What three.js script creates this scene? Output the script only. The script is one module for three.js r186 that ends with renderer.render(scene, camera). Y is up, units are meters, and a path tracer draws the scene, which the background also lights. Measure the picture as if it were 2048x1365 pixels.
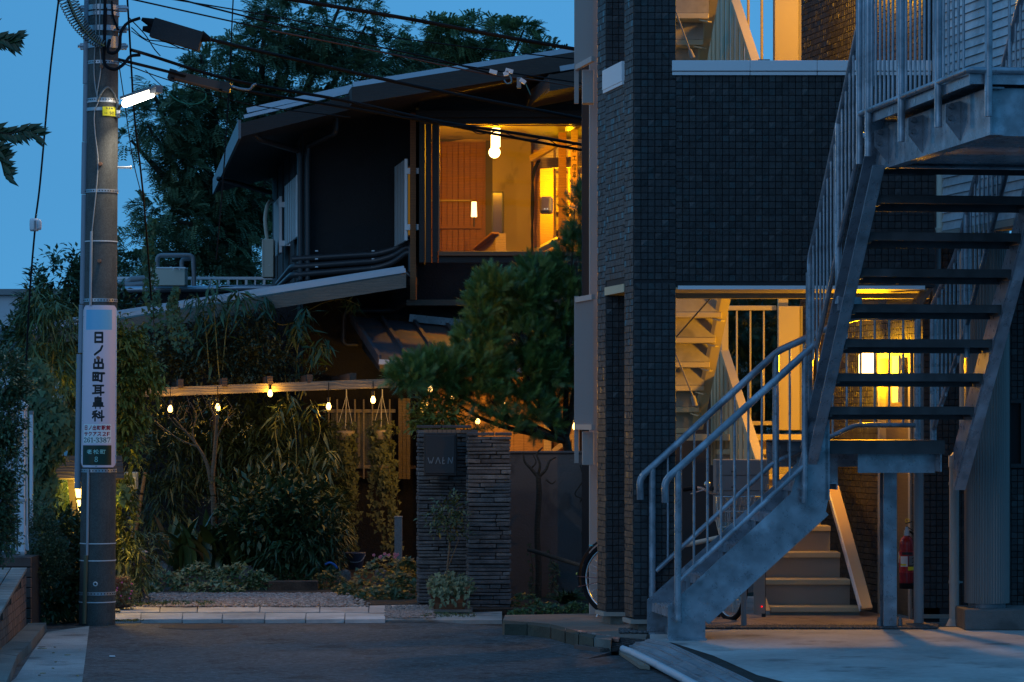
import * as THREE from 'three';
import { mergeGeometries } from 'three/addons/utils/BufferGeometryUtils.js';
import { RoundedBoxGeometry } from 'three/addons/geometries/RoundedBoxGeometry.js';
import { RectAreaLightUniformsLib } from 'three/addons/lights/RectAreaLightUniformsLib.js';
RectAreaLightUniformsLib.init();

// ------------------------------------------------------------------ camera, sky, light
const F = 6000, HC = 1.5, HY = 847, CX = 1024;               // focal length in pixels of the 2048 px photo, eye height, horizon row
const scene = new THREE.Scene();
const camera = new THREE.PerspectiveCamera(2 * Math.atan(682.5 / F) * 180 / Math.PI, 2048 / 1365, 0.5, 900);
camera.setViewOffset(2048, 1365, 0, 682.5 - HY, 2048, 1365);
camera.position.set(0, HC, 0);
camera.lookAt(0, HC, -1);
const renderer = new THREE.WebGLRenderer({ antialias: true });
renderer.toneMapping = THREE.LinearToneMapping;
renderer.toneMappingExposure = 1.0;
renderer.shadowMap.enabled = true;

function rng(seed) { let a = seed * 2654435761 >>> 0; return () => { a = a + 0x6D2B79F5 | 0; let t = Math.imul(a ^ a >>> 15, 1 | a); t = t + Math.imul(t ^ t >>> 7, 61 | t) ^ t; return ((t ^ t >>> 14) >>> 0) / 4294967296; }; }
function vnoise(period, seed) {                               // tileable value noise on [0,1)
  const R = rng(seed), g = new Float32Array(period * period).map(() => R());
  return (u, v) => {
    const x = u * period, y = v * period, i = Math.floor(x), j = Math.floor(y), fx = x - i, fy = y - j, sx = fx * fx * (3 - 2 * fx), sy = fy * fy * (3 - 2 * fy);
    const m = (k) => ((k % period) + period) % period, a = g[m(j) * period + m(i)], b = g[m(j) * period + m(i + 1)], c = g[m(j + 1) * period + m(i)], d = g[m(j + 1) * period + m(i + 1)];
    return (a + (b - a) * sx) * (1 - sy) + (c + (d - c) * sx) * sy;
  };
}
function fbm(p, oct, seed) { const n = []; let w = 0; for (let o = 0; o < oct; o++) { n.push([vnoise(p << o, seed + o), 0.5 ** o]); w += 0.5 ** o; } return (u, v) => n.reduce((s, [f, a]) => s + f(u, v) * a, 0) / w; }
{ // evening sky: deep blue overhead, paler towards the horizon, soft thin cloud
  const W = 1024, H = 512, d = new Float32Array(W * H * 4), c1 = fbm(5, 5, 11);
  for (let j = 0; j < H; j++) for (let i = 0; i < W; i++) {
    const el = ((j + 0.5) / H - 0.5) * Math.PI, y = Math.max(0, Math.sin(el)), t = Math.pow(y, 0.55), k = (j * W + i) * 4;
    const cl = 0.84 + 0.3 * c1(i / W * 2 % 1, j / W * 4 % 1);
    const hz = [0.084, 0.345, 0.66], ze = [0.055, 0.275, 0.64];
    for (let c = 0; c < 3; c++) d[k + c] = (hz[c] + (ze[c] - hz[c]) * Math.min(1, t * 1.05)) * cl;
    d[k + 3] = 1;
  }
  const sky = new THREE.DataTexture(d, W, H, THREE.RGBAFormat, THREE.FloatType);
  sky.mapping = THREE.EquirectangularReflectionMapping; sky.magFilter = THREE.LinearFilter; sky.needsUpdate = true;
  scene.background = sky; scene.environment = sky;
}
const sun = new THREE.DirectionalLight(new THREE.Color().setRGB(0.9, 0.9, 1), 0.2);       // the afterglow behind the viewer: weak, pinkish and very soft
sun.position.set(-26, 15, 16); sun.target.position.set(0, 0, -22); sun.shadow.radius = 75; sun.castShadow = true;
Object.assign(sun.shadow.camera, { left: -20, right: 20, top: 20, bottom: -20, near: 1, far: 90 });
scene.add(sun, sun.target);
const WARM = new THREE.Color().setRGB(1, 0.47, 0.04), AMBER = new THREE.Color().setRGB(1, 0.43, 0.0);

// ------------------------------------------------------------------ helpers
const V = (x, y, z) => new THREE.Vector3(x, y, z);
const P = (x, y, d) => V((x - CX) / F * d, HC + (HY - y) / F * d, -d);   // photo pixel + distance -> point of the place
const G = (x, y, h = 0) => { const d = (HC - h) * F / (y - HY); return V((x - CX) / F * d, h, -d); };
let lampBulbs, glyph;
const names = {};
const numbered = (n) => { const k = names[n] = (names[n] ?? -1) + 1; return k ? n + '_' + String(k).padStart(3, '0') : n; };
function boxUV(g) {
  if (g.index) g = g.toNonIndexed();
  const p = g.attributes.position, uv = new Float32Array(p.count * 2), a = V(), b = V(), c = V(), n = V();
  for (let i = 0; i < p.count; i += 3) {
    a.fromBufferAttribute(p, i); b.fromBufferAttribute(p, i + 1); c.fromBufferAttribute(p, i + 2);
    n.copy(b).sub(a).cross(c.clone().sub(a));
    const ax = Math.abs(n.x), ay = Math.abs(n.y), az = Math.abs(n.z);
    [a, b, c].forEach((q, k) => { const o = (i + k) * 2; if (ay >= ax && ay >= az) { uv[o] = q.x; uv[o + 1] = q.z; } else if (ax > az) { uv[o] = q.z; uv[o + 1] = q.y; } else { uv[o] = q.x; uv[o + 1] = q.y; } });
  }
  g.setAttribute('uv', new THREE.BufferAttribute(uv, 2));
  return g;
}
const strip = (g) => { g = g.index ? g.toNonIndexed() : g; for (const k of Object.keys(g.attributes)) if (!['position', 'normal', 'uv'].includes(k)) g.deleteAttribute(k); if (!g.attributes.normal) g.computeVertexNormals(); if (!g.attributes.uv) g.setAttribute('uv', new THREE.BufferAttribute(new Float32Array(g.attributes.position.count * 2), 2)); return g; };
const merge = (list) => list.length === 1 ? strip(list[0]) : mergeGeometries(list.map(strip));
function mesh(name, geo, mat, parent = scene, keepUV = false) {
  let g = Array.isArray(geo) ? merge(geo) : geo;
  if (!keepUV) g = boxUV(strip(g));
  const m = new THREE.Mesh(g, mat); m.name = parent === scene ? numbered(name) : name; m.castShadow = m.receiveShadow = true; parent.add(m); return m;
}
function share(name, g, mat, parent, pos, rotY = 0, scl) { const m = new THREE.Mesh(g, mat); m.name = name; m.castShadow = m.receiveShadow = true; m.position.copy(pos); m.rotation.y = rotY; if (scl) m.scale.copy(scl); parent.add(m); return m; }
function tag(o, label, category, group) { o.userData = { label, category }; if (group) o.userData.group = group; return o; }
function thing(name, label, category, pos = V(0, 0, 0), group) { const o = new THREE.Group(); o.name = numbered(name); o.position.copy(pos); scene.add(o); return tag(o, label, category, group); }
function struct(name, geo, mat, keepUV) { const m = mesh(name, geo, mat, scene, keepUV); m.userData = { kind: 'structure' }; return m; }
const box = (w, h, d, x = 0, y = 0, z = 0) => new THREE.BoxGeometry(w, h, d).translate(x, y, z);
const rbox = (w, h, d, x = 0, y = 0, z = 0, r = 0.006) => new RoundedBoxGeometry(w, h, d, 2, Math.min(r, w / 2.01, h / 2.01, d / 2.01)).translate(x, y, z);
function between(g, a, b, up = V(0, 1, 0)) {                   // g runs along +y from 0 to 1
  const y = b.clone().sub(a), L = y.length(); y.normalize();
  let x = V().crossVectors(up, y); if (x.lengthSq() < 1e-6) x = V(1, 0, 0); x.normalize(); const z = V().crossVectors(x, y);
  return g.applyMatrix4(new THREE.Matrix4().makeBasis(x, y.multiplyScalar(L), z).setPosition(a));
}
const rod = (a, b, r, r2 = r, seg = 8) => between(new THREE.CylinderGeometry(r2, r, 1, seg).translate(0, 0.5, 0), a, b);
const bar = (a, b, w, h, up) => between(new THREE.BoxGeometry(w, 1, h).translate(0, 0.5, 0), a, b, up);   // w across, h along up
class Poly extends THREE.Curve { constructor(pts) { super(); this.c = new THREE.CurvePath(); for (let i = 0; i < pts.length - 1; i++) this.c.add(new THREE.LineCurve3(pts[i], pts[i + 1])); } getPoint(t, o) { return this.c.getPoint(t, o); } }
function bend(pts, r = 0.06, n = 4) {                          // polyline with rounded corners
  const out = [pts[0].clone()];
  for (let i = 1; i < pts.length - 1; i++) {
    const p = pts[i], a = pts[i - 1].clone().sub(p), b = pts[i + 1].clone().sub(p), q = Math.min(r, a.length() * 0.45, b.length() * 0.45);
    const s = p.clone().addScaledVector(a.normalize(), q), e = p.clone().addScaledVector(b.normalize(), q);
    for (let k = 0; k <= n; k++) { const t = k / n; out.push(s.clone().multiplyScalar((1 - t) ** 2).addScaledVector(p, 2 * t * (1 - t)).addScaledVector(e, t * t)); }
  }
  out.push(pts[pts.length - 1].clone()); return out;
}
function pipe(pts, r, seg = 8, rFn) {                          // tube through given points, capped
  const n = pts.length, pos = [], idx = []; let N = null;
  for (let i = 0; i < n; i++) {
    const t = pts[Math.min(i + 1, n - 1)].clone().sub(pts[Math.max(i - 1, 0)]).normalize();
    if (!N) { N = Math.abs(t.y) < 0.9 ? V(0, 1, 0) : V(1, 0, 0); }
    N = N.clone().addScaledVector(t, -N.dot(t)).normalize(); const B = V().crossVectors(t, N), rr = rFn ? rFn(i / (n - 1)) : r;
    for (let k = 0; k < seg; k++) { const a = k / seg * 2 * Math.PI; pos.push(pts[i].x + (N.x * Math.cos(a) + B.x * Math.sin(a)) * rr, pts[i].y + (N.y * Math.cos(a) + B.y * Math.sin(a)) * rr, pts[i].z + (N.z * Math.cos(a) + B.z * Math.sin(a)) * rr); }
  }
  for (let i = 0; i < n - 1; i++) for (let k = 0; k < seg; k++) { const a = i * seg + k, b = i * seg + (k + 1) % seg; idx.push(a, b, a + seg, b, b + seg, a + seg); }
  for (let k = 1; k < seg - 1; k++) { idx.push(0, k + 1, k); const o = (n - 1) * seg; idx.push(o, o + k, o + k + 1); }
  const g = new THREE.BufferGeometry(); g.setAttribute('position', new THREE.Float32BufferAttribute(pos, 3)); g.setIndex(idx); g.computeVertexNormals(); return g;
}
const tube = (pts, r, round = 0.06, seg = 8) => pipe(bend(pts, round), r, seg);
const curve = (pts, n) => new THREE.CatmullRomCurve3(pts).getPoints(n);
function prism(top, off) {                                     // closed solid: polygon (any plane) swept by off
  const n = top.length, bot = top.map((p) => p.clone().add(off)), nrm = V();
  for (let i = 0; i < n; i++) { const a = top[i], b = top[(i + 1) % n]; nrm.x += (a.y - b.y) * (a.z + b.z); nrm.y += (a.z - b.z) * (a.x + b.x); nrm.z += (a.x - b.x) * (a.y + b.y); }
  nrm.normalize();
  const ex = top[1].clone().sub(top[0]).normalize(), ey = V().crossVectors(nrm, ex), flat = top.map((p) => new THREE.Vector2(p.dot(ex), p.dot(ey)));
  const tri = THREE.ShapeUtils.triangulateShape(flat, []), pos = [], put = (...q) => q.forEach((v) => pos.push(v.x, v.y, v.z)), flip = nrm.dot(off) > 0;
  for (const [a, b, c] of tri) { if (flip) { put(top[a], top[c], top[b]); put(bot[a], bot[b], bot[c]); } else { put(top[a], top[b], top[c]); put(bot[a], bot[c], bot[b]); } }
  for (let i = 0; i < n; i++) { const j = (i + 1) % n; if (flip) { put(top[i], top[j], bot[j]); put(top[i], bot[j], bot[i]); } else { put(top[i], bot[j], top[j]); put(top[i], bot[i], bot[j]); } }
  const g = new THREE.BufferGeometry(); g.setAttribute('position', new THREE.Float32BufferAttribute(pos, 3)); g.computeVertexNormals(); return g;
}
const slab = (pts, h) => prism(pts, V(0, -h, 0));
const lathe = (pr, seg = 24) => new THREE.LatheGeometry(pr.map(([r, y]) => new THREE.Vector2(r, y)), seg);
function sheet(pts, y) {                                       // flat ground sheet from ground points
  const sh = new THREE.ShapeGeometry(new THREE.Shape(pts.map((p) => new THREE.Vector2(p.x, -p.z)))).rotateX(-Math.PI / 2).translate(0, y, 0); return sh;
}

// ------------------------------------------------------------------ procedural textures (albedo variation, bump, roughness: no light in them)
function tex(size, fn, metres, srgb) {
  const d = new Uint8Array(size * size * 4);
  for (let j = 0; j < size; j++) for (let i = 0; i < size; i++) { let v = fn(i / size, j / size); if (typeof v === 'number') v = [v, v, v]; const k = (j * size + i) * 4; for (let c = 0; c < 3; c++) d[k + c] = Math.max(0, Math.min(255, v[c] * 255)); d[k + 3] = 255; }
  const t = new THREE.DataTexture(d, size, size); t.wrapS = t.wrapT = THREE.RepeatWrapping; t.magFilter = THREE.LinearFilter; t.minFilter = THREE.LinearMipmapLinearFilter; t.repeat.set(1 / metres, 1 / (Array.isArray(metres) ? metres[1] : metres)); t.needsUpdate = true;
  if (Array.isArray(metres)) t.repeat.set(1 / metres[0], 1 / metres[1]);
  if (srgb) t.colorSpace = THREE.SRGBColorSpace; return t;
}
const mat = (r, g, b, rough = 0.8, extra = {}) => new THREE.MeshStandardMaterial({ color: new THREE.Color().setRGB(r, g, b), roughness: rough, ...extra });
const n4 = fbm(4, 6, 21), n8 = fbm(8, 5, 31), n16 = fbm(16, 4, 41), n64 = fbm(64, 2, 51), nFine = fbm(128, 2, 61);
const sm = (a, b, x) => { x = Math.max(0, Math.min(1, (x - a) / (b - a))); return x * x * (3 - 2 * x); };
const T = {
  grit: tex(512, (u, v) => 0.45 + 0.55 * nFine(u, v) * (0.7 + 0.6 * n8(u, v)), 0.6),
  asphaltC: tex(1024, (u, v) => { const s = nFine(u, v), st = sm(0.74, 0.86, s) * 0.55, p = n4(u, v); return 0.40 + 0.34 * (p - 0.5) + st + 0.5 * (n64(u, v) - 0.5) + 0.4 * (s - 0.5) - 0.2 * sm(0.6, 0.7, n8(v, u)) - 0.25 * sm(0.03, 0.0, Math.abs(n8(u, v) - 0.5)) * sm(0.45, 0.6, n4(v, u)); }, 2.6),
  asphaltB: tex(512, (u, v) => nFine(u, v), 0.7),
  concC: tex(1024, (u, v) => 0.62 + 0.38 * (n4(u, v) - 0.5) * 1.6 + 0.16 * (n64(u, v) - 0.5) - 0.2 * sm(0.6, 0.75, n8(v, u)), 2.2),
  plasterB: tex(512, (u, v) => 0.6 * n64(u, v) + 0.4 * n16(u, v), 0.8),
  plasterC: tex(512, (u, v) => 0.75 + 0.3 * (n4(u, v) - 0.5) - 0.25 * sm(0.58, 0.72, n8(u, v * 0.5)), 1.6),
  zincC: tex(1024, (u, v) => { const a = n8(u, v), b = n16(v, u), w = sm(0.52, 0.66, n4(u, v)); const k = 0.52 + 0.5 * (a - 0.5) + 0.35 * (b - 0.5) + 0.25 * w; return [k, k * 1.0, k * 1.02]; }, 0.9),
  zincR: tex(512, (u, v) => 0.45 + 0.3 * n16(u, v), 0.5),
  woodC: tex(512, (u, v) => { const g = n4(u * 1, v * 1), r = 0.5 + 0.5 * Math.sin((v * 26 + g * 5 + n16(u, v)) * Math.PI), k = 0.55 + 0.3 * r * n8(u, v) + 0.25 * (nFine(v, u) - 0.5); return [k, k * 0.96, k * 0.9]; }, [1.4, 0.35]),
  woodB: tex(512, (u, v) => 0.5 + 0.5 * Math.sin((v * 26 + n4(u, v) * 5) * Math.PI) * 0.5 + 0.4 * (nFine(u, v) - 0.5), [1.4, 0.35]),
  slateC: tex(512, (u, v) => { const k = 0.5 + 0.7 * (n8(u, v) - 0.5) + 0.3 * (n64(u, v) - 0.5), t = n4(v, u); return [k * (0.94 + 0.12 * t), k, k * (1.06 - 0.1 * t)]; }, 0.7),
  slateB: tex(512, (u, v) => 0.6 * n16(u, v) + 0.4 * n64(u, v), 0.4),
  rustC: tex(512, (u, v) => { const w = sm(0.42, 0.62, n4(u, v) * 0.7 + n16(u, v) * 0.3); return [0.32 + 0.36 * w, 0.34 + 0.06 * w, 0.40 - 0.08 * w]; }, 1.5),
  leafC: tex(128, (u, v) => 0.7 + 0.5 * (n8(u, v) - 0.5), 0.2),
  dirtC: tex(512, (u, v) => { const k = 0.5 + 0.8 * (n8(u, v) - 0.5) + 0.4 * (nFine(u, v) - 0.5); return [k, k * 0.9, k * 0.8]; }, 1.0),
  poleC: tex(512, (u, v) => 0.62 + 0.3 * (n4(u, v) - 0.5) + 0.35 * (nFine(u, v) - 0.5) - 0.12 * sm(0.55, 0.75, n8(u, v * 0.4)), 0.9),
};
const M = {
  asphalt: mat(0.12, 0.138, 0.148, 0.72, { map: T.asphaltC, bumpMap: T.asphaltB, bumpScale: 0.004 }),
  gutterConc: mat(0.46, 0.47, 0.45, 0.85, { map: T.concC, bumpMap: T.asphaltB, bumpScale: 0.003 }),
  yard: mat(0.68, 0.66, 0.63, 0.75, { map: T.concC, bumpMap: T.asphaltB, bumpScale: 0.0015 }),
  kerb: mat(0.22, 0.225, 0.2, 0.9, { map: T.concC, bumpMap: T.asphaltB, bumpScale: 0.003 }),
  earth: mat(0.07, 0.058, 0.045, 0.95, { map: T.dirtC, bumpMap: T.asphaltB, bumpScale: 0.01 }),
  pole: mat(0.155, 0.155, 0.145, 0.85, { map: T.poleC, bumpMap: T.asphaltB, bumpScale: 0.0012 }),
  zinc: mat(0.48, 0.54, 0.60, 0.5, { metalness: 0.35, map: T.zincC, roughnessMap: T.zincR }),
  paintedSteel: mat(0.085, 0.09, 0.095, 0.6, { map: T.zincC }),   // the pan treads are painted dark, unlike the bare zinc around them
  zincDark: mat(0.28, 0.31, 0.34, 0.5, { metalness: 0.35, map: T.zincC, roughnessMap: T.zincR }),
  band: mat(0.42, 0.46, 0.5, 0.4, { metalness: 0.7 }),
  blackWall: mat(0.016, 0.0155, 0.017, 0.85, { map: T.plasterC, bumpMap: T.plasterB, bumpScale: 0.006 }),
  blackWood: mat(0.03, 0.025, 0.024, 0.7, { map: T.woodC, bumpMap: T.woodB, bumpScale: 0.002 }),
  brownWood: mat(0.13, 0.085, 0.06, 0.7, { map: T.woodC, bumpMap: T.woodB, bumpScale: 0.002 }),
  greyWood: mat(0.34, 0.29, 0.23, 0.8, { map: T.woodC, bumpMap: T.woodB, bumpScale: 0.003 }),
  paleWood: mat(0.5, 0.36, 0.2, 0.7, { map: T.woodC, bumpMap: T.woodB, bumpScale: 0.001 }),
  redWood: mat(0.3, 0.12, 0.05, 0.55, { map: T.woodC, bumpMap: T.woodB, bumpScale: 0.001 }),
  roofMetal: mat(0.42, 0.46, 0.52, 0.38, { metalness: 0.7 }),
  roofRust: mat(0.24, 0.20, 0.19, 0.5, { metalness: 0.2, map: T.rustC, bumpMap: T.plasterB, bumpScale: 0.001 }),
  blackMetal: mat(0.02, 0.02, 0.022, 0.45, { metalness: 0.2 }),
  blackRubber: new THREE.MeshPhysicalMaterial({ color: new THREE.Color().setRGB(0.01, 0.0105, 0.012), roughness: 0.8, specularIntensity: 0.25 }),
  greyPipe: mat(0.2, 0.21, 0.22, 0.5),
  cream: mat(0.5, 0.5, 0.42, 0.6),
  white: mat(0.7, 0.72, 0.74, 0.5),
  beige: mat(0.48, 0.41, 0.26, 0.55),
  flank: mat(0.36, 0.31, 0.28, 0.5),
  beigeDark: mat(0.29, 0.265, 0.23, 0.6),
  tileDark: mat(0.042, 0.043, 0.045, 0.55, { map: T.slateC, bumpMap: T.slateB, bumpScale: 0.002 }),
  tileDark2: mat(0.058, 0.06, 0.061, 0.5, { map: T.slateC, bumpMap: T.slateB, bumpScale: 0.002 }),
  tileDark3: mat(0.032, 0.033, 0.035, 0.6, { map: T.slateC, bumpMap: T.slateB, bumpScale: 0.002 }),
  grout: mat(0.022, 0.023, 0.025, 0.9),
  slate: mat(0.16, 0.165, 0.17, 0.75, { map: T.slateC, bumpMap: T.slateB, bumpScale: 0.006 }),
  slate2: mat(0.22, 0.225, 0.225, 0.75, { map: T.slateC, bumpMap: T.slateB, bumpScale: 0.006 }),
  slate3: mat(0.11, 0.112, 0.12, 0.75, { map: T.slateC, bumpMap: T.slateB, bumpScale: 0.006 }),
  plaster: mat(0.18, 0.16, 0.155, 0.9, { map: T.plasterC, bumpMap: T.plasterB, bumpScale: 0.004 }),
  rock: mat(0.2, 0.19, 0.18, 0.9, { map: T.slateC, bumpMap: T.slateB, bumpScale: 0.01 }),
  terracotta: mat(0.28, 0.12, 0.06, 0.85, { map: T.plasterC, bumpMap: T.plasterB, bumpScale: 0.002 }),
  brickBrown: mat(0.12, 0.075, 0.06, 0.6, { map: T.slateC }),
  bark: mat(0.09, 0.07, 0.05, 0.95, { map: T.woodC, bumpMap: T.plasterB, bumpScale: 0.01 }),
  barkPale: mat(0.2, 0.15, 0.1, 0.9, { map: T.woodC, bumpMap: T.plasterB, bumpScale: 0.006 }),
  bamboo: mat(0.2, 0.2, 0.07, 0.5),
  leaf: new THREE.MeshStandardMaterial({ color: 0xffffff, roughness: 0.5, vertexColors: true }),
  leafSoft: new THREE.MeshPhysicalMaterial({ color: 0xffffff, roughness: 0.6, vertexColors: true, transmission: 0.3, thickness: 0, specularIntensity: 0.6 }),
  glass: new THREE.MeshPhysicalMaterial({ color: 0xffffff, roughness: 0.02, transmission: 1, thickness: 0, ior: 1.45, specularIntensity: 0.1 }),
};
// ------------------------------------------------------------------ ground, road, kerbs
const ROAD = -0.10, GARD = -0.065;                              // the yard of the flats is level 0
struct('ground', new THREE.PlaneGeometry(900, 900, 1, 1).rotateX(-Math.PI / 2).translate(0, ROAD - 0.02, -300), M.earth);
struct('road', sheet([V(-7, 0, 8), V(9, 0, 8), V(9, 0, -14), V(1.9, 0, -16.5), G(1368, 1365, ROAD), G(1229, 1296, ROAD), G(1160, 1297, ROAD), G(1100, 1288, ROAD), G(1006, 1254, ROAD), G(860, 1243, ROAD), G(150, 1246, ROAD), V(-7, 0, -24.4)], ROAD), M.asphalt);
struct('gutter', sheet([G(93, 1266, ROAD), G(178, 1254, ROAD), G(164, 1365, ROAD), V(-2.0, 0, -12), V(-2.75, 0, -12), G(31, 1358, ROAD), G(64, 1306, ROAD)], ROAD + 0.004), M.gutterConc);
struct('yard', sheet([V(1.62, 0, -17.2), G(1515, 1351), G(1427, 1312), G(1344, 1286), G(1290, 1284), G(1296, 1262), G(1420, 1257), G(1900, 1255), G(2100, 1257), V(6, 0, -22), V(6, 0, -14.5), V(2.1, 0, -15.6)], 0), M.yard);
{ const R = rng(5), pts = [];                                  // worn strip of dark fill between the yard slab and the ramps
  struct('pavement', prism([G(1290, 1279, -0.004), G(1346, 1285, -0.004), G(1428, 1311, -0.004), G(1517, 1351, -0.004), V(1.70, -0.004, -16.9), V(2.2, -0.004, -15.3), V(1.72, -0.004, -15.3), V(1.42, -0.004, -17.2), G(1466, 1350, -0.004), G(1400, 1319, -0.004), G(1340, 1291.5, -0.004), G(1299, 1283, -0.004)], V(0, -0.13, 0)), mat(0.06, 0.058, 0.055, 0.95, { map: T.dirtC, bumpMap: T.asphaltB, bumpScale: 0.01 })); }
{ // raised pavement corner left of the flats, with its mossy kerb of separate stones
  const top = [G(1006, 1241, 0), G(1100, 1248, 0), G(1160, 1264, 0), G(1210, 1271.5, 0), G(1300, 1280, 0), G(1300, 1262, 0), G(1270, 1236, 0), G(1180, 1228, 0), G(1010, 1231, 0)];
  struct('pavement_corner', slab(top, 0.13), mat(0.26, 0.22, 0.18, 0.85, { map: T.concC, bumpMap: T.asphaltB, bumpScale: 0.002 }));
  const k = thing('kerb_line', 'mossy concrete kerb stones curving round the corner below the tiled pillars', 'kerb');
  const line = [[1004, 1243, 1008, 1249], [1052, 1244.5, 1054, 1250], [1100, 1249, 1101, 1256], [1131, 1256.5, 1130, 1264], [1161, 1265, 1157, 1271], [1192, 1270.5, 1187, 1277], [1226, 1274, 1222, 1281]];
  const moss = mat(0.10, 0.105, 0.075, 0.95, { map: T.concC, bumpMap: T.slateB, bumpScale: 0.012 });
  for (let i = 0; i < line.length - 1; i++) { const a = line[i], b = line[i + 1], q = [G(a[0] + 1, a[1], 0.006), G(b[0] - 0.5, b[1], 0.006), G(b[2] - 0.5, b[3], 0.006), G(a[2] + 1, a[3], 0.006)]; mesh('kerb_stone', slab(q, 0.13), i === 5 ? M.kerb : moss, k); }
  const gut = []; for (let i = 0; i < line.length - 1; i++) { const a = G(line[i][2], line[i][3], 0.006), b = G(line[i + 1][2], line[i + 1][3], 0.006), o = V(-0.16, 0, 0.3); gut.push(prism([a.clone().setY(-0.075), a.clone().add(o).setY(ROAD + 0.003), b.clone().add(o).setY(ROAD + 0.003), b.clone().setY(-0.075)], V(0, -0.08, 0))); }
  struct('kerb_gutter', gut, M.asphalt);
  // a few setts of reddish brick let into the pavement behind the kerb
  for (let i = 0; i < 12; i++) { const x = 1128 + i * 9.5, y = 1256 + i * 1.6; mesh('brick', slab([G(x, y, 0.004), G(x + 8.6, y + 1.5, 0.004), G(x + 4.5, y + 5.8, 0.004), G(x - 4, y + 4.3, 0.004)].map((p) => p), 0.02), i % 3 ? mat(0.26, 0.14, 0.11, 0.9) : mat(0.3, 0.22, 0.19, 0.9), k); }
}
{ // left kerb: cast stones running with the road
  const k = thing('concrete_kerb', 'pale concrete kerb stones below the low brick ramp wall', 'kerb');
  const top = [[92, 1246, 56, 1247], [79, 1262, 40, 1262], [60, 1286, 18, 1284], [33, 1312, -14, 1306], [12, 1365, -50, 1350], [-20, 1440, -90, 1420]], H = -0.035;
  for (let i = 0; i < top.length - 1; i++) { const a = top[i], b = top[i + 1]; mesh('kerb_stone', slab([G(a[2], a[3], H), G(a[0], a[1] + (i ? 0.6 : 0), H), G(b[0], b[1], H), G(b[2], b[3], H)], 0.12), M.kerb, k); }
}
{ // low brick wall of the ramp on the far left, its sloping top of square tiles
  const w = thing('brick_ramp_wall', 'low brown brick wall with sloping tiled top at the left edge of the road', 'wall');
  const a = V(-3.71, 0, -22.9), b = V(-3.36, 0, -19.1), ha = 0.397, hb = 0.128, back = -0.9, brick = [mat(0.13, 0.085, 0.07, 0.75), mat(0.16, 0.10, 0.08, 0.75), mat(0.10, 0.07, 0.06, 0.75)], R = rng(9);
  const at = (t, h, o = 0) => V(a.x + (b.x - a.x) * t - o, h, a.z + (b.z - a.z) * t);
  mesh('wall_core', prism([at(0, -0.04, 0.012), at(1, -0.04, 0.012), at(1, hb - 0.02, 0.012), at(0, ha - 0.02, 0.012)], V(back, 0, 0)), M.grout, w);
  let n = 0;
  for (let r = 0; r < 7; r++) for (let c = 0; c < 18; c++) { const t0 = (c - (r % 2) * 0.5) / 17.2, t1 = t0 + 0.95 / 17.2, y0 = -0.038 + r * 0.062, s = Math.max(0, t0), e = Math.min(1, t1); if (e <= s) continue; const cap = ha + (hb - ha) * (s + e) / 2 - 0.028; if (y0 + 0.056 > cap) continue;
    mesh('brick', prism([at(s, y0), at(e, y0), at(e, y0 + 0.056), at(s, y0 + 0.056)], V(-0.02, 0, 0)), brick[Math.floor(R() * 3)], w); n++; }
  const tl = [mat(0.30, 0.30, 0.28, 0.6, { map: T.concC }), mat(0.36, 0.35, 0.32, 0.6, { map: T.concC }), mat(0.25, 0.25, 0.23, 0.6, { map: T.concC })];
  for (let r = 0; r < 26; r++) for (let c = 0; c < 7; c++) { const t0 = r / 26, t1 = (r + 0.93) / 26, h = (t) => ha + (hb - ha) * t; mesh('tile', prism([at(t0, h(t0), c * 0.125 - 0.004), at(t1, h(t1), c * 0.125 - 0.004), at(t1, h(t1), c * 0.125 + 0.112), at(t0, h(t0), c * 0.125 + 0.112)], V(0, -0.022, 0)), tl[Math.floor(R() * 3)], w); }
}
{ // brown banded brick plinth behind it
  const w = thing('brick_plinth', 'dark brown banded brick plinth under the white fence post', 'wall'), z = -23.25, xr = (62 - CX) / F * 23.25, R = rng(14);
  mesh('plinth_core', box(1.2, 0.62, 0.5, xr - 0.606, 0.15, z - 0.262), M.grout, w);
  for (let r = 0; r < 8; r++) for (let c = 0; c < 4; c++) { const L = 0.235, x1 = xr - c * (L + 0.008) - (r % 2 && c ? 0.0 : 0); mesh('brick', rbox(L, 0.072, 0.06, x1 - L / 2, 0.424 - r * 0.08, z + 0.0, 0.004), [M.brickBrown, mat(0.14, 0.08, 0.065, 0.6), mat(0.1, 0.065, 0.055, 0.6)][Math.floor(R() * 3)], w); }
}
{ // granite threshold slabs in front of the garden
  const p = thing('stone_threshold', 'pale granite paving slabs laid across the front of the garden', 'paving'), H = ROAD + 0.03, R = rng(3), mats = [mat(0.8, 0.77, 0.74, 0.8, { map: T.concC, bumpMap: T.asphaltB, bumpScale: 0.002 }), mat(0.7, 0.68, 0.66, 0.8, { map: T.concC, bumpMap: T.asphaltB, bumpScale: 0.002 }), mat(0.85, 0.8, 0.76, 0.8, { map: T.concC, bumpMap: T.asphaltB, bumpScale: 0.002 })];
  const q = (x, y) => G(x, y, H);
  const row1 = [228, 282, 365, 445, 530, 612, 690, 772], row2 = [240, 320, 395, 520, 640, 738, 832];
  for (let i = 0; i < row1.length - 1; i++) mesh('paving_slab', slab([q(row1[i] + 1, 1227), q(row1[i + 1] - 1, 1226.5), q(row1[i + 1] - 2, 1239), q(row1[i] + 0, 1240)], 0.06), mats[Math.floor(R() * 3)], p);
  for (let i = 0; i < row2.length - 1; i++) mesh('paving_slab', slab([q(row2[i] + 1, 1212), q(row2[i + 1] - 1, 1210), q(row2[i + 1] - 2, 1224.5), q(row2[i], 1225.5)], 0.06), mats[Math.floor(R() * 3)], p);
}
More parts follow.
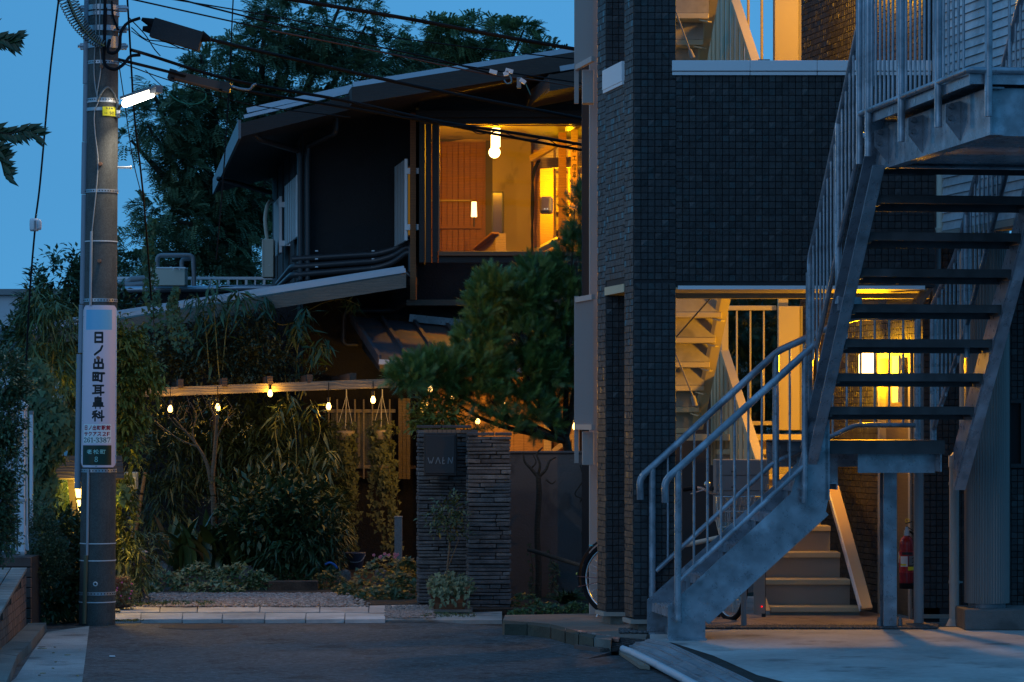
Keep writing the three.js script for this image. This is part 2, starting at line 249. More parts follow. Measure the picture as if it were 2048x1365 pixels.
struct('path', prism([G(150, 1241, ROAD + 0.012), G(1004, 1241, ROAD + 0.012), G(1004, 1208, ROAD + 0.012), G(150, 1210, ROAD + 0.012)], V(0, -0.04, 0)), M.gutterConc);
struct('garden_ground', prism([G(150, 1213, GARD), G(700, 1211, GARD), G(838, 1209, GARD), G(860, 1222, GARD), G(1200, 1213, GARD), V(2.4, GARD, -28), V(2.4, GARD, -45), V(-9, GARD, -45), V(-9, GARD, -24.7)], V(0, -0.05, 0)), M.earth);
{ // gravel: nobody could count it
  const R = rng(77), list = [], cols = [[0.34, 0.28, 0.25], [0.26, 0.22, 0.2], [0.42, 0.36, 0.33], [0.3, 0.2, 0.17]], geo = [];
  const stone = (p, s, k) => { const g = new THREE.IcosahedronGeometry(s, 0); const a = g.attributes.position; g.rotateX(R() * 6).rotateY(R() * 6).scale(1, 0.6, 0.8 + R() * 0.5).translate(p.x, p.y, p.z); const c = cols[k % 4], v = 0.7 + R() * 0.5; g.setAttribute('color', new THREE.Float32BufferAttribute(new Float32Array(a.count * 3).map((_, i) => c[i % 3] * v), 3)); return g; };
  for (let i = 0; i < 5200; i++) { const y = 1187 + R() * 26, x = 300 + R() * 400 + (y - 1187) * (R() - 0.5) * 4; geo.push(stone(G(x, y, GARD + 0.006), 0.008 + R() * 0.012, Math.floor(R() * 4))); }
  for (let i = 0; i < 900; i++) { const y = 1212 + R() * 24, x = 770 + R() * 100; geo.push(stone(G(x, y, GARD + 0.006), 0.006 + R() * 0.01, 1)); }
  const g = mergeGeometries(geo.map((q) => { q.deleteAttribute('uv'); q.computeVertexNormals(); return q; }));
  const m = new THREE.Mesh(g, new THREE.MeshStandardMaterial({ vertexColors: true, roughness: 0.9 })); m.name = 'gravel'; scene.add(m); tag(m, 'pinkish gravel spread behind the granite slabs', 'gravel'); m.userData.kind = 'stuff';
  const geo2 = [];
  for (let i = 0; i < 4200; i++) { const t = R(), y = 1250 + R() * 7, x = 1395 + t * 480; geo2.push(stone(G(x, y, 0.01), 0.009 + R() * 0.012, 1)); }
  for (let i = 0; i < 260; i++) geo2.push(stone(G(1240 + R() * 70, 1258 + R() * 8, 0.01), 0.008 + R() * 0.012, 1));
  const c2 = new THREE.MeshStandardMaterial({ color: new THREE.Color().setRGB(0.35, 0.4, 0.45), vertexColors: true, roughness: 0.85 });
  const m2 = new THREE.Mesh(mergeGeometries(geo2.map((q) => { q.deleteAttribute('uv'); q.computeVertexNormals(); return q; })), c2); m2.name = 'gravel_strip'; scene.add(m2); tag(m2, 'strip of dark grey gravel along the tiled passage floor', 'gravel'); m2.userData.kind = 'stuff';
}
{ // two kerb-step ramps lying against the kerb
  const r = thing('plastic_ramp', 'pale grey slatted kerb ramp with round edge tube on the driveway', 'kerb ramp'), light = mat(0.36, 0.39, 0.42, 0.55, { map: T.concC }), dark = mat(0.12, 0.13, 0.14, 0.7);
  const lo = [[1229, 1296], [1268, 1311], [1320, 1337], [1372, 1365], [1440, 1402]], hi = [[1297, 1283], [1337, 1291], [1397, 1319], [1462, 1349], [1540, 1387]];
  for (let i = 0; i < 4; i++) {
    const A = G(...lo[i], -0.07), B = G(...lo[i + 1], -0.07), C = G(...hi[i + 1], 0.01), D = G(...hi[i], 0.01), f = (u, v) => A.clone().lerp(B, u).lerp(D.clone().lerp(C, u), v);
    mesh('ramp_panel', prism([f(0.01, 0.03), f(0.99, 0.03), f(0.99, 0.99), f(0.01, 0.99)], V(0, -0.012, 0)), dark, r);
    const ribs = []; const n = Math.max(8, Math.round(A.distanceTo(B) / 0.03));
    for (let k = 0; k < n; k++) ribs.push(prism([f(0.02 + 0.96 * k / n, 0.05), f(0.02 + 0.96 * (k + 0.62) / n, 0.05), f(0.02 + 0.96 * (k + 0.62) / n, 0.97), f(0.02 + 0.96 * k / n, 0.97)].map((p) => p.add(V(0, 0.007, 0))), V(0, -0.008, 0)));
    for (const v of [0.08, 0.38, 0.68, 0.96]) ribs.push(bar(f(0.01, v).add(V(0, 0.0055, 0)), f(0.99, v).add(V(0, 0.0055, 0)), 0.035, 0.01));
    mesh('ramp_slats', ribs, light, r).userData.kind = 'stuff';
    mesh('edge_tube', pipe([A.clone().add(V(0, 0.012, 0)), B.clone().add(V(0, 0.012, 0)).lerp(A, 0.015)], 0.026, 10), M.white.clone(), r).material.color.setRGB(0.5, 0.53, 0.56);
    mesh('side_lip', bar(D.clone().add(V(0, 0.008, 0)), C.clone().add(V(0, 0.008, 0)), 0.014, 0.016), light, r);
  }
  const b = thing('rubber_ramp', 'worn black rubber kerb ramp lying against the corner kerb', 'kerb ramp'), rb = mat(0.045, 0.045, 0.048, 0.85, { map: T.dirtC, bumpMap: T.asphaltB, bumpScale: 0.003 });
  const A = G(1152, 1295, ROAD + 0.03), B = G(1204, 1303, ROAD + 0.03), C = G(1300, 1282, 0.0), D = G(1240, 1277, 0.0);
  mesh('ramp_body', prism([A, B, C, D], V(0, -0.02, 0)), rb, b);
  const f = (u, v) => A.clone().lerp(B, u).lerp(D.clone().lerp(C, u), v), t = [];
  for (let i = 0; i < 9; i++) for (let j = 0; j < 5; j++) t.push(prism([f(j / 5 + 0.02, i / 9 + 0.01), f(j / 5 + 0.18, i / 9 + 0.01), f(j / 5 + 0.18, i / 9 + 0.09), f(j / 5 + 0.02, i / 9 + 0.09)].map((p) => p.add(V(0, 0.008, 0))), V(0, -0.009, 0)));
  mesh('tread_blocks', t, rb, b).userData.kind = 'stuff';
  mesh('front_lip', bar(A, B, 0.03, 0.035), mat(0.1, 0.07, 0.06, 0.8), b);
  const w = thing('timber_plank', 'short weathered board lying under the edge of the pale ramp', 'plank'); mesh('board', slab([G(1238, 1303, ROAD + 0.03), G(1262, 1312, ROAD + 0.03), G(1300, 1333, ROAD + 0.03), G(1280, 1331, ROAD + 0.03)], 0.025), M.greyWood, w);
}
{ // fallen leaves and a scrap on the asphalt
  const R = rng(123), cols = [mat(0.2, 0.15, 0.04), mat(0.12, 0.07, 0.03), mat(0.3, 0.24, 0.05)];
  for (let i = 0; i < 12; i++) { const x = 70 + R() * 90, y = 1290 + R() * 70, p = G(x, y, ROAD + 0.012), a = R() * 6; const g = prism([V(-0.02, 0, 0), V(0, 0, 0.009), V(0.022, 0, 0), V(0, 0, -0.009)].map((q) => q.applyAxisAngle(V(0, 1, 0), a).add(p)), V(0, -0.003, 0)); tag(mesh('fallen_leaf', g, cols[i % 3]), 'small fallen leaf lying on the pale concrete gutter', 'leaf', 'fallen leaves in the gutter'); }
  tag(mesh('paper_scrap', slab([G(218, 1312, ROAD + 0.008), G(229, 1312, ROAD + 0.008), G(230, 1313.5, ROAD + 0.008), G(219, 1313.5, ROAD + 0.008)], 0.003), M.white), 'small pale scrap lying on the dark asphalt near the pole', 'litter');
}

{ const c = G(400, 1253, ROAD), t = thing('manhole_cover', 'round iron cover set flush in the asphalt before the granite slabs', 'manhole cover'); mesh('cover', new THREE.CylinderGeometry(0.29, 0.29, 0.03, 40).translate(c.x, ROAD - 0.009, c.z + 0.1), mat(0.07, 0.065, 0.062, 0.6, { metalness: 0.4, map: T.dirtC }), t); mesh('ring', new THREE.TorusGeometry(0.305, 0.012, 6, 44).rotateX(Math.PI / 2).translate(c.x, ROAD - 0.004, c.z + 0.1), mat(0.1, 0.07, 0.06, 0.8), t); }
// ------------------------------------------------------------------ the tiled block of flats with its stair passage
const FD = 21.5, LX = (1268 - CX) / F * FD, Ldir = V(-0.2, 0, -1).normalize();        // front plane, left corner, direction of the left flank
const fx = (px, d = FD) => (px - CX) / F * d, fy = (py, d = FD) => HC + (HY - py) / F * d;
const flats = thing('apartment_building', 'dark tiled block of flats with lit stair passage behind the steel staircase', 'building');
const PITCH = 0.0477, TS = 0.0466;
const tileVariants = [];
{ const R = rng(42);
  for (let v = 0; v < 7; v++) {
    const a = TS / 2, i = 0.0022, z = 0.0075, dz = [0, 0, 0, 0]; if (v >= 3) { dz[v % 4] = -0.005; if (v > 4) dz[(v + 1) % 4] = -0.0025; } else for (let k = 0; k < 4; k++) dz[k] = -R() * 0.0012;
    const B = [[-a, -a], [a, -a], [a, a], [-a, a]].map(([x, y]) => V(x, y, 0)), T0 = [[-a + i, -a + i], [a - i, -a + i], [a - i, a - i], [-a + i, a - i]].map(([x, y], k) => V(x, y, z + dz[k])), pos = [], put = (...q) => q.forEach((p) => pos.push(p.x, p.y, p.z));
    for (let k = 0; k < 4; k++) { const n = (k + 1) % 4; put(B[k], B[n], T0[n]); put(B[k], T0[n], T0[k]); }
    if (v % 2) { put(T0[0], T0[1], T0[2]); put(T0[0], T0[2], T0[3]); } else { put(T0[1], T0[2], T0[3]); put(T0[1], T0[3], T0[0]); }
    const g = new THREE.BufferGeometry(); g.setAttribute('position', new THREE.Float32BufferAttribute(pos, 3)); g.computeVertexNormals(); tileVariants.push(boxUV(g));
  } }
const tileGloss = mat(0.045, 0.047, 0.049, 0.32, { map: T.slateC, bumpMap: T.slateB, bumpScale: 0.002 }), tileBrown = mat(0.05, 0.046, 0.044, 0.5, { map: T.slateC, bumpMap: T.slateB, bumpScale: 0.002 });
const tileMats = [M.tileDark, M.tileDark2, M.tileDark3, tileGloss, tileBrown], tileRest = [[], [], [], [], []], tR = rng(99);
let tileCount = 0;
function tileFace(o, u, w, y0, y1, hole) {                    // o: left bottom point, u: direction along the wall, n faces left-hand of u x up
  const n = V().crossVectors(u, V(0, 1, 0)), cols = Math.max(1, Math.round(w / PITCH)), pu = w / cols, rows = Math.max(1, Math.floor((y1 - y0) / PITCH)), ang = Math.atan2(n.x, n.z);
  for (let r = 0; r < rows; r++) for (let c = 0; c < cols; c++) {
    const x = (c + 0.5) * pu, y = y1 - (r + 0.5) * PITCH, p = o.clone().addScaledVector(u, x); p.y = y; p.addScaledVector(n, 0.001);
    if (typeof hole === "function" && hole(p)) continue;
    const v = tR() < 0.62 ? Math.floor(tR() * 3) : 3 + Math.floor(tR() * 4), k = tR() < 0.5 ? 0 : Math.floor(tR() * 5), s = V(pu / PITCH, 1, 1);
    if (hole === 1 && tileCount < 300) { tileCount++; share('tile', tileVariants[v], tileMats[k], flats, p, ang, s); continue; }
    const g = tileVariants[v].clone(); const uv = g.attributes.uv, ou = tR() * 3, ov = tR() * 3; for (let i = 0; i < uv.count; i++) uv.setXY(i, uv.getX(i) + ou, uv.getY(i) + ov);
    g.applyMatrix4(new THREE.Matrix4().compose(p, new THREE.Quaternion().setFromAxisAngle(V(0, 1, 0), ang), s)); tileRest[k].push(g);
  }
}
{
  const core = [], X = (px) => fx(px), Y = (py) => fy(py), TOP = 6.4, back = V(0, 0, -0.14), q = (x0, x1, y0, y1, d = FD) => prism([V(x0, y0, -d), V(x1, y0, -d), V(x1, y1, -d), V(x0, y1, -d)], back);
  const Lp = (L, y = 0) => V(LX, y, -FD).addScaledVector(Ldir, L), th = V(0.138, 0, 0), lens = 1.0198;
  // front plane
  core.push(q(X(1268), X(1352), 0.09, TOP), q(X(1352) + 0.0005, X(1870), Y(575), Y(150)));
  tileFace(V(X(1268), 0, -FD), V(1, 0, 0), X(1352) - X(1268), 0.095, Y(566), 1);
  tileFace(V(X(1268), 0, -FD), V(1, 0, 0), X(1352) - X(1268), Y(566), Y(160));
  tileFace(V(X(1268), 0, -FD), V(1, 0, 0), X(1352) - X(1268), Y(160) , TOP);
  tileFace(V(X(1352), 0, -FD), V(1, 0, 0), X(1870) - X(1352), Y(572), Y(151));
  mesh('joint_strip', [box(0.006, Y(150) - Y(572), 0.012, X(1308) + 0.0, (Y(150) + Y(572)) / 2, -FD + 0.003), box(0.006, Y(150) - Y(572), 0.012, X(1440), (Y(150) + Y(572)) / 2, -FD + 0.003), box(0.006, Y(150) - Y(572), 0.012, X(1635), (Y(150) + Y(572)) / 2, -FD + 0.003), box(X(1870) - X(1268), 0.01, 0.012, (X(1870) + X(1268)) / 2, Y(462), -FD + 0.002)], M.tileDark3, flats);
  // left flank: front pillar, opening, rear pillar; spandrel between the floors
  const L1 = 0.255 * lens, L2 = 0.85 * lens, L3 = 1.12 * lens, fl = (a, b, y0, y1) => prism([Lp(a, y0), Lp(b, y0), Lp(b, y1), Lp(a, y1)], th);
  core.push(fl(0.14, L1, 0.09, TOP), fl(L2, L3, 0.09, TOP), fl(L1, L2, 2.45, 4.0));
  const back2 = Ldir.clone().negate();
  const left = (a, b, y0, y1) => tileFace(Lp(b), back2, b - a, y0, y1);
  left(0, L1, 0.095, TOP); left(L2, L3, 0.095, TOP); left(L1, L2, 2.52, 3.99);
  tileFace(Lp(L2).setY(0), V(1, 0, 0), 0.138, 0.095, 2.45); tileFace(Lp(L2).setY(0), V(1, 0, 0), 0.138, 4.14, TOP);
  // inner flank of the front pillar seen from the passage is left plain
  const wall = mesh('wall', core, M.grout, flats);
  mesh('window_sill', prism([Lp(L1 + 0.01, 3.985).add(V(-0.025, 0, 0)), Lp(L2 + 0.03, 3.985).add(V(-0.025, 0, 0)), Lp(L2 + 0.03, 4.13).add(V(-0.025, 0, 0)), Lp(L1 + 0.01, 4.13).add(V(-0.025, 0, 0))], V(0.19, 0, 0)), M.white, flats);
  mesh('window_sill_drip', prism([Lp(L1 + 0.012, 3.96).add(V(-0.021, 0, 0)), Lp(L2 + 0.028, 3.96).add(V(-0.021, 0, 0)), Lp(L2 + 0.028, 3.984).add(V(-0.021, 0, 0)), Lp(L1 + 0.012, 3.984).add(V(-0.021, 0, 0))], V(0.18, 0, 0)), M.white, flats);
  mesh('lintel_trim', prism([Lp(L1 - 0.005, 2.452).add(V(-0.014, 0, 0)), Lp(L2 + 0.005, 2.452).add(V(-0.014, 0, 0)), Lp(L2 + 0.005, 2.512).add(V(-0.014, 0, 0)), Lp(L1 - 0.005, 2.512).add(V(-0.014, 0, 0))], V(0.15, 0, 0)), M.beige, flats);
  // pillar feet: metal drip trim and concrete stub
  for (const [a, b, w] of [[0, L1, X(1352) - X(1268)], [L2, L3, 0.138]]) {
    const o = Lp(a), e = Lp(b), f = (p, k, y) => p.clone().add(V(k, y, 0));
    mesh('foot_trim', prism([f(o, -0.022, 0.062).add(V(0, 0, 0.022)), f(o, w + 0.01, 0.062).add(V(0, 0, 0.022)), f(e, w + 0.01, 0.062), f(e, -0.022, 0.062)], V(0, 0.03, 0)), M.beigeDark, flats);
    mesh('concrete_foot', prism([f(o, 0.03, 0), f(o, w - 0.01, 0), f(e, w - 0.01, 0), f(e, 0.03, 0)].map((p) => p.add(V(0, 0, -0.03))), V(0, 0.061, 0)), M.kerb, flats);
  }
  // coping of the upper opening and edge trim of the lower one
  const cop = (x0, x1) => { mesh('coping', rbox(x1 - x0, Y(122) - Y(143), 0.2, (x0 + x1) / 2, (Y(122) + Y(143)) / 2, -FD - 0.06, 0.004), M.white, flats); mesh('coping_drip', box(x1 - x0 - 0.004, Y(144.5) - Y(151), 0.18, (x0 + x1) / 2, (Y(144.5) + Y(151)) / 2, -FD - 0.06), M.white, flats); };
  cop(X(1344), X(1500) - 0.001); cop(X(1500), X(1634) - 0.001); cop(X(1634) + 0.001, X(1862));
  mesh('header_trim', box(X(1850) - X(1356), 0.026, 0.03, (X(1850) + X(1356)) / 2, Y(575.5), -FD + 0.004), M.white, flats);
  const soffY = Y(578.5);
  mesh('soffit', prism([V(X(1352), soffY, -FD - 0.001), V(X(1850), soffY, -FD - 0.001), V(fx(1848, 22.6), soffY, -22.25), V(X(1352), soffY, -22.25)], V(0, 0.02, 0)), M.beige, flats);
  mesh('soffit_beam', box(fx(1848, 22.6) - X(1352), 0.25, 0.1, (fx(1848, 22.6) + X(1352)) / 2, fy(597, 22.25) + 0.125, -22.302), M.beige, flats);
  // right pier, set back, and the wall beside it
  const PD = 22.6, px0 = fx(1848, PD), px1 = fx(2160, PD), Wd = V(-0.23, 0, -1).normalize(), Wp = (L, y = 0) => V(px0, y, -PD).addScaledVector(Wd, L), wl = 1.0261;
  core.length = 0;
  core.push(prism([V(px0 + 0.001, 0.06, -PD), V(px1, 0.06, -PD), V(px1, 2.92, -PD), V(px0 + 0.001, 2.92, -PD)], V(0, 0, -0.14)));
  tileFace(V(px0, 0, -PD), V(1, 0, 0), px1 - px0, 0.07, 2.92, (p) => p.x > fx(2012, PD) && p.y > fy(935, PD) && p.y < fy(800, PD));
  mesh('foot_trim', box(px1 - px0, 0.03, 0.05, (px0 + px1) / 2, 0.045, -PD + 0.0), M.beigeDark, flats);
  mesh('shaft_window_frame', [box(0.03, 0.54, 0.05, fx(2016, PD), fy(868, PD), -PD + 0.012), box(0.5, 0.03, 0.05, fx(2080, PD), fy(932, PD), -PD + 0.012), box(0.5, 0.03, 0.05, fx(2080, PD), fy(803, PD), -PD + 0.012), box(0.02, 0.5, 0.04, fx(2044, PD), fy(868, PD), -PD + 0.012)], M.blackMetal, flats);
  // inner right wall of the passage, tiled, with the door of the ground floor flat
  const d0 = 0.228 * wl, d1 = 0.93 * wl, LE = 2.85 * wl, inner = (a, b, y0, y1) => prism([Wp(a, y0), Wp(b, y0), Wp(b, y1), Wp(a, y1)], V(0.12, 0, 0));
  core.push(inner(0, d0, 0, 6), inner(d1, LE, 0, 6), inner(d0, d1, 2.05, 6));
  const wb = Wd.clone().negate();
  tileFace(Wp(LE), wb, LE - d1, 0.06, 6); tileFace(Wp(d1), wb, d1 - d0, 2.06, 6); tileFace(Wp(d0), wb, d0, 0.06, 6);
  mesh('side_wall', core, M.grout, flats);
  const door = mesh('door', prism([Wp(d0 + 0.05, 0.02), Wp(d1 - 0.05, 0.02), Wp(d1 - 0.05, 2.0), Wp(d0 + 0.05, 2.0)].map((p) => p.add(V(0.03, 0, 0))), V(0.04, 0, 0)), mat(0.15, 0.115, 0.08, 0.45, { map: T.woodC }), flats);
  mesh('door_frame', [inner(d0 + 0.0, d0 + 0.045, 0.01, 2.05), inner(d1 - 0.045, d1, 0.01, 2.05), inner(d0 + 0.046, d1 - 0.046, 2.005, 2.05)].map((g) => g.translate(-0.02, 0, 0)), M.beigeDark, flats);
  mesh('door_handle', [bar(Wp(d1 - 0.12, 0.9).add(V(-0.03, 0, 0)), Wp(d1 - 0.12, 1.15).add(V(-0.03, 0, 0)), 0.02, 0.02), rod(Wp(d1 - 0.12, 0.93).add(V(-0.03, 0, 0)), Wp(d1 - 0.12, 0.93).add(V(0.03, 0, 0)), 0.008), rod(Wp(d1 - 0.12, 1.12).add(V(-0.03, 0, 0)), Wp(d1 - 0.12, 1.12).add(V(0.03, 0, 0)), 0.008)], M.blackMetal, door);
  mesh('door_notice', prism([Wp(0.5, 0.42), Wp(0.62, 0.42), Wp(0.62, 0.50), Wp(0.5, 0.50)].map((p) => p.add(V(0.026, 0, 0))), V(0.006, 0, 0)), M.cream, flats);
  mesh('added_bright_plate', prism([Wp(0.46, 1.66), Wp(0.6, 1.66), Wp(0.6, 2.02), Wp(0.46, 2.02)].map((p) => p.add(V(-0.032, 0, 0))), V(0.03, 0, 0)), M.white, flats);  // added white plate near the lamp, stands in for the overexposed patch of light
  mesh('door_closer', prism([Wp(0.42, 1.86), Wp(0.7, 1.86), Wp(0.7, 1.91), Wp(0.42, 1.91)].map((p) => p.add(V(-0.02, 0, 0))), V(0.05, 0, 0)), M.blackMetal, flats);
  // passage floor: large pinkish tiles
  const FY = 0.02, fm = [mat(0.40, 0.31, 0.26, 0.5, { map: T.concC }), mat(0.43, 0.335, 0.28, 0.5, { map: T.concC }), mat(0.37, 0.29, 0.25, 0.5, { map: T.concC })], fR = rng(4);
  mesh('floor_bed', prism([V(1.15, -0.05, -22.0), V(3.09, -0.05, -22.05), Wp(LE, -0.05), V(0.95, -0.05, -25.3)], V(0, FY + 0.044, 0)), M.kerb, flats);
  for (let r = 0; r < 9; r++) for (let c = 0; c < 6; c++) { const z0 = -22.03 - r * 0.4, x0 = 1.16 + c * 0.4 - r * 0.092, right = (z) => px0 - 0.23 * Math.max(0, -z - PD) - 0.006, xa = x0, xb = Math.min(x0 + 0.394, right(z0)), xd = Math.min(x0 + 0.394 - 0.09, right(z0 - 0.394)); if (xb - xa < 0.08 || xa - 0.09 < 0.93) continue; mesh('floor_tile', slab([V(xa, FY, z0), V(xb, FY, z0), V(xd, FY, z0 - 0.394), V(xa - 0.09, FY, z0 - 0.394)], 0.02), fm[Math.floor(fR() * 3)], flats); }
  // back of the passage: dark wall behind the stairs, railing and post at the far opening
  const BD = 26.6;
  mesh('back_wall', [box(1.2, 6, 0.1, fx(1322, BD) - 0.1, 3, -BD - 0.05)], M.grout, flats);
  const rail = (x0, x1, yt, yb, n, d) => { const a = []; mesh('rail_top', rbox(fx(x1, d) - fx(x0, d), 0.04, 0.05, (fx(x0, d) + fx(x1, d)) / 2, fy(yt, d), -d), M.beige, flats); mesh('rail_bottom', rbox(fx(x1, d) - fx(x0, d), 0.036, 0.04, (fx(x0, d) + fx(x1, d)) / 2, fy(yb, d), -d), M.beige, flats); for (const x of n) mesh('baluster', rbox(0.016, fy(yt, d) - fy(yb, d) - 0.04, 0.02, fx(x, d), (fy(yt, d) + fy(yb, d)) / 2, -d), M.beige, flats); };
  rail(1455, 1553, 616.5, 847, [1474, 1501, 1528], 25.2);
  mesh('corner_post', [rbox(fx(1599, 25.1) - fx(1556, 25.1), fy(613, 25.1) - fy(861, 25.1), 0.12, fx(1577.5, 25.1), fy(737, 25.1), -25.1)], M.beige, flats);
  mesh('corner_post_cap', [rbox(0.085, 0.5, 0.09, fx(1566, 25.2), fy(590, 25.2), -25.2)], M.beige, flats);
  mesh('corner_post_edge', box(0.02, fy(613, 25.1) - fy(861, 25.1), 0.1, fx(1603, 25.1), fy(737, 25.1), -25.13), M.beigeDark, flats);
  // upper opening: column, bars, slatted guard and underside of the next flight
  const UD = 24.8;
  mesh('column', rbox(fx(1596, UD) - fx(1548, UD), 2.6, 0.18, fx(1572, UD), fy(160, UD) + 1.2, -UD), M.beige, flats);
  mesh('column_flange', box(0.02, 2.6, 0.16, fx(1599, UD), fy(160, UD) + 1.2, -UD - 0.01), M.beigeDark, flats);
  for (const x of [1497, 1524]) mesh('baluster', rod(V(fx(x, UD), fy(160, UD), -UD), V(fx(x, UD), fy(-120, UD), -UD), 0.012), M.beige, flats);
  // left flank fittings: pale post, louvred screens and meter boxes
  const sp = (L, y, o = 0) => Lp(L * lens, y).add(V(o, 0, 0));
  mesh('flank_post', rbox(0.067, 6.5, 0.07, fx(1187, 23.6), 3.2, -23.6, 0.008), M.flank, flats);
  for (const [y0, y1] of [[1.47, 2.46], [4.27, 6.4]]) {
    const s = mesh('screen', [bar(sp(1.86, y0 - 0.28), sp(1.86, y1 + 0.03), 0.034, 0.034), bar(sp(1.28, y1), sp(1.85, y1), 0.03, 0.04), bar(sp(1.28, y0), sp(1.85, y0), 0.03, 0.04)], M.flank, flats);
    for (let k = 0; k < 6; k++) mesh('louver', prism([sp(1.32 + k * 0.09, y0 + 0.02, -0.011), sp(1.32 + k * 0.09, y0 + 0.02, 0.009), sp(1.32 + k * 0.09, y1 - 0.02, 0.009), sp(1.32 + k * 0.09, y1 - 0.02, -0.011)], V(0, 0, -0.008)), M.flank, s);
    mesh('meter_box', rbox(0.09, 0.26, 0.12, sp(1.75, 0).x + 0.065, y0 - 0.165, sp(1.75, 0).z), M.flank, flats);
  }
  tileRest.forEach((l, k) => { if (l.length) { const m = mesh('tile_cladding', merge(l), tileMats[k], flats, true); m.userData.kind = 'stuff'; } });
}
{ // passage stair: lower flight, landing, upper flight, slatted guard
  const st = thing('passage_stair', 'beige steel stair lit yellow inside the tiled passage', 'staircase');
  const Ld = V(-0.16, 0, -1).normalize();
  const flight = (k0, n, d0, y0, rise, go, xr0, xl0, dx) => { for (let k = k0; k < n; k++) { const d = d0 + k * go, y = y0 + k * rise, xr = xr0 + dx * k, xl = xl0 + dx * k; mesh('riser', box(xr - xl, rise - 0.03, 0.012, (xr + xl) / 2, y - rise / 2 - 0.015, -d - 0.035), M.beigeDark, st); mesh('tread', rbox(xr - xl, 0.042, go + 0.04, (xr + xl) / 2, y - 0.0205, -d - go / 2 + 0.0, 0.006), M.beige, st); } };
  // lower flight: tops at rows 1216, 1164, 1113, 1060, 1011 ...
  const D0 = 23.1, rise = 0.2, go = 0.23;
  flight(0, 7, D0, 0.085, rise, go, fx(1721, D0), fx(1541, D0), -0.052);
  mesh('landing', box(1.5, 0.05, 1.0, fx(1545, 24.9) - 0.3, fy(868, 24.7) - 0.03, -25.0), M.beige, st);
  mesh('landing_fascia', box(0.6, 0.2, 0.012, fx(1575, 24.68), fy(868, 24.68) - 0.16, -24.64), M.beige, st);
  // right string: a broad board on the slope
  const S = [P(1746, 1216, 22.95), P(1722, 1218, 22.95), P(1655, 976, 24.3), P(1678, 972, 24.3)];
  mesh('stringer', prism(S, V(0, -0.02, -0.06)), mat(0.5, 0.36, 0.2, 0.5), st);
  mesh('stringer_edge', bar(P(1721.5, 1218, 22.97), P(1655, 978, 24.32), 0.012, 0.05), M.white, st);
  mesh('stringer', prism([P(1541, 1222, 23.05), P(1526, 1222, 23.05), P(1500, 1120, 23.6), P(1508, 1120, 23.6)], V(0, 0, -0.06)), mat(0.5, 0.36, 0.2, 0.5), st);
  // guard on the left of the lower flight: vertical ribbed sheet under a sloping cap
  const A = P(1521, 925, 23.35), B = P(1447, 703, 24.9), n = 15;
  mesh('guard_cap', bar(A.clone().add(V(0.01, -0.05, 0.03)), B.clone().add(V(0, 0.02, 0)), 0.07, 0.045), M.beige, st);
  for (let k = 0; k < n; k++) { const a = A.clone().lerp(B, k / n), b = A.clone().lerp(B, (k + 0.93) / n), w = k % 2 ? 0.0 : 0.012; mesh('guard_rib', prism([a.clone().setY(0.75 + 0.035 * k), b.clone().setY(0.75 + 0.035 * (k + 1)), b.clone().add(V(0, -0.02, 0)), a.clone().add(V(0, -0.02, 0))].map((p) => p.add(V(-w - 0.012, 0, 0))), V(0.012, 0, 0)), M.beige, st); }
  const n2 = 7, B2 = P(1424, 775, 25.1); for (let k = 0; k < n2; k++) { const a = B.clone().lerp(B2, k / n2), b = B.clone().lerp(B2, (k + 0.93) / n2); mesh('guard_rib', prism([a.clone().setY(1.15), b.clone().setY(1.15), b.clone().setY(2.15 - 0.0), a.clone().setY(2.15)].map((p) => p.add(V(k % 2 ? 0 : -0.01, 0, 0))), V(0.01, 0, 0)), M.beige, st); }
  mesh('guard_rib', box(0.055, 0.64, 0.03, fx(1450, 24.85), fy(640, 24.85) - 0.05, -24.85), M.beige, st);
  // upper flight, climbing towards the viewer on the left: backs of risers, undersides of treads
  const up = [[630, 24.0, 1444], [681, 24.22, 1432], [730, 24.44, 1420], [777, 24.66, 1409], [820, 24.88, 1399], [862, 25.1, 1391]], up2 = [[32, 24.0, 1418], [85, 24.22, 1407], [135, 24.44, 1396]];
  const raise = (rows, xl, hiTop) => rows.forEach(([py, d, xr], k) => { const y = fy(py, d), yn = k ? fy(rows[k - 1][0], rows[k - 1][1]) : hiTop, x1 = fx(xr, d), x0 = fx(xl, d); mesh('riser', box(x1 - x0, yn - y - 0.01, 0.01, (x0 + x1) / 2, (y + yn) / 2 + 0.02, -d), mat(0.5, 0.455, 0.36, 0.6, { map: T.concC }), st); mesh('tread', rbox(x1 - x0, 0.045, 0.25, (x0 + x1) / 2, y - 0.0, -d - 0.115, 0.008), M.beige, st); mesh('bracket', bar(V(x1 - 0.06, y - 0.03, -d - 0.03), V(x1 + 0.005, y - 0.05, -d + 0.03), 0.05, 0.01), M.beige, st); });
  raise(up, 1330, fy(578, 23.8)); raise(up2, 1330, fy(-30, 23.8));
  mesh('stringer', prism([P(1470, 560, 23.7), P(1451, 560, 23.7), P(1389, 860, 25.15), P(1406, 860, 25.15)], V(-0.03, 0, -0.02)), M.beige, st);
  mesh('stringer', prism([P(1444, -40, 23.8), P(1428, -40, 23.8), P(1398, 122, 24.6), P(1414, 122, 24.6)], V(-0.03, 0, -0.02)), M.beige, st);
  mesh('brace_rod', rod(P(1421, 597, 23.6), P(1352, 675, 23.6), 0.006), M.blackMetal, st);
  mesh('brace_rod', rod(P(1353, 710, 23.65), P(1389, 800, 23.65), 0.007), M.beigeDark, st);
  mesh('turnbuckle', rod(P(1386, 793, 23.65), P(1391, 812, 23.65), 0.018, 0.022, 10), M.beigeDark, st);
  mesh('brace_rod', rod(P(1351, 20, 23.6), P(1383, 108, 23.6), 0.007), M.beigeDark, st);
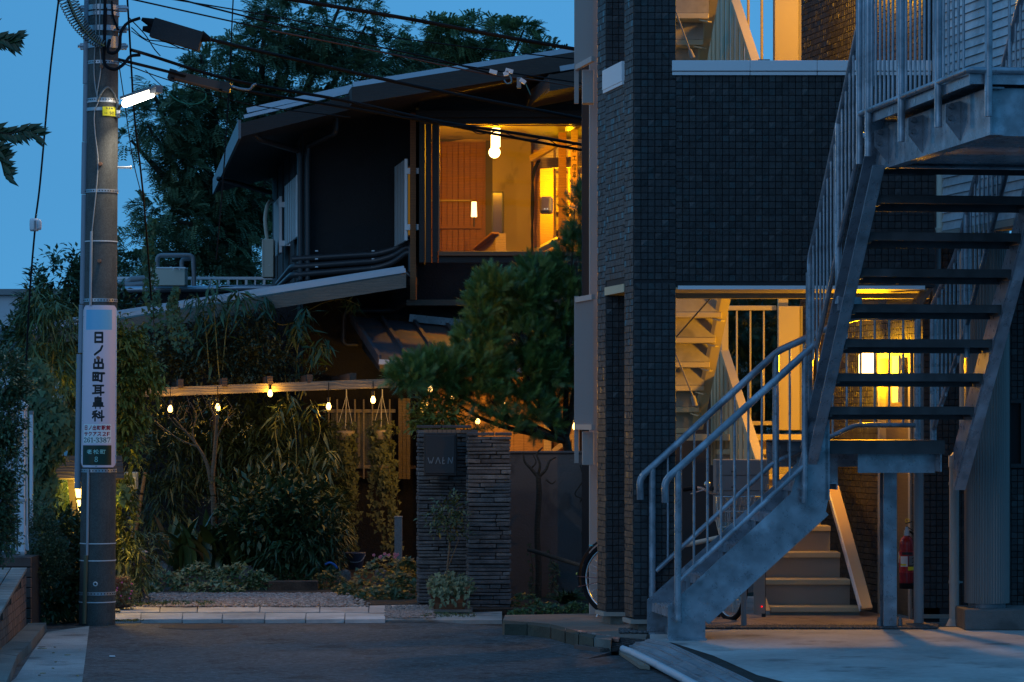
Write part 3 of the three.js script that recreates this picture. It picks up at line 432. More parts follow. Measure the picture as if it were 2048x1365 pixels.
  mesh('turnbuckle', rod(P(1380, 100, 23.6), P(1386, 116, 23.6), 0.016, 0.02, 10), M.beigeDark, st);
  // upper guard
  const UA = P(1512, 128, 23.4), UB = P(1440, -90, 24.8);
  mesh('guard_cap', bar(UA, UB, 0.07, 0.045), M.beige, st);
  for (let k = 0; k < 15; k++) { const a = UA.clone().lerp(UB, k / 15), b = UA.clone().lerp(UB, (k + 0.93) / 15); mesh('guard_rib', prism([a.clone().setY(3.7), b.clone().setY(3.7), b.clone().add(V(0, -0.02, 0)), a.clone().add(V(0, -0.02, 0))].map((p) => p.add(V((k % 2 ? 0 : -0.012) - 0.01, 0, 0))), V(0.012, 0, 0)), M.beige, st); }
  const UB3 = P(1412, -60, 25.1); for (let k = 0; k < 7; k++) { const a = UB.clone().lerp(UB3, k / 7), b = UB.clone().lerp(UB3, (k + 0.93) / 7); mesh('guard_rib', prism([a.clone().setY(3.6), b.clone().setY(3.6), b.clone().setY(5.2), a.clone().setY(5.2)].map((p) => p.add(V(k % 2 ? 0 : -0.01, 0, 0))), V(0.01, 0, 0)), M.beige, st); }
  mesh('sill_bracket', box(0.09, 0.012, 0.06, fx(1528, 23.4), fy(121, 23.4), -23.4), M.beigeDark, st);
}
// passage lamps: glowing square shade on the tiled wall, each with its own light
function wallLamp(name, label, c, power) {
  const t = thing(name, label, 'wall lamp');
  const glow = new THREE.MeshStandardMaterial({ color: 0xffffff, emissive: new THREE.Color().setRGB(1, 0.62, 0.22), emissiveIntensity: 6, roughness: 0.6 });
  mesh('lamp_shade', rbox(0.115, 0.2, 0.115, c.x, c.y - 0.02, c.z, 0.02), glow, t);
  mesh('lamp_cap', rbox(0.135, 0.05, 0.135, c.x, c.y + 0.106, c.z, 0.02), M.beigeDark, t);
  mesh('lamp_base', rbox(0.125, 0.02, 0.125, c.x, c.y - 0.132, c.z, 0.008), M.beigeDark, t);
  mesh('bracket', box(0.16, 0.04, 0.04, c.x + 0.12, c.y + 0.105, c.z - 0.004), M.beigeDark, t);
  const l = new THREE.PointLight(AMBER, power, 0, 2); l.position.copy(c); l.shadow.radius = 3; l.castShadow = true; scene.add(l);
}
wallLamp('wall_lamp', 'glowing lamp on the tiled wall beside the ground floor door', P(1734, 727, 23.38), 9.5);
wallLamp('wall_lamp', 'lamp on the upper tiled wall that lights the higher stair opening', P(1722, -60, 23.4), 8);
// ------------------------------------------------------------------ galvanised outdoor staircase (own axes: x along the lower flight, z towards the viewer)
const SO = V(0.979, 0, -21.393), SA = 8 * Math.PI / 180, su = V(Math.sin(SA), 0, Math.cos(SA)), sv = V(Math.cos(SA), 0, -Math.sin(SA));
const steel = thing('steel_staircase', 'galvanised steel outdoor staircase with open treads in front of the tiled flats', 'staircase', SO);
steel.rotation.y = SA;
function S(px, py, z) { const k = (px - CX) / F, x = (k * (-SO.z - su.z * z) - SO.x - su.x * z) / (sv.x + k * sv.z), d = -SO.z - sv.z * x - su.z * z; return V(x, HC + (HY - py) / F * d, z); }
{
  const st = steel, add = (n, g, m = M.zinc) => mesh(n, g, m, st), ZN = 0.70, ZF = 0.0, ZM = 0.35;
  // lower flight: near and far plate strings
  const near = [[1336, 1281], [1411, 1281], [1411, 1243], [1652, 1024], [1657, 1000], [1657, 760], [1644, 762], [1598, 930], [1582, 988], [1352, 1200], [1336, 1213]].map((p) => S(...p, ZN));
  add('stringer', prism(near, V(0, 0, -0.012)));
  add('stringer_flange', [bar(S(1411, 1243, ZN - 0.006), S(1652, 1024, ZN - 0.006), 0.06, 0.01, V(0, 0, 1)), box(0.27, 0.012, 0.1, (near[0].x + near[1].x) / 2, 0.006, ZN - 0.01)].map((g) => g), M.zinc);
  add('corner_flange', prism([S(1651, 1000, ZN + 0.0), S(1660, 1000, ZN), S(1660, 757, ZN), S(1651, 757, ZN)], V(0, 0, -0.09)));
  const far = [[1294, 1268], [1330, 1268], [1360, 1238], [1600, 1010], [1640, 905], [1640, 880], [1560, 960], [1306, 1190], [1294, 1200]].map((p) => S(...p, ZF));
  add('stringer', prism(far, V(0, 0, 0.012)));
  add('foot_plate', box(0.22, 0.012, 0.12, far[0].x + 0.11, 0.006, 0.02));
  add('foot_beam', box(0.16, 0.05, 0.62, far[0].x + 0.2, 0.027, ZM));
  // treads of the lower flight: chequered top, folded nose
  const X0 = S(1336, 1216, ZN).x + 0.012, GO = 0.236, R1 = 0.216, Y1 = 0.222;
  for (let i = 0; i < 5; i++) {
    const x = X0 + i * GO, y = Y1 + i * R1 + (i === 4 ? 0.0 : 0);
    const t = add('tread', [box(0.25, 0.008, 0.672, x + 0.125, y - 0.004, ZM), box(0.008, 0.055, 0.672, x + 0.004, y - 0.036, ZM), box(0.008, 0.04, 0.672, x + 0.246, y - 0.029, ZM)]);
    const rb = []; for (let k = 0; k < 9; k++) rb.push(box(0.007, 0.004, 0.65, x + 0.02 + k * 0.025, y + 0.002, ZM)); mesh('tread_ribs', rb, M.zinc, t);
    if (i < 4) add('riser_back', prism([V(x + 0.248, y - 0.01, 0.014), V(x + 0.252, y + R1 - 0.06, 0.014), V(x + 0.252, y + R1 - 0.06, 0.014 + 0.16), V(x + 0.248, y - 0.01, 0.014 + 0.16)], V(0.003, 0, 0)));
  }
  // landing with its beams and post
  const LX0 = S(1600, 960, 0.6).x, LX1 = S(1890, 890, 0.66).x, LY = 1.375, LZ0 = -0.45, LZ1 = 0.66, LZ = (LZ0 + LZ1) / 2, LD = LZ1 - LZ0;
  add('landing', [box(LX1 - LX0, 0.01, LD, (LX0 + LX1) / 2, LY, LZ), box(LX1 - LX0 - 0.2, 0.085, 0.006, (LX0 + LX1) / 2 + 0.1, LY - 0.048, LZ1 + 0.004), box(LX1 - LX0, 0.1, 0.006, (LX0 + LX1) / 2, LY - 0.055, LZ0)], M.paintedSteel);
  add('landing_beam', box(S(1870, 920, 0.5).x - S(1716, 920, 0.5).x, 0.21, 0.01, (S(1870, 920, 0.5).x + S(1716, 920, 0.5).x) / 2, LY - 0.12, 0.5));
  add('landing_beam', box(0.01, 0.2, LD - 0.04, LX1 - 0.02, LY - 0.115, LZ)); add('landing_beam', box(LX1 - LX0, 0.18, 0.01, (LX0 + LX1) / 2, LY - 0.105, LZ0 + 0.02));
  add('landing_rib', [box(LX1 - LX0 - 0.06, 0.07, 0.01, (LX0 + LX1) / 2, LY - 0.042, 0.1), box(LX1 - LX0 - 0.06, 0.07, 0.01, (LX0 + LX1) / 2, LY - 0.042, -0.2)]);
  add('kick_plate', box(0.3, 0.2, 0.008, LX0 + 0.27, LY - 0.22, 0.012));
  const hbx = S(1777, 1000, -0.3).x, PH = LY - 0.02;
  add('post', [box(0.1, PH, 0.008, hbx, PH / 2, -0.25), box(0.1, PH, 0.008, hbx, PH / 2, -0.35), box(0.008, PH, 0.092, hbx, PH / 2, -0.3)]);
  add('base_plate', box(0.22, 0.014, 0.2, hbx, 0.007, -0.3));
  for (const dx of [-0.078, 0.078]) { const b = add('anchor_bolt', [new THREE.CylinderGeometry(0.02, 0.02, 0.03, 6).translate(hbx + dx, 0.03, -0.26), rod(V(hbx + dx, 0.02, -0.26), V(hbx + dx, 0.085, -0.26), 0.012), new THREE.CylinderGeometry(0.018, 0.018, 0.02, 6).translate(hbx + dx, 0.058, -0.26)], M.zincDark); }
  // upper flight: C-channel strings and folded pan treads seen from below
  const ZU = 0.566, GU = 0.21, RU = 0.226, YU = 1.388, nose = (z) => YU + RU * (z - ZU) / GU, xl = 1.055, xr = S(1943, 749, ZU + 2 * GU).x + 0.02, zE = ZU + 9 * GU;
  const sect = (x, s) => { const lo = (z) => V(x, nose(z) - 0.30, z), hi = (z) => V(x, nose(z) - 0.02, z); const z0 = 0.52, z1 = zE + 0.02, dx = 0.075 * s;
    return [prism([lo(z0), hi(z0), hi(z1), lo(z1)], V(0.009 * s, 0, 0)), prism([lo(z0), lo(z1), lo(z1).add(V(-dx, 0, 0)), lo(z0).add(V(-dx, 0, 0))], V(0, -0.01, 0.009)), prism([hi(z0), hi(z1), hi(z1).add(V(-dx, 0, 0)), hi(z0).add(V(-dx, 0, 0))], V(0, 0.01, -0.009))]; };
  add('stringer', sect(xl, 1)); add('stringer', sect(xr, -1));
  for (let i = 1; i < 9; i++) {
    const z = ZU + i * GU, y = YU + i * RU, w = xr - xl - 0.02, xm = (xl + xr) / 2;
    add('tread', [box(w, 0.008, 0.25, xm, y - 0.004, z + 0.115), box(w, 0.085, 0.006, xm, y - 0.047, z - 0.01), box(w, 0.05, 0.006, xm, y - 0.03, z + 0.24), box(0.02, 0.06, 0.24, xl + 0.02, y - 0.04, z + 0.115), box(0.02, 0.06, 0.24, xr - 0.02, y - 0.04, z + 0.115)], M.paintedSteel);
  }
  // upper landing
  const PX0 = 0.965, PX1 = 2.18, PZ0 = zE, PZ1 = 4.77, PY = 3.43, wb = 0.27;
  add('landing', box(PX1 - PX0, 0.012, PZ1 - PZ0, (PX0 + PX1) / 2, PY, (PZ0 + PZ1) / 2));
  add('landing_edge', [box(0.012, 0.06, PZ1 - PZ0 + 0.1, PX0 - 0.02, PY + 0.0, (PZ0 + PZ1) / 2 - 0.05), box(PX1 - PX0 + 0.04, 0.06, 0.012, (PX0 + PX1) / 2 - 0.02, PY + 0.0, PZ1 + 0.012)]);
  const chan = (x0, z0, x1, z1) => { const a = V(x0, 0, z0), b = V(x1, 0, z1), n = V(-(z1 - z0), 0, x1 - x0).normalize().multiplyScalar(0.075); const q = (y, h, off, w) => prism([a.clone().add(off).setY(y), b.clone().add(off).setY(y), b.clone().add(off).add(w).setY(y), a.clone().add(off).add(w).setY(y)], V(0, h, 0)); const z = V(0, 0, 0), thin = n.clone().multiplyScalar(0.11); return [q(PY - 0.04 - wb, wb, z, thin), q(PY - 0.05, 0.01, thin, n), q(PY - 0.04 - wb, 0.01, thin, n)]; };
  add('landing_beam', chan(PX0 + 0.09, PZ1 - 0.02, PX0 + 0.09, PZ0 + 0.02)); add('landing_beam', chan(PX1, PZ1 - 0.08, PX0 + 0.1, PZ1 - 0.08)); add('landing_beam', chan(PX0 + 0.1, PZ0 + 0.05, PX1, PZ0 + 0.05));
  add('landing_underside', box(PX1 - PX0 - 0.2, 0.006, PZ1 - PZ0 - 0.2, (PX0 + PX1) / 2, PY - 0.28, (PZ0 + PZ1) / 2), M.zinc);
  for (const z of [PZ0 + 0.14, PZ0 + 0.92, PZ0 + 1.72]) {
    add('stiffener', prism([V(PX0 + 0.088, PY - 0.06, z), V(PX0 - 0.0, PY - 0.08, z), V(PX0 - 0.0, PY - 0.18, z), V(PX0 + 0.088, PY - 0.29, z)], V(0, 0, -0.009)));
    for (const dy of [-0.09, -0.16]) add('bolt', rod(V(PX0 + 0.03, PY + dy, z), V(PX0 + 0.03, PY + dy, z + 0.022), 0.017, 0.017, 6), M.zincDark);
  }
  // rails. near side of the lower flight
  const rr = 0.025, TR = (n, pts, r = rr, b = 0.07) => add(n, tube(pts, r, b, 10));
  const zn = ZN + 0.045, N = (x, y) => S(x, y, zn), zf = -0.04, Fp = (x, y) => S(x, y, zf);
  const nearY = (x) => 963 + (x - 1329) * (688 - 963) / (1632 - 1329), nearLo = (x) => 1166 + (x - 1356) * (935 - 1166) / (1608 - 1356);
  TR('handrail', [N(1331, 1006), N(1330, 962), N(1633, 687)], 0.026, 0.05);
  TR('lower_rail', [N(1358, 1163), N(1607, 934)], 0.018);
  add('rail_post', rod(N(1356, nearY(1356) + 4), N(1356, 1243), rr)); add('rail_post', rod(N(1610, nearY(1610) + 4), N(1610, 1006), rr * 0.9));
  for (const [x, y] of [[1352, 1216], [1352, 1236], [1606, 978], [1606, 996]]) add('bolt', rod(S(x - 3, y, ZN), S(x - 3, y, ZN + 0.045), 0.012, 0.012, 6), M.zincDark);
  for (const x of [1388, 1415, 1442, 1469, 1497, 1524, 1552, 1580]) add('baluster', rod(N(x, nearY(x)), N(x, nearLo(x)), 0.0085));
  const farY = (x) => 958 + (x - 1279) * (703 - 958) / (1556 - 1279), farLo = (x) => 1143 + (x - 1312) * (922 - 1143) / (1555 - 1312);
  TR('handrail', [Fp(1281, 1000), Fp(1280, 957), Fp(1557, 702), Fp(1673, 650)], 0.026, 0.05);
  TR('handrail', [Fp(1673, 650), Fp(1712, 634), Fp(1840, 634)], 0.026, 0.05);
  TR('lower_rail', [Fp(1312, 1143), Fp(1548, 926), Fp(1662, 874), Fp(1711, 851), Fp(1836, 851)], 0.018, 0.05);
  add('rail_post', rod(Fp(1305, farY(1305) + 4), Fp(1305, 1195), rr)); add('rail_post', rod(Fp(1552, farY(1552)), Fp(1552, 985), rr));
  for (const x of [1336, 1362, 1389, 1416, 1443, 1470, 1497, 1524]) add('baluster', rod(Fp(x, farY(x)), Fp(x, farLo(x)), 0.0085));
  for (const x of [1580, 1608, 1636]) add('baluster', rod(Fp(x, 702 + (x - 1557) * -0.45), Fp(x, 926 - (x - 1548) * 0.46), 0.0085));
  for (const x of [1666, 1694, 1722, 1750, 1779, 1807]) add('baluster', rod(Fp(x, x < 1712 ? 654 - (x - 1666) * 0.44 : 634), Fp(x, x < 1711 ? 872 - (x - 1666) * 0.47 : 851), 0.0085));
  add('rail_post', rod(V(Fp(1836, 700).x, 2.28, zf), V(Fp(1836, 700).x, LY - 0.2, zf), rr));
  // left side of the upper flight
  const xR = 1.015, top = (z) => V(xR, nose(z) + 1.16, z), low = (z) => V(xR, nose(z) + 0.34, z), zA = 0.66, zB = 2.42;
  TR('handrail', [V(xR, nose(zA) + 0.42, zA - 0.01), top(zA), top(zB), V(xR, nose(zB) + 1.12, zB + 0.4)], 0.022, 0.05);
  TR('lower_rail', [V(xR, nose(0.86) + 0.32, 0.86), low(2.1), V(xR, nose(2.16) + 0.22, 2.26)], 0.018, 0.04);
  add('rail_post', rod(V(xR, nose(zA) + 1.06, zA - 0.02), V(xR, nose(zA) - 0.0, zA - 0.02), 0.026));
  for (let i = 1; i <= 17; i++) { const z = zA + i * 0.1; if (i === 8) { add('rail_post', rod(top(z), V(xR, nose(z) - 0.05, z), 0.024)); add('rail_bracket', box(0.16, 0.09, 0.05, xR + 0.075, nose(z) - 0.05, z)); } else add('baluster', rod(top(z), low(z), 0.0085)); }
  for (const [x, y] of [[1689, 522], [1689, 540]]) add('bolt', rod(S(x, y, 1.5), S(x + 5, y, 1.53), 0.014, 0.014, 6), M.zincDark);
  add('rail_bracket', prism([S(1644, 728, ZN + 0.02), S(1657, 728, ZN + 0.02), S(1657, 762, ZN + 0.02), S(1644, 762, ZN + 0.02)], V(0, 0, -0.012))); 
  for (const y of [735, 753]) add('bolt', rod(S(1650, y, ZN + 0.02), S(1650, y, ZN + 0.05), 0.014, 0.014, 6), M.zincDark);
  // right side of the upper flight
  const xQ = 1.985, topQ = (z) => V(xQ, nose(z) + 0.88, z), lowQ = (z) => V(xQ, nose(z) + 0.12, z);
  TR('handrail', [V(xQ, 2.34, 0.36), topQ(0.92), topQ(2.42), V(xQ, nose(2.42) + 1.0, 2.9)], 0.022, 0.1);
  TR('lower_rail', [V(xQ, 1.45, 0.36), V(xQ, 1.616, 0.54), lowQ(1.1), lowQ(2.3)], 0.018, 0.06);
  add('rail_post', rod(V(xQ, 2.34, 0.36), V(xQ, LY - 0.1, 0.36), 0.025));
  for (let i = 1; i <= 20; i++) { const z = 0.38 + i * 0.1; if (i === 8) add('rail_post', rod(topQ(z), V(xQ, nose(z) - 0.1, z), 0.024)); else add('baluster', rod(z < 0.92 ? V(xQ, 2.34 + (z - 0.36) * 0.55, z) : topQ(z), z < 1.1 ? V(xQ, 1.45 + (z - 0.36) * 0.75, z) : lowQ(z), 0.0085)); }
  // guard of the upper landing
  const gy = 0.045, rail = (pts, r) => TR('handrail', pts, r, 0.05), E0 = V(PX0 - 0.05, PY + gy, PZ0 - 0.06), E1 = V(PX0 - 0.05, PY + gy, PZ1 + 0.05), E2 = V(PX1, PY + gy, PZ1 + 0.05);
  TR('toe_rail', [E0, E1, E2], 0.018, 0.04); rail([E0.clone().add(V(0, 1.1, 0)), E1.clone().add(V(0, 1.1, 0)), E2.clone().add(V(0, 1.1, 0))], 0.022);
  const post = (p, dn) => add('rail_post', rod(p.clone().add(V(0, 1.1, 0)), p.clone().add(V(0, -dn, 0)), 0.023));
  post(E0.clone().add(V(0, 0, 0.0)), 0.32); post(E0.clone().add(V(0.0, 0, 0.22)), 0.29);
  post(V(E0.x, E0.y, PZ0 + 0.94), 0.27); post(V(E0.x, E0.y, PZ0 + 1.74), 0.26); post(V(PX0 + 0.06, E0.y, PZ1 + 0.05), 0.26);
  for (let z = PZ0 + 0.05; z < PZ1; z += 0.1) { if ([0.16, 0.94, 1.74].some((o) => Math.abs(z - PZ0 - o) < 0.045)) continue; add('baluster', rod(V(E0.x, E0.y, z), V(E0.x, E0.y + 1.1, z), 0.0085)); }
  for (let x = PX0 + 0.18; x < PX1; x += 0.115) add('baluster', rod(V(x, E0.y, PZ1 + 0.05), V(x, E0.y + 1.1, PZ1 + 0.05), 0.0085));
}
{ // ribbed round column cover on its concrete foot, and downpipes
  const c = P(1974.5, 1210, 21.95), col = thing('ribbed_column', 'round grey ribbed column cover standing on a concrete foot', 'column'), g = [];
  const pts = []; for (let i = 0; i < 144; i++) { const a = i / 144 * Math.PI * 2, r = 0.163 + (i % 3 === 0 ? -0.0035 : 0.001); pts.push(V(c.x + Math.cos(a) * r, fy(1206, 21.95), c.z + Math.sin(a) * r)); }
  mesh('cover', prism(pts, V(0, 2.1 + 1.4, 0)), mat(0.16, 0.15, 0.145, 0.4, { metalness: 0.35 }), col);
  mesh('shaft', new THREE.CylinderGeometry(0.135, 0.135, 0.2, 32).translate(c.x, fy(1206, 21.95) - 0.08, c.z), M.zincDark, col);
  mesh('concrete_foot', rbox(0.56, 0.152, 0.5, c.x + 0.08, 0.076, c.z, 0.012), mat(0.16, 0.155, 0.15, 0.9, { map: T.concC, bumpMap: T.asphaltB, bumpScale: 0.003 }), col);
  const d1 = thing('downpipe', 'pale square-shouldered downpipe beside the ribbed column', 'downpipe'), dp = mat(0.36, 0.35, 0.33, 0.5);
  mesh('pipe', tube([P(1909, 1246, 22.2), P(1909, 915, 22.2), P(1929, 903, 22.3), P(1929, 300, 22.3)], 0.036, 0.03, 14), dp, d1);
  mesh('elbow', rod(P(1909, 935, 22.2), P(1909, 912, 22.2), 0.042, 0.042, 14), dp, d1); mesh('shoe', new THREE.CylinderGeometry(0.04, 0.062, 0.05, 16).translate(P(1909, 1250, 22.2).x, 0.025, -22.2), dp, d1);
  for (const y of [968, 1165]) mesh('bracket', [rod(P(1909, y - 3, 22.2), P(1909, y + 3, 22.2), 0.041, 0.041, 14), bar(P(1914, y, 22.22), P(1925, y, 22.4), 0.012, 0.012)], dp, d1);
  const d2 = thing('drain_pipe', 'grey round drain pipe crossing under the ceiling and down beside the door', 'drain pipe'), gp = M.greyPipe;
  mesh('pipe', tube([P(1838, 1247, 22.1), P(1838, 700, 22.1)], 0.037, 0.03, 14), gp, d2);
  mesh('pipe', tube([P(1867, 160, 21.85), P(1867, 560, 21.85), P(1832, 612, 21.95), P(1780, 610, 22.2)], 0.038, 0.05, 14), gp, d2);
  mesh('collar', rod(P(1867, 556, 21.85), P(1858, 572, 21.87), 0.045, 0.045, 14), gp, d2); mesh('collar', rod(P(1838, 604, 21.93), P(1826, 618, 21.97), 0.045, 0.045, 14), gp, d2);
  const d3 = thing('downpipe', 'pale grey downpipe with collar at the corner of the sided house', 'downpipe');
  mesh('pipe', rod(P(1883, 462, 21.4), P(1883, -60, 21.4), 0.034, 0.034, 14), M.cream, d3); mesh('collar', rod(P(1883, 84, 21.4), P(1883, 78, 21.4), 0.042, 0.042, 14), M.cream, d3); mesh('shoe', rod(P(1883, 470, 21.4), P(1883, 456, 21.4), 0.03, 0.045, 14), M.cream, d3);
  mesh('lower_pipe', rod(P(1874, 462, 21.7), P(1874, 700, 21.7), 0.03, 0.03, 12), gp, d3);
}
{ // neighbouring house whose sided upper storey overhangs on the ribbed column
  const h = thing('sided_house', 'overhanging house storey of pale horizontal lap siding behind the steel rails', 'building'), Nd = V(0.215, 0, 1).normalize(), o = P(1889, 847, 21.35), R = rng(8);
  const at = (L, y) => V(o.x, y, o.z).addScaledVector(Nd, L), Yb = fy(462, 21.35), n = V(-Nd.z, 0, Nd.x), sid = [mat(0.8, 0.82, 0.84, 0.6, { map: T.concC }), mat(0.76, 0.78, 0.8, 0.6, { map: T.concC })], LE = 4.2;
  mesh('wall_core', prism([at(0, Yb), at(LE, Yb), at(LE, Yb + 3), at(0, Yb + 3)], V(1.6, 0, 0)), M.grout, h);
  for (let k = 0; k < 44; k++) { const y = Yb + k * 0.062, a = at(0, y), b = at(LE, y), t = n.clone().multiplyScalar(0.017), t2 = n.clone().multiplyScalar(0.004), up = V(0, 0.06, 0); mesh('siding_board', prism([a.clone().add(t), a.clone().add(up).add(t2), a.clone().add(up), a], b.clone().sub(a)), sid[k % 3 ? 0 : 1], h); }
  mesh('lower_trim', prism([at(0, Yb - 0.05), at(LE, Yb - 0.05), at(LE, Yb - 0.003), at(0, Yb - 0.003)].map((p) => p.add(n.clone().multiplyScalar(0.02))), V(0.1, 0, 0)), M.beigeDark, h);
}
// ------------------------------------------------------------------ the old black house behind the garden
const house = thing('black_house', 'old black timber house with sloping roofs and a large lit upstairs window', 'house');
const HD = 32, BAY = 31.3, Hl = V(-0.135, 0, -1).normalize();  // direction in which its flanks recede
{
  const add = (n, g, m, keep) => mesh(n, g, m, house, keep), poly = (pts, d, off) => prism(pts.map(([x, y]) => P(x, y, d)), off), bk = (k) => Hl.clone().multiplyScalar(k);
  // upper block: front, left flank, wall below the bay
  add('wall', poly([[606, 1165], [606, 238], [838, 180], [838, 1165]], HD, V(0, 0, -0.16)), M.blackWall);
  const c = P(606, 847, HD), fl = (L, y) => V(c.x, y, c.z).addScaledVector(Hl, L);
  const flankTop = fy(262, HD), flank = (a, b, y0, y1) => prism([fl(a, y0), fl(b, y0), fl(b, y1), fl(a, y1)], V(0.14, 0, 0));
  add('side_wall', flank(0.002, 6, -0.1, flankTop), mat(0.05, 0.036, 0.034, 0.8, { map: T.plasterC, bumpMap: T.plasterB, bumpScale: 0.005 }));
  for (const L of [0.3, 1.3, 2.4, 3.6, 4.8]) add('wall_batten', flank(L, L + 0.05, 1.6, flankTop - 0.01).translate(-0.012, 0, 0), M.blackWood);
  add('lower_wall', poly([[834, 1165], [834, 526], [1290, 526], [1290, 1165]], HD - 0.2, V(0, 0, -0.16)), M.blackWall);
  // the bay: timber cheeks, head, sill and the room behind
  const D = BAY;
  for (let i = 0; i < 3; i++) add('cladding_plank', rbox(fx(850 + i * 13, D) - fx(838 + i * 13, D) - 0.004, fy(222, D) - fy(526, D), 0.04, fx(844 + i * 13, D), fy(374, D), -D + 0.01, 0.006), M.blackWood);
  add('bay_cheek', prism([P(838, 205, D + 0.02), P(838, 526, D + 0.02), P(838, 526, D + 0.02).add(V(0, 0, -0.9)), P(838, 205, D + 0.02).add(V(0, 0, -0.9))], V(0.05, 0, 0)), M.blackWood);
  add('head_beam', [rbox(fx(1260, D) - fx(832, D), fy(222, D) - fy(237, D), 0.09, (fx(1260, D) + fx(832, D)) / 2, fy(229.5, D), -D + 0.05), rbox(fx(1260, D) - fx(838, D), fy(237.5, D) - fy(249, D), 0.05, (fx(1260, D) + fx(838, D)) / 2, fy(243, D), -D + 0.03)], M.blackWood);
  add('wall', poly([[838, 222], [838, 170], [1300, 100], [1300, 222]], D, V(0, 0, -0.12)), M.blackWood);
  add('sill', rbox(fx(1260, D) - fx(877, D), fy(504, D) - fy(513, D), 0.12, (fx(1260, D) + fx(877, D)) / 2, fy(508.5, D), -D + 0.03), M.redWood);
  add('sill_apron', rbox(fx(1260, D) - fx(877, D), fy(513.5, D) - fy(527, D), 0.06, (fx(1260, D) + fx(877, D)) / 2, fy(520, D), -D + 0.02), M.blackWood);
  const win = add('window', [rbox(0.02, fy(249, D) - fy(504, D), 0.06, fx(877.5, D), fy(376.5, D), -D), rbox(fx(1260, D) - fx(877, D), 0.014, 0.06, fx(1068, D), fy(251, D), -D)], M.redWood);
  mesh('pane', box(fx(1260, D) - fx(879, D), fy(251, D) - fy(503.5, D), 0.004, fx(1069.5, D), fy(377, D), -D - 0.012), M.glass, win);
  // room: floor, ceiling, walls
  const B = D + 3.0, wd = (w) => mat(...w, 0.7, { map: T.woodC, bumpMap: T.woodB, bumpScale: 0.001 });
  const olive = mat(0.36, 0.27, 0.10, 0.85, { map: T.plasterC }), redp = wd([0.32, 0.12, 0.035]), xL = fx(879, D) - 0.25, yC = fy(262, D + 0.6) + 0.14, yF = fy(503, D) - 0.5;
  add('room_floor', box(5.2, 0.06, 6.4, xL + 2.5, yF - 0.03, -D - 3.3), M.brownWood);
  add('ceiling', prism([V(xL, yC, -D - 0.06), V(xL + 1.9, yC, -D - 0.06), V(xL + 1.9, yC, -B), V(xL, yC, -B)], V(0, 0.05, 0)), olive);
  add('room_wall', box(0.06, yC - yF, 6.4, xL - 0.03, (yC + yF) / 2, -D - 3.28), redp);
  add('room_wall', box(fx(1002, B) - xL, yC - yF, 0.05, (fx(1002, B) + xL) / 2, (yC + yF) / 2, -B - 0.33), redp);
  for (const [i, x] of [882, 893, 904, 916, 928, 940, 953, 966].entries()) add('wall_panel', rbox(fx(x + 10.5, B) - fx(x, B), yC - yF - 0.02, 0.02, (fx(x, B) + fx(x + 10.5, B)) / 2, (yC + yF) / 2, -B - 0.29 + (i % 2) * 0.004, 0.004), redp);
  add('dark_post', box(0.09, yC - yF, 0.1, fx(979, B), (yC + yF) / 2, -B - 0.2), mat(0.05, 0.035, 0.02, 0.7));
  add('room_wall', box(fx(1062, B) - fx(985, B), yC - yF, 0.06, (fx(1062, B) + fx(985, B)) / 2, (yC + yF) / 2, -B - 0.05), olive);
  add('picture_rail', box(0.5, 0.02, 0.03, fx(900, B), fy(398, B), -B - 0.26), M.paleWood); add('picture_rail', box(0.6, 0.03, 0.03, fx(908, B), fy(452, B), -B - 0.26), redp);
  add('room_wall', box(6, 3.2, 0.06, xL + 2.9, yF + 1.5, -37.4), wd([0.5, 0.3, 0.09]));
  add('ceiling', box(3.6, 0.05, 6.2, xL + 3.75, yC + 0.28, -D - 3.2), wd([0.5, 0.3, 0.09]));
  // unfinished part on the right: studs, braces and sheathing
  const st = (x0, x1, d, y0 = 250, y1 = 505, m = M.paleWood) => add('stud', rbox(fx(x1, d) - fx(x0, d), fy(y0, d) - fy(y1, d), 0.09, (fx(x0, d) + fx(x1, d)) / 2, (fy(y0, d) + fy(y1, d)) / 2, -d, 0.004), m);
  const orange = wd([0.42, 0.2, 0.055]), yel = wd([0.62, 0.42, 0.13]);
  st(1067, 1080, 34.2, 300, 530, orange); st(1117, 1133, 33.4, 265, 530, orange); st(1142, 1156, 33.2, 250, 530, yel); st(1168, 1176, 33.0, 250, 530, yel); st(1182, 1200, 33.2, 250, 530, orange); st(1107, 1112, 35.6, 300, 520, yel); st(1136, 1141, 36.2, 300, 520, orange);
  add('stud', [bar(P(1063, 318, 33.9), P(1118, 285, 33.4), 0.05, 0.07), bar(P(1076, 328, 35), P(1180, 322, 35), 0.05, 0.12), bar(P(1072, 503, 34), P(1120, 478, 35.6), 0.06, 0.06)], yel);
  for (const [x0, x1, y0, y1] of [[1070, 1200, 250, 330], [1080, 1111, 334, 506], [1106, 1141, 330, 520], [1140, 1210, 330, 520]]) { const d = x0 === 1080 ? 36.2 : 37 + (x0 % 7) * 0.03; add('sheathing', box(fx(x1, d) - fx(x0, d), fy(y0, d) - fy(y1, d), 0.03, (fx(x0, d) + fx(x1, d)) / 2, (fy(y0, d) + fy(y1, d)) / 2, -d), x0 === 1080 ? orange : yel); }
  for (let i = 0; i < 5; i++) add('wall_lath', rbox(0.9, 0.06, 0.03, fx(1150, 36.8), fy(352 + i * 34, 36.8), -36.8), i % 2 ? orange : yel);
  add('rafter', bar(P(1134, 258, 33), P(1148, 250, 32.2), 0.04, 0.05), M.white);
  for (let i = 0; i < 4; i++) add('cable', pipe(curve([P(1080 - i * 1.5, 322, 34.1), P(1070 - i * 1.6, 345, 34.0), P(1064 + i, 380, 34.0), P(1063 + i * 1.2, 430, 34), P(1066 - i, 470, 34), P(1063 + i, 505, 34)], 16), 0.009, 5), M.blackRubber);
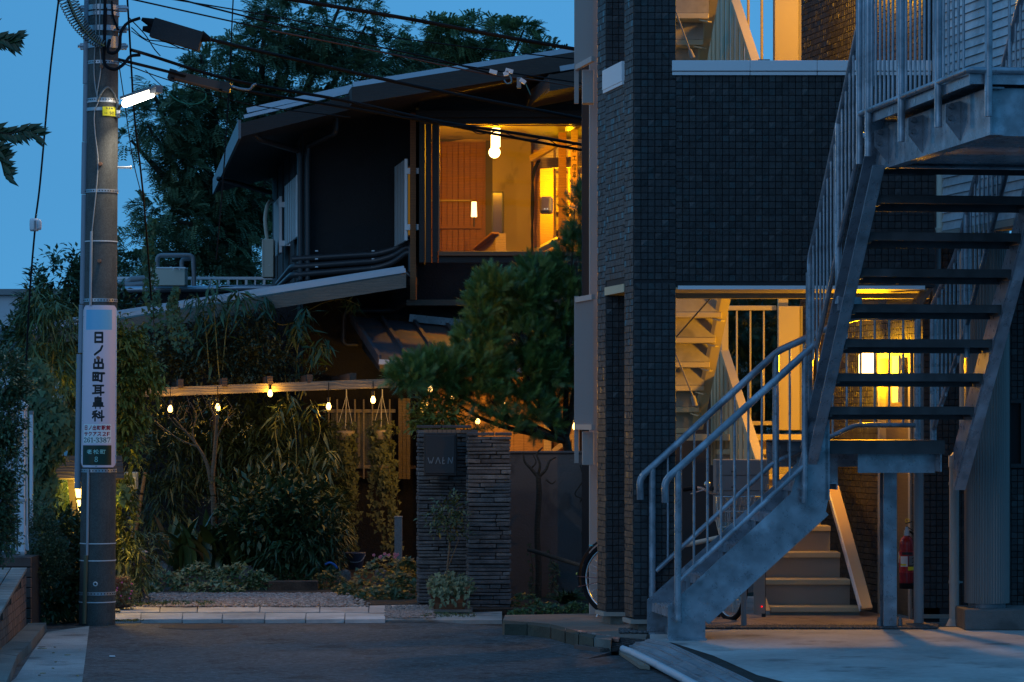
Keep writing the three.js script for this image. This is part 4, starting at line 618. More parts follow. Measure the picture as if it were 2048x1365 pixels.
  // half wall of the stairwell
  const hw = add('stair_parapet', [prism([P(991, 467, 33.3), P(1012, 467, 33.3), P(1012, 530, 33.3), P(991, 530, 33.3)], V(0, 0, -0.5)), prism([P(991, 468, 33.3), P(991, 530, 33.3), P(950, 530, 33.6), P(952, 500, 33.6)], V(0, 0, -0.06))], M.paleWood);
  mesh('cap', bar(P(951, 499, 33.55), P(991, 466, 33.25), 0.1, 0.02), orange, hw);
  // writing brushed on the unfinished post
  { const cv = document.createElement('canvas'); cv.width = 64; cv.height = 512; const x = cv.getContext('2d'); x.fillStyle = '#c99a52'; x.fillRect(0, 0, 64, 512); x.strokeStyle = '#1a1208'; x.lineWidth = 6; x.lineCap = 'round';
    const L = (...p) => { x.beginPath(); x.moveTo(p[0], p[1]); for (let i = 2; i < p.length; i += 2) x.lineTo(p[i], p[i + 1]); x.stroke(); };
    L(14, 20, 30, 20); L(14, 30, 30, 30); L(14, 40, 30, 40, 30, 52, 14, 52, 14, 40); L(34, 30, 56, 30); L(45, 16, 45, 54);           // 計
    L(14, 86, 50, 86); L(32, 86, 32, 116); L(10, 116, 54, 116);                                                                     // 工
    L(22, 150, 12, 168); L(17, 162, 17, 192); L(28, 152, 50, 152); L(26, 162, 54, 162); L(30, 172, 48, 172); L(30, 182, 48, 182, 48, 194, 30, 194, 30, 182); // 信
    L(14, 216, 50, 216); L(20, 226, 44, 226, 44, 240, 20, 240, 20, 226); L(12, 248, 52, 248); L(32, 206, 32, 258);
    L(12, 370, 50, 370); L(16, 384, 48, 384); L(32, 370, 32, 412); L(12, 412, 52, 412);                                              // 第
    L(18, 446, 44, 440, 46, 456, 26, 462, 48, 470, 46, 490, 16, 492);                                                                // 3
    const t = new THREE.CanvasTexture(cv); t.colorSpace = THREE.SRGBColorSpace;
    const g = new THREE.PlaneGeometry(fx(1155, 33.1) - fx(1143, 33.1), fy(290, 33.1) - fy(420, 33.1)).translate(fx(1149, 33.1), fy(355, 33.1), -33.15);
    add('brushed_writing', g, new THREE.MeshStandardMaterial({ map: t, roughness: 0.8 }), true); }
  // roofs
  const roof = (n, pts, h, m) => add(n, slab(pts, h), m);
  const e1 = [P(482, 246, 30.6), P(706, 190, 30.6)], r1 = [e1[0], e1[1], e1[1].clone().add(bk(7.5)), e1[0].clone().add(bk(7.5))];
  const R1 = roof('roof', r1, 0.14, M.blackWood); mesh('roof_edge', [bar(P(494, 222, 30.75), P(705, 175, 30.75), 0.1, 0.05), bar(P(488, 234, 30.66), P(705, 182, 30.66), 0.06, 0.035)].map((g) => g), M.roofMetal, R1);
  mesh('side_fascia', prism([e1[0].clone().add(V(-0.03, 0.03, 0)), e1[0].clone().add(bk(7.5)).add(V(-0.03, 0.03, 0)), e1[0].clone().add(bk(7.5)).add(V(-0.03, -0.16, 0)), e1[0].clone().add(V(-0.03, -0.16, 0))], V(0.028, 0, 0)), mat(0.12, 0.13, 0.145, 0.5), R1);
  const e2 = [P(703, 206, 30.3), P(1260, 118, 30.3)], R2 = roof('roof', [e2[0].clone().add(V(0, 0.16, 0)), e2[1].clone().add(V(0, 0.16, 0)), e2[1].clone().add(bk(8)).add(V(0, 0.16, 0)), e2[0].clone().add(bk(8)).add(V(0, 0.16, 0))], 0.17, mat(0.07, 0.055, 0.05, 0.75, { map: T.woodC, bumpMap: T.woodB, bumpScale: 0.002 }));
  mesh('roof_edge', [bar(P(706, 171, 30.36), P(1260, 83, 30.36), 0.08, 0.06)], M.roofMetal, R2);
  mesh('end_board', prism([P(705, 176, 30.4), P(705, 205, 30.4), P(662, 244, 31.6), P(662, 222, 31.6)], V(0.03, 0, -0.01)), M.blackWood, R2);
  const R3 = roof('roof', [P(1099, 150, 29.6), P(1260, 122, 29.6), P(1260, 122, 29.6).add(bk(4)), P(1099, 150, 29.6).add(bk(4))], 0.16, mat(0.07, 0.055, 0.05, 0.75, { map: T.woodC })); mesh('roof_edge', bar(P(1120, 138, 29.62), P(1260, 114, 29.62), 0.06, 0.05), M.roofMetal, R3);
  mesh('end_board', prism([P(1099, 148, 29.6), P(1099, 176, 29.6), P(1062, 208, 30.6), P(1062, 190, 30.6)], V(0.03, 0, -0.01)), M.blackWood, R3);
  for (let i = 0; i < 0; i++) add('soffit_slat', box(0.02, 0.03, 6.5, 0, 0, -3.4).applyMatrix4(new THREE.Matrix4().makeRotationY(0.134)).translate(fx(505 + i * 9, 30.8), fy(258 - i * 2.2, 30.8) - 0.13, -30.8), M.blackWood);
  // lower lean-to roof across the left, with pale metal edge
  const l0 = P(60, 668, 30.5), l1 = P(812, 548, 30.5), LR = roof('lower_roof', [l0, l1, l1.clone().add(V(-0.2, 0.1, -1.7)), l0.clone().add(V(-0.2, 0.1, -1.7))], 0.14, mat(0.2, 0.2, 0.18, 0.75, { map: T.woodC, bumpMap: T.woodB, bumpScale: 0.002 }));
  mesh('roof_edge', [bar(P(60, 660, 30.52), P(811, 541, 30.52), 0.05, 0.045), bar(P(60, 652, 30.6), P(808, 535, 30.6), 0.05, 0.03)], M.roofMetal, LR);
  add('wing_wall', poly([[150, 1165], [150, 648], [840, 545], [840, 1165]], 33.0, V(0, 0, -0.16)), M.blackWall);
  // flat roofed block behind it: parapet, silvery gutter, railing
  add('rear_block', poly([[150, 1165], [150, 573], [548, 573], [548, 1165]], 36, V(0, 0, -3)), M.blackWall);
  add('gutter', pipe([P(150, 581, 35.9), P(545, 576, 35.9)], 0.04, 12), M.roofMetal);
  add('roof_railing', rbox(fx(545, 36.2) - fx(215, 36.2), 0.035, 0.035, (fx(545, 36.2) + fx(215, 36.2)) / 2, fy(557, 36.2), -36.2), M.white);
  for (let x = 240; x < 545; x += 18) add('railing_post', box(x % 4 ? 0.018 : 0.03, fy(557, 36.2) - fy(574, 36.2), 0.02, fx(x, 36.2), fy(565.5, 36.2), -36.2), M.white);
  add('roof_pipe', tube([P(232, 570, 36), P(256, 566, 36), P(262, 559, 36), P(300, 557, 36)], 0.04, 0.05), M.greyPipe); add('roof_pipe', tube([P(250, 571, 35.95), P(304, 567, 35.95)], 0.035), M.greyPipe);
  // small pent roof over the entrance, metal with standing seams
  const q = [P(700, 632, 31.7), P(1010, 664, 31.7), P(1060, 738, 29.9), P(758, 719, 29.9)], lerp = (u, v) => q[0].clone().lerp(q[1], u).lerp(q[3].clone().lerp(q[2], u), v);
  const PR = roof('porch_roof', q, 0.07, M.roofRust);
  for (const u of [0.004, 0.2, 0.41, 0.62, 0.83]) mesh('standing_seam', bar(lerp(u, 0).add(V(0, 0.02, 0)), lerp(u, 1).add(V(0, 0.02, 0)), 0.035, 0.05), M.roofRust, PR);
  mesh('gutter', bar(P(758, 724, 29.85), P(1060, 742, 29.85), 0.1, 0.05), M.roofMetal, PR); mesh('fascia', bar(P(760, 732, 29.95), P(1060, 750, 29.95), 0.04, 0.06), M.brownWood, PR);
  mesh('flashing', bar(lerp(0.38, 0.02).add(V(0, 0.05, 0.02)), lerp(0.99, 0.02).add(V(0, 0.05, 0.02)), 0.03, 0.08), M.zincDark, PR);
  add('porch_bracket', bar(P(730, 690, 31.6), P(765, 735, 30.1), 0.06, 0.09), M.blackWood);
  // downpipes and the three black service pipes
  const bp = mat(0.035, 0.036, 0.04, 0.4);
  add('downpipe', tube([P(498, 262, 30.9), P(520, 280, 31), P(596, 302, 31.9), P(600, 314, 31.9), P(600, 560, 31.9)], 0.03, 0.05, 10), bp);
  add('downpipe', tube([P(672, 236, 31.2), P(671, 266, 31.2), P(616, 292, 31.9), P(615, 304, 31.9), P(615, 560, 31.9)], 0.03, 0.05, 10), bp);
  add('downpipe', tube([P(437, 358, 34), P(540, 385, 36)], 0.03, 0.05, 10), bp);
  for (let i = 0; i < 3; i++) add('service_pipe', tube([P(556, 560 + i * 8, 33.5), P(584, 518 + i * 16, 31.9), P(748, 509 + i * 16 - i * 2, 31.85), P(786, 500 + i * 16 - i * 3, 31.8), P(822, 480 + i * 10, 31.7), P(822 + i * 4, 570, 31.7)].slice(i === 0 ? 1 : 0), 0.034, 0.08, 10), bp);
  for (const x of [633, 746]) for (let i = 0; i < 3; i++) add('pipe_clip', box(0.03, 0.012, 0.08, fx(x, 31.84), fy(506 + i * 16, 31.84) + 0.02, -31.86), M.white);
  add('service_pipe', tube([P(812, 545, 31.6), P(829, 560, 31.6), P(829, 604, 31.6), P(805, 610, 31.7), P(790, 622, 31.8), P(688, 622, 31.8), P(686, 690, 31.8), P(716, 690, 31.8)], 0.028, 0.06, 10), bp);
  add('overflow_pipe', tube([P(822, 600, 31.75), P(829, 600, 31.75)], 0.045, 0.02, 10), bp);
  // openings with their outside shutters
  const lit = new THREE.MeshStandardMaterial({ color: new THREE.Color().setRGB(0.3, 0.15, 0.05), emissive: WARM, emissiveIntensity: 0.12, roughness: 0.8 });
  add('window', box(fx(822, 31.98) - fx(814, 31.98), fy(332, 31.98) - fy(474, 31.98), 0.04, fx(818, 31.98), fy(403, 31.98), -31.97), M.redWood);
  mesh('lit_pane', box(0.03, 0.72, 0.01, fx(817, 31.95), fy(403, 31.95), -31.94), lit, house);
}
function shutter(name, label, pts, depth, group) {            // corrugated polycarbonate panel hinged on two brackets
  const t = thing(name, label, 'shutter'), [a, b, c2, d] = pts, n = 14, m = new THREE.MeshPhysicalMaterial({ color: new THREE.Color().setRGB(0.42, 0.43, 0.43), roughness: 0.6, transmission: 0.25, thickness: 0 });
  const q = (u, v) => a.clone().lerp(b, u).lerp(d.clone().lerp(c2, u), v), nrm = V().crossVectors(b.clone().sub(a), d.clone().sub(a)).normalize();
  const ribs = []; for (let k = 0; k < n; k++) { const u0 = k / n, u1 = (k + 1) / n, o = nrm.clone().multiplyScalar(k % 2 ? 0.016 : 0); ribs.push(prism([q(u0, 0), q(u1, 0), q(u1, 1), q(u0, 1)].map((p) => p.add(o)), nrm.clone().multiplyScalar(0.012))); }
  mesh('corrugated_sheet', ribs, m, t); mesh('edge_strip', bar(b.clone().addScaledVector(nrm, 0.005), c2.clone().addScaledVector(nrm, 0.005), 0.03, 0.02), M.white, t);
  for (const v of [0.15, 0.84]) mesh('bracket', bar(q(1, v), q(1, v).add(V(0.14, 0, 0.02)), 0.05, 0.06), M.white, t);
}
shutter('window_shutter', 'pale corrugated shutter standing open beside the big lit window', [P(789, 334, 31.75), P(811, 318, 31.45), P(811, 481, 31.45), P(789, 493, 31.75)]);
shutter('window_shutter', 'pale corrugated shutter on the black side wall by the downpipes', [P(569, 373, 33.6), P(594, 350, 32.1), P(594, 473, 32.1), P(569, 492, 33.6)]);
shutter('window_shutter', 'dim narrow corrugated shutter on the black side wall above the cream cabinet', [P(547, 407, 35.4), P(560, 393, 34.3), P(560, 505, 34.3), P(547, 515, 35.4)]);
{ // things in and on the house
  const ac = thing('room_heater', 'white rounded wall unit on the studs inside the lit window', 'air conditioner'), d = 34.6, c = P(1093, 411, d);
  mesh('casing', rbox(0.15, 0.2, 0.1, c.x, c.y, c.z, 0.03), M.white, ac); mesh('outlet', [box(0.13, 0.012, 0.11, c.x - 0.005, c.y - 0.07, c.z + 0.0), box(0.13, 0.008, 0.11, c.x - 0.005, c.y - 0.088, c.z)], M.blackMetal, ac);
  for (const o of [-0.02, 0.01]) mesh('indicator_light', box(0.01, 0.006, 0.006, c.x + o, c.y - 0.045, c.z + 0.05), new THREE.MeshStandardMaterial({ color: 0xffffff, emissive: 0xfff0d0, emissiveIntensity: 1.5 }), ac);
  const pf = thing('framed_mirror', 'dark framed mirror hanging on the olive wall inside the lit window', 'mirror'), p = P(995, 426, 34.2), w = 0.118, h = 0.47;
  mesh('frame', [box(0.016, h, 0.03, p.x - w / 2, p.y, p.z), box(0.016, h, 0.03, p.x + w / 2, p.y, p.z), box(w + 0.016, 0.016, 0.03, p.x, p.y + h / 2, p.z), box(w + 0.016, 0.016, 0.03, p.x, p.y - h / 2, p.z)], M.blackMetal, pf); mesh('glass', box(w - 0.015, h - 0.015, 0.008, p.x, p.y, p.z), mat(0.1, 0.07, 0.04, 0.15, { metalness: 0.3 }), pf);
  const glow = (i, c) => new THREE.MeshStandardMaterial({ color: 0xffffff, emissive: c ?? new THREE.Color().setRGB(1, 0.66, 0.24), emissiveIntensity: i, roughness: 0.5 });
  const pl = thing('pendant_lamp', 'bright glass pendant lamp hanging inside the upstairs window', 'pendant lamp'), lp = P(989, 305, 32.3);
  mesh('globe_bulb', new THREE.SphereGeometry(0.062, 20, 14).translate(lp.x, lp.y, lp.z), glow(9), pl); mesh('glass_tube_bulb', new THREE.CylinderGeometry(0.05, 0.05, 0.2, 20).translate(lp.x + 0.012, lp.y + 0.16, lp.z), glow(7), pl); mesh('socket', new THREE.CylinderGeometry(0.025, 0.03, 0.06, 12).translate(lp.x + 0.012, lp.y + 0.3, lp.z), M.blackMetal, pl);
  const L = new THREE.PointLight(new THREE.Color().setRGB(1, 0.44, 0.0), 9.5, 0, 2); L.position.copy(lp); L.shadow.radius = 2.5; L.castShadow = true; scene.add(L);
  const tl = thing('table_lamp', 'small glowing lamp by the red panelled wall inside the upstairs window', 'lamp'), tp = P(948, 419, 33.9);
  mesh('lamp_shade', new THREE.CylinderGeometry(0.028, 0.034, 0.17, 16).translate(tp.x, tp.y, tp.z), glow(3.5), tl); mesh('stem', rod(tp.clone().add(V(0, -0.2, 0)), tp.clone().add(V(0, -0.08, 0)), 0.008), M.blackMetal, tl);
  const L2 = new THREE.PointLight(new THREE.Color().setRGB(1, 0.5, 0.1), 0.35, 0, 2); L2.position.copy(tp); L2.castShadow = true; scene.add(L2);
  const wl = thing('work_lamp', 'bare work lamp behind the studs of the unfinished room', 'lamp'), wp = P(1126, 372, 35.7);
  mesh('tube_bulb', new THREE.CylinderGeometry(0.03, 0.03, 0.4, 12).translate(wp.x, wp.y, wp.z), glow(6), wl); mesh('socket', new THREE.CylinderGeometry(0.035, 0.035, 0.05, 12).translate(wp.x, wp.y + 0.23, wp.z), M.blackMetal, wl);
  const L3 = new THREE.PointLight(new THREE.Color().setRGB(1, 0.5, 0.0), 12, 0, 2); L3.position.copy(wp); L3.shadow.radius = 2; L3.castShadow = true; scene.add(L3);
  // on the outside
  const mb = thing('cream_cabinet', 'tall cream equipment cabinet hung on the far end of the black side wall', 'cabinet'), m0 = P(537, 518, 34.6);
  mesh('casing', rbox(0.135, 0.44, 0.28, m0.x, m0.y, m0.z, 0.01), M.cream, mb); mesh('door_seam', box(0.004, 0.42, 0.004, m0.x - 0.045, m0.y, m0.z + 0.141), M.greyPipe, mb); mesh('badge', box(0.02, 0.008, 0.004, m0.x + 0.02, m0.y - 0.08, m0.z + 0.141), M.white, mb);
  mesh('hose', pipe(curve([P(534, 480, 34.5), P(530, 440, 34.5), P(534, 412, 34.6), P(544, 402, 35)], 12), 0.022, 8), M.cream, mb);
  const rb = thing('roof_unit', 'cream box with grey pipes standing on the flat roof behind the garden', 'roof unit'), r0 = P(338, 556, 35.7), gp = M.greyPipe;
  mesh('casing', rbox(0.41, 0.2, 0.3, r0.x, r0.y, r0.z, 0.01), M.cream, rb); mesh('lid', rbox(0.42, 0.02, 0.31, r0.x, r0.y + 0.11, r0.z, 0.005), M.white, rb);
  mesh('pipe', tube([P(314, 541, 35.6), P(314, 511, 35.6), P(386, 511, 35.6), P(388, 572, 35.6)], 0.027, 0.06, 10), gp, rb); mesh('pipe', tube([P(363, 541, 35.7), P(363, 518, 35.7), P(385, 518, 35.7)], 0.026, 0.05, 10), gp, rb); mesh('handle', tube([P(346, 541, 35.5), P(347, 536, 35.5), P(358, 536, 35.5), P(359, 541, 35.5)], 0.008, 0.02), M.white, rb);
}
{ // barred garden window under the pergola
  const w = thing('lattice_window', 'wooden barred window in the black wall with ivy baskets before it', 'window'), d = 31.8, wood = mat(0.46, 0.42, 0.37, 0.8, { map: T.woodC, bumpMap: T.woodB, bumpScale: 0.002 });
  const H = (x0, x1, y, h, dd = d) => rbox(fx(x1, dd) - fx(x0, dd), h, 0.035, (fx(x0, dd) + fx(x1, dd)) / 2, fy(y, dd), -dd, 0.004);
  mesh('rail', H(646, 791, 822.5, 0.036), wood, w); mesh('rail', H(646, 792, 934, 0.034), wood, w); mesh('sill', [H(660, 790, 946, 0.05, 31.93), H(660, 790, 954, 0.02, 31.88)], M.brownWood, w);
  for (const x of [657.5, 674.5, 692.5, 710, 727.5, 745, 762, 779.5]) mesh('slat', rbox(0.016, fy(799, d) - fy(958, d), 0.03, fx(x, d), fy(878.5, d), -d + 0.03, 0.003), wood, w);
  mesh('mullion', H(715, 720, 880, 0.62, 31.9), wood, w);
  const obs = mat(0.12, 0.135, 0.14, 0.25, { bumpMap: T.slateB, bumpScale: 0.01 });
  mesh('pane', box(fx(716, 31.97) - fx(662, 31.97), 0.62, 0.01, fx(689, 31.97), fy(881, 31.97), -31.97), obs, w); mesh('pane', box(fx(784, 31.97) - fx(720, 31.97), 0.62, 0.01, fx(752, 31.97), fy(881, 31.97), -31.97), obs, w);
  const b = thing('board_shutter', 'weathered plank board standing beside the barred window', 'board');
  for (const [x0, x1] of [[796.5, 804], [804.5, 812], [812.5, 820.5]]) mesh('plank', rbox(fx(x1, 31.7) - fx(x0, 31.7), fy(797, 31.7) - fy(959, 31.7), 0.03, (fx(x0, 31.7) + fx(x1, 31.7)) / 2, fy(878, 31.7), -31.7, 0.004), mat(0.3, 0.24, 0.16, 0.8, { map: T.woodC, bumpMap: T.woodB, bumpScale: 0.003 }), b);
  mesh('rail', [H(815, 832, 819, 0.035, 31.75), H(815, 832, 935, 0.035, 31.75)], M.brownWood, b);
  const gp = thing('granite_post', 'short speckled granite post in the dark gap beside the stone pillar', 'post'); mesh('shaft', box(fx(804, 29) - fx(789, 29), fy(1036, 29) - fy(1125, 29), 0.08, fx(796.5, 29), fy(1080, 29), -29), mat(0.26, 0.25, 0.25, 0.9, { map: T.grit }), gp); mesh('cap', rbox(0.08, 0.02, 0.088, fx(796.5, 29), fy(1035, 29), -29), mat(0.28, 0.27, 0.26, 0.9, { map: T.grit }), gp);
}
{ // pergola with bare bulbs
  const PD = 29.5, pg = thing('wooden_pergola', 'weathered timber pergola beam carrying bare light bulbs across the garden', 'pergola');
  mesh('beam', bar(P(226, 788, PD), P(797, 766, PD - 0.1), 0.1, 0.086), M.greyWood, pg);
  for (const [x, y] of [[279, 772], [361, 767], [449, 765], [540, 761], [620, 758], [707, 755]]) { const a = P(x, y, PD - 0.12), b = a.clone().addScaledVector(Hl, 3.2); mesh('rafter', bar(a, b, 0.052, 0.085), M.brownWood, pg); }
  const bulbs = [[340, 818, 'hanging leftmost, over the pruned tree'], [435, 815, 'hanging straight above the forked trunk'], [540, 787, 'hung closest under the beam in mid span'], [657, 813, 'hanging at the left edge of the barred window'], [746, 800, 'hanging in front of the right half of the barred window']];
  lampBulbs = (x, y, d, label, top, power) => {
    const t = thing('light_bulb', label, 'light bulb'), c = P(x, y, d), r = 0.024;
    mesh('glass_bulb', lathe([[0, -0.036], [r * 0.6, -0.033], [r, -0.016], [r, 0.004], [r * 0.6, 0.026], [r * 0.45, 0.036], [0, 0.037]], 14).translate(c.x, c.y, c.z), new THREE.MeshStandardMaterial({ color: 0xffffff, emissive: new THREE.Color().setRGB(1, 0.55, 0.14), emissiveIntensity: 7 }), t);
    mesh('socket', new THREE.CylinderGeometry(0.016, 0.014, 0.05, 10).translate(c.x, c.y + 0.06, c.z), M.blackMetal, t);
    mesh('flex', rod(c.clone().add(V(0, 0.08, 0)), P(x, top, d), 0.004, 0.004, 5), M.blackRubber, t);
    const l = new THREE.PointLight(WARM, power, 0, 2); l.position.copy(c); l.castShadow = true; scene.add(l);
  };
  for (const [x, y, where] of bulbs) lampBulbs(x, y, PD - 0.16, 'bare glowing bulb ' + where, 775 - (x - 340) * 0.03, 0.4);
}
// ------------------------------------------------------------------ utility pole, its sign, street lamp and cables
const PO = 23.8, poleX = (y) => 193.5 + (1250 - y) * 0.0108, poleR = (y) => (36.2 - (1250 - y) * 0.0053) / F * PO;
{
  const t = thing('utility_pole', 'tall grey concrete utility pole at the left edge of the road', 'utility pole'), pc = (y, d = PO) => P(poleX(y), y, d);
  mesh('shaft', pipe([pc(1252), pc(900), pc(500), pc(100), pc(-400)], 0, 36, (k) => [poleR(1252), poleR(900), poleR(500), poleR(100), poleR(-400)][Math.round(k * 4)]), M.pole, t);
  const around = (y, a, r) => { const c = pc(y); return V(c.x + Math.sin(a) * r, c.y, c.z + Math.cos(a) * r); };   // a = 0 faces the road
  const ring = (y, h, th, m, a0 = -1.9, a1 = 1.9, name = 'band') => { const r = poleR(y), g = [], n = 22; for (let k = 0; k < n; k++) { const s = a0 + (a1 - a0) * k / n, e = a0 + (a1 - a0) * (k + 1) / n; g.push(prism([around(y, s, r + 0.001), around(y, e, r + 0.001), around(y, e, r + th), around(y, s, r + th)], V(0, h, 0))); } return mesh(name, g, m, t); };
  for (const y of [130, 205, 387, 605, 945, 1190]) { const b = ring(y, 0.026, 0.005, M.band); const h = []; for (let k = 0; k < 17; k++) { const a = -1.45 + k * 0.18; h.push(new THREE.CylinderGeometry(0.0055, 0.0055, 0.003, 8).rotateX(Math.PI / 2).rotateY(a).translate(...around(y, a, poleR(y) + 0.0055).add(V(0, 0.013, 0)).toArray())); } mesh('band_hole', h, M.blackMetal, b).userData.kind = 'stuff'; }
  for (const y of [207, 485, 1088, 1122, 1205]) ring(y, 0.008, 0.004, M.white);
  for (const [y, h] of [[22, 0.04], [33, 0.03], [64, 0.042], [86, 0.045], [98, 0.05], [224, 0.026]]) ring(y, h, 0.008, M.band, -2.2, 2.2);
  for (const y of [22, 64, 98]) for (const s of [-1, 1]) { const p = around(y, s * 1.6, poleR(y) + 0.03).add(V(0, 0.02, 0)); mesh('clamp_ear', rbox(0.07, 0.05, 0.05, p.x, p.y, p.z), M.band, t); mesh('clamp_bolt', rod(p.clone().add(V(-0.03 * s, 0, 0.02)), p.clone().add(V(0.05 * s, 0, 0.02)), 0.012, 0.012, 8), M.band, t); }
  for (const y of [137, 331, 524, 717]) { const p = around(y, 0.05, poleR(y)); mesh('step_hole', rod(p, p.clone().add(V(0, 0, 0.03)), 0.014, 0.014, 12), new THREE.MeshStandardMaterial({ color: new THREE.Color().setRGB(0.3, 0.13, 0.07), roughness: 0.8 }), t); }
  { const a = around(335, 1.5, poleR(335)); mesh('step_bolt', [rod(a, a.clone().add(V(0.105, 0.0, 0)), 0.009), rod(a.clone().add(V(0.1, 0, 0)), a.clone().add(V(0.113, 0, 0)), 0.015, 0.015, 6)], M.band, t); }
  { const p = around(1167, 0.02, poleR(1167) + 0.002); mesh('round_tag', new THREE.TorusGeometry(0.014, 0.005, 8, 20).translate(p.x, p.y, p.z), M.white, t); mesh('tag_pin', rod(p, p.clone().add(V(0, 0, 0.006)), 0.007, 0.007, 10), M.blackMetal, t); }
  // cable guard on the left flank, conduit on the front
  const gd = mat(0.26, 0.29, 0.34, 0.5);
  for (const [y0, y1, o] of [[-60, 170, 0.012], [170, 285, 0.008], [285, 390, 0.012], [390, 610, 0.008], [610, 708, 0.014], [709, 980, 0.026]]) { const a = around(y0, -1.45, poleR(y0) + o), b = around(y1 - 1.5, -1.45, poleR(y1) + o); mesh('cable_guard', rod(b, a, 0.026, 0.026, 14), gd, t); }
  mesh('guard_clip', rbox(0.02, 0.05, 0.05, around(733, -1.45, poleR(733) + 0.045).x, pc(733).y, pc(733).z + 0.01), mat(0.4, 0.28, 0.08, 0.6), t);
  const cd = mat(0.34, 0.38, 0.42, 0.5); mesh('conduit', rod(around(612, -0.45, poleR(600) + 0.012), around(465, -0.45, poleR(465) + 0.012), 0.011, 0.011, 10), cd, t); mesh('conduit', rod(around(1110, -0.45, poleR(1100) + 0.01), around(938, -0.45, poleR(938) + 0.01), 0.01, 0.01, 10), cd, t);
  mesh('conduit', rod(around(1246, -0.55, poleR(1246) + 0.016), around(1110, -0.5, poleR(1110) + 0.014), 0.017, 0.017, 10), mat(0.12, 0.12, 0.07, 0.8), t);
  const thin = mat(0.36, 0.36, 0.36, 0.6), wob = (pts, r, m) => mesh('service_cable', pipe(curve(pts.map(([y, a]) => around(y, a, poleR(y) + 0.012)), 30), r, 6), m, t);
  wob([[-40, -0.35], [60, -0.33], [150, -0.42], [190, -0.25], [206, -0.12], [225, -0.35], [270, -0.3], [320, -0.1], [370, -0.15], [465, -0.42]], 0.0045, thin); wob([[-40, -0.05], [80, -0.1], [140, 0.0], [190, -0.2], [206, -0.2]], 0.0045, thin);
  wob([[206, -0.18], [190, 0.05], [178, 0.4], [188, 0.8], [212, 1.25]], 0.008, mat(0.16, 0.17, 0.17, 0.5)); wob([[-40, 0.25], [30, 0.2], [90, 0.2]], 0.012, M.blackRubber);
  mesh('service_cable', pipe(curve([around(20, 0.25, poleR(20) + 0.02), around(90, 0.2, poleR(90) + 0.03), P(210, 130, PO - 0.2), P(228, 139, PO - 0.2), P(245, 130, PO - 0.15), P(262, 112, PO), P(280, 110, PO)], 24), 0.013, 8), M.blackRubber, t);
  mesh('service_cable', pipe(curve([around(84, 0.5, poleR(84) + 0.02), P(216, 104, PO - 0.2), P(228, 106, PO - 0.2), P(238, 96, PO - 0.15), P(241, 66, PO - 0.1), P(256, 45, PO), P(280, 36, PO + 0.02)], 24), 0.013, 8), M.blackRubber, t);
  mesh('service_cable', pipe(curve([around(5, 0.65, poleR(5) + 0.01), around(35, 0.75, poleR(35) + 0.012), around(62, 1.2, poleR(62) + 0.015)], 10), 0.007, 6), M.blackRubber, t);
}
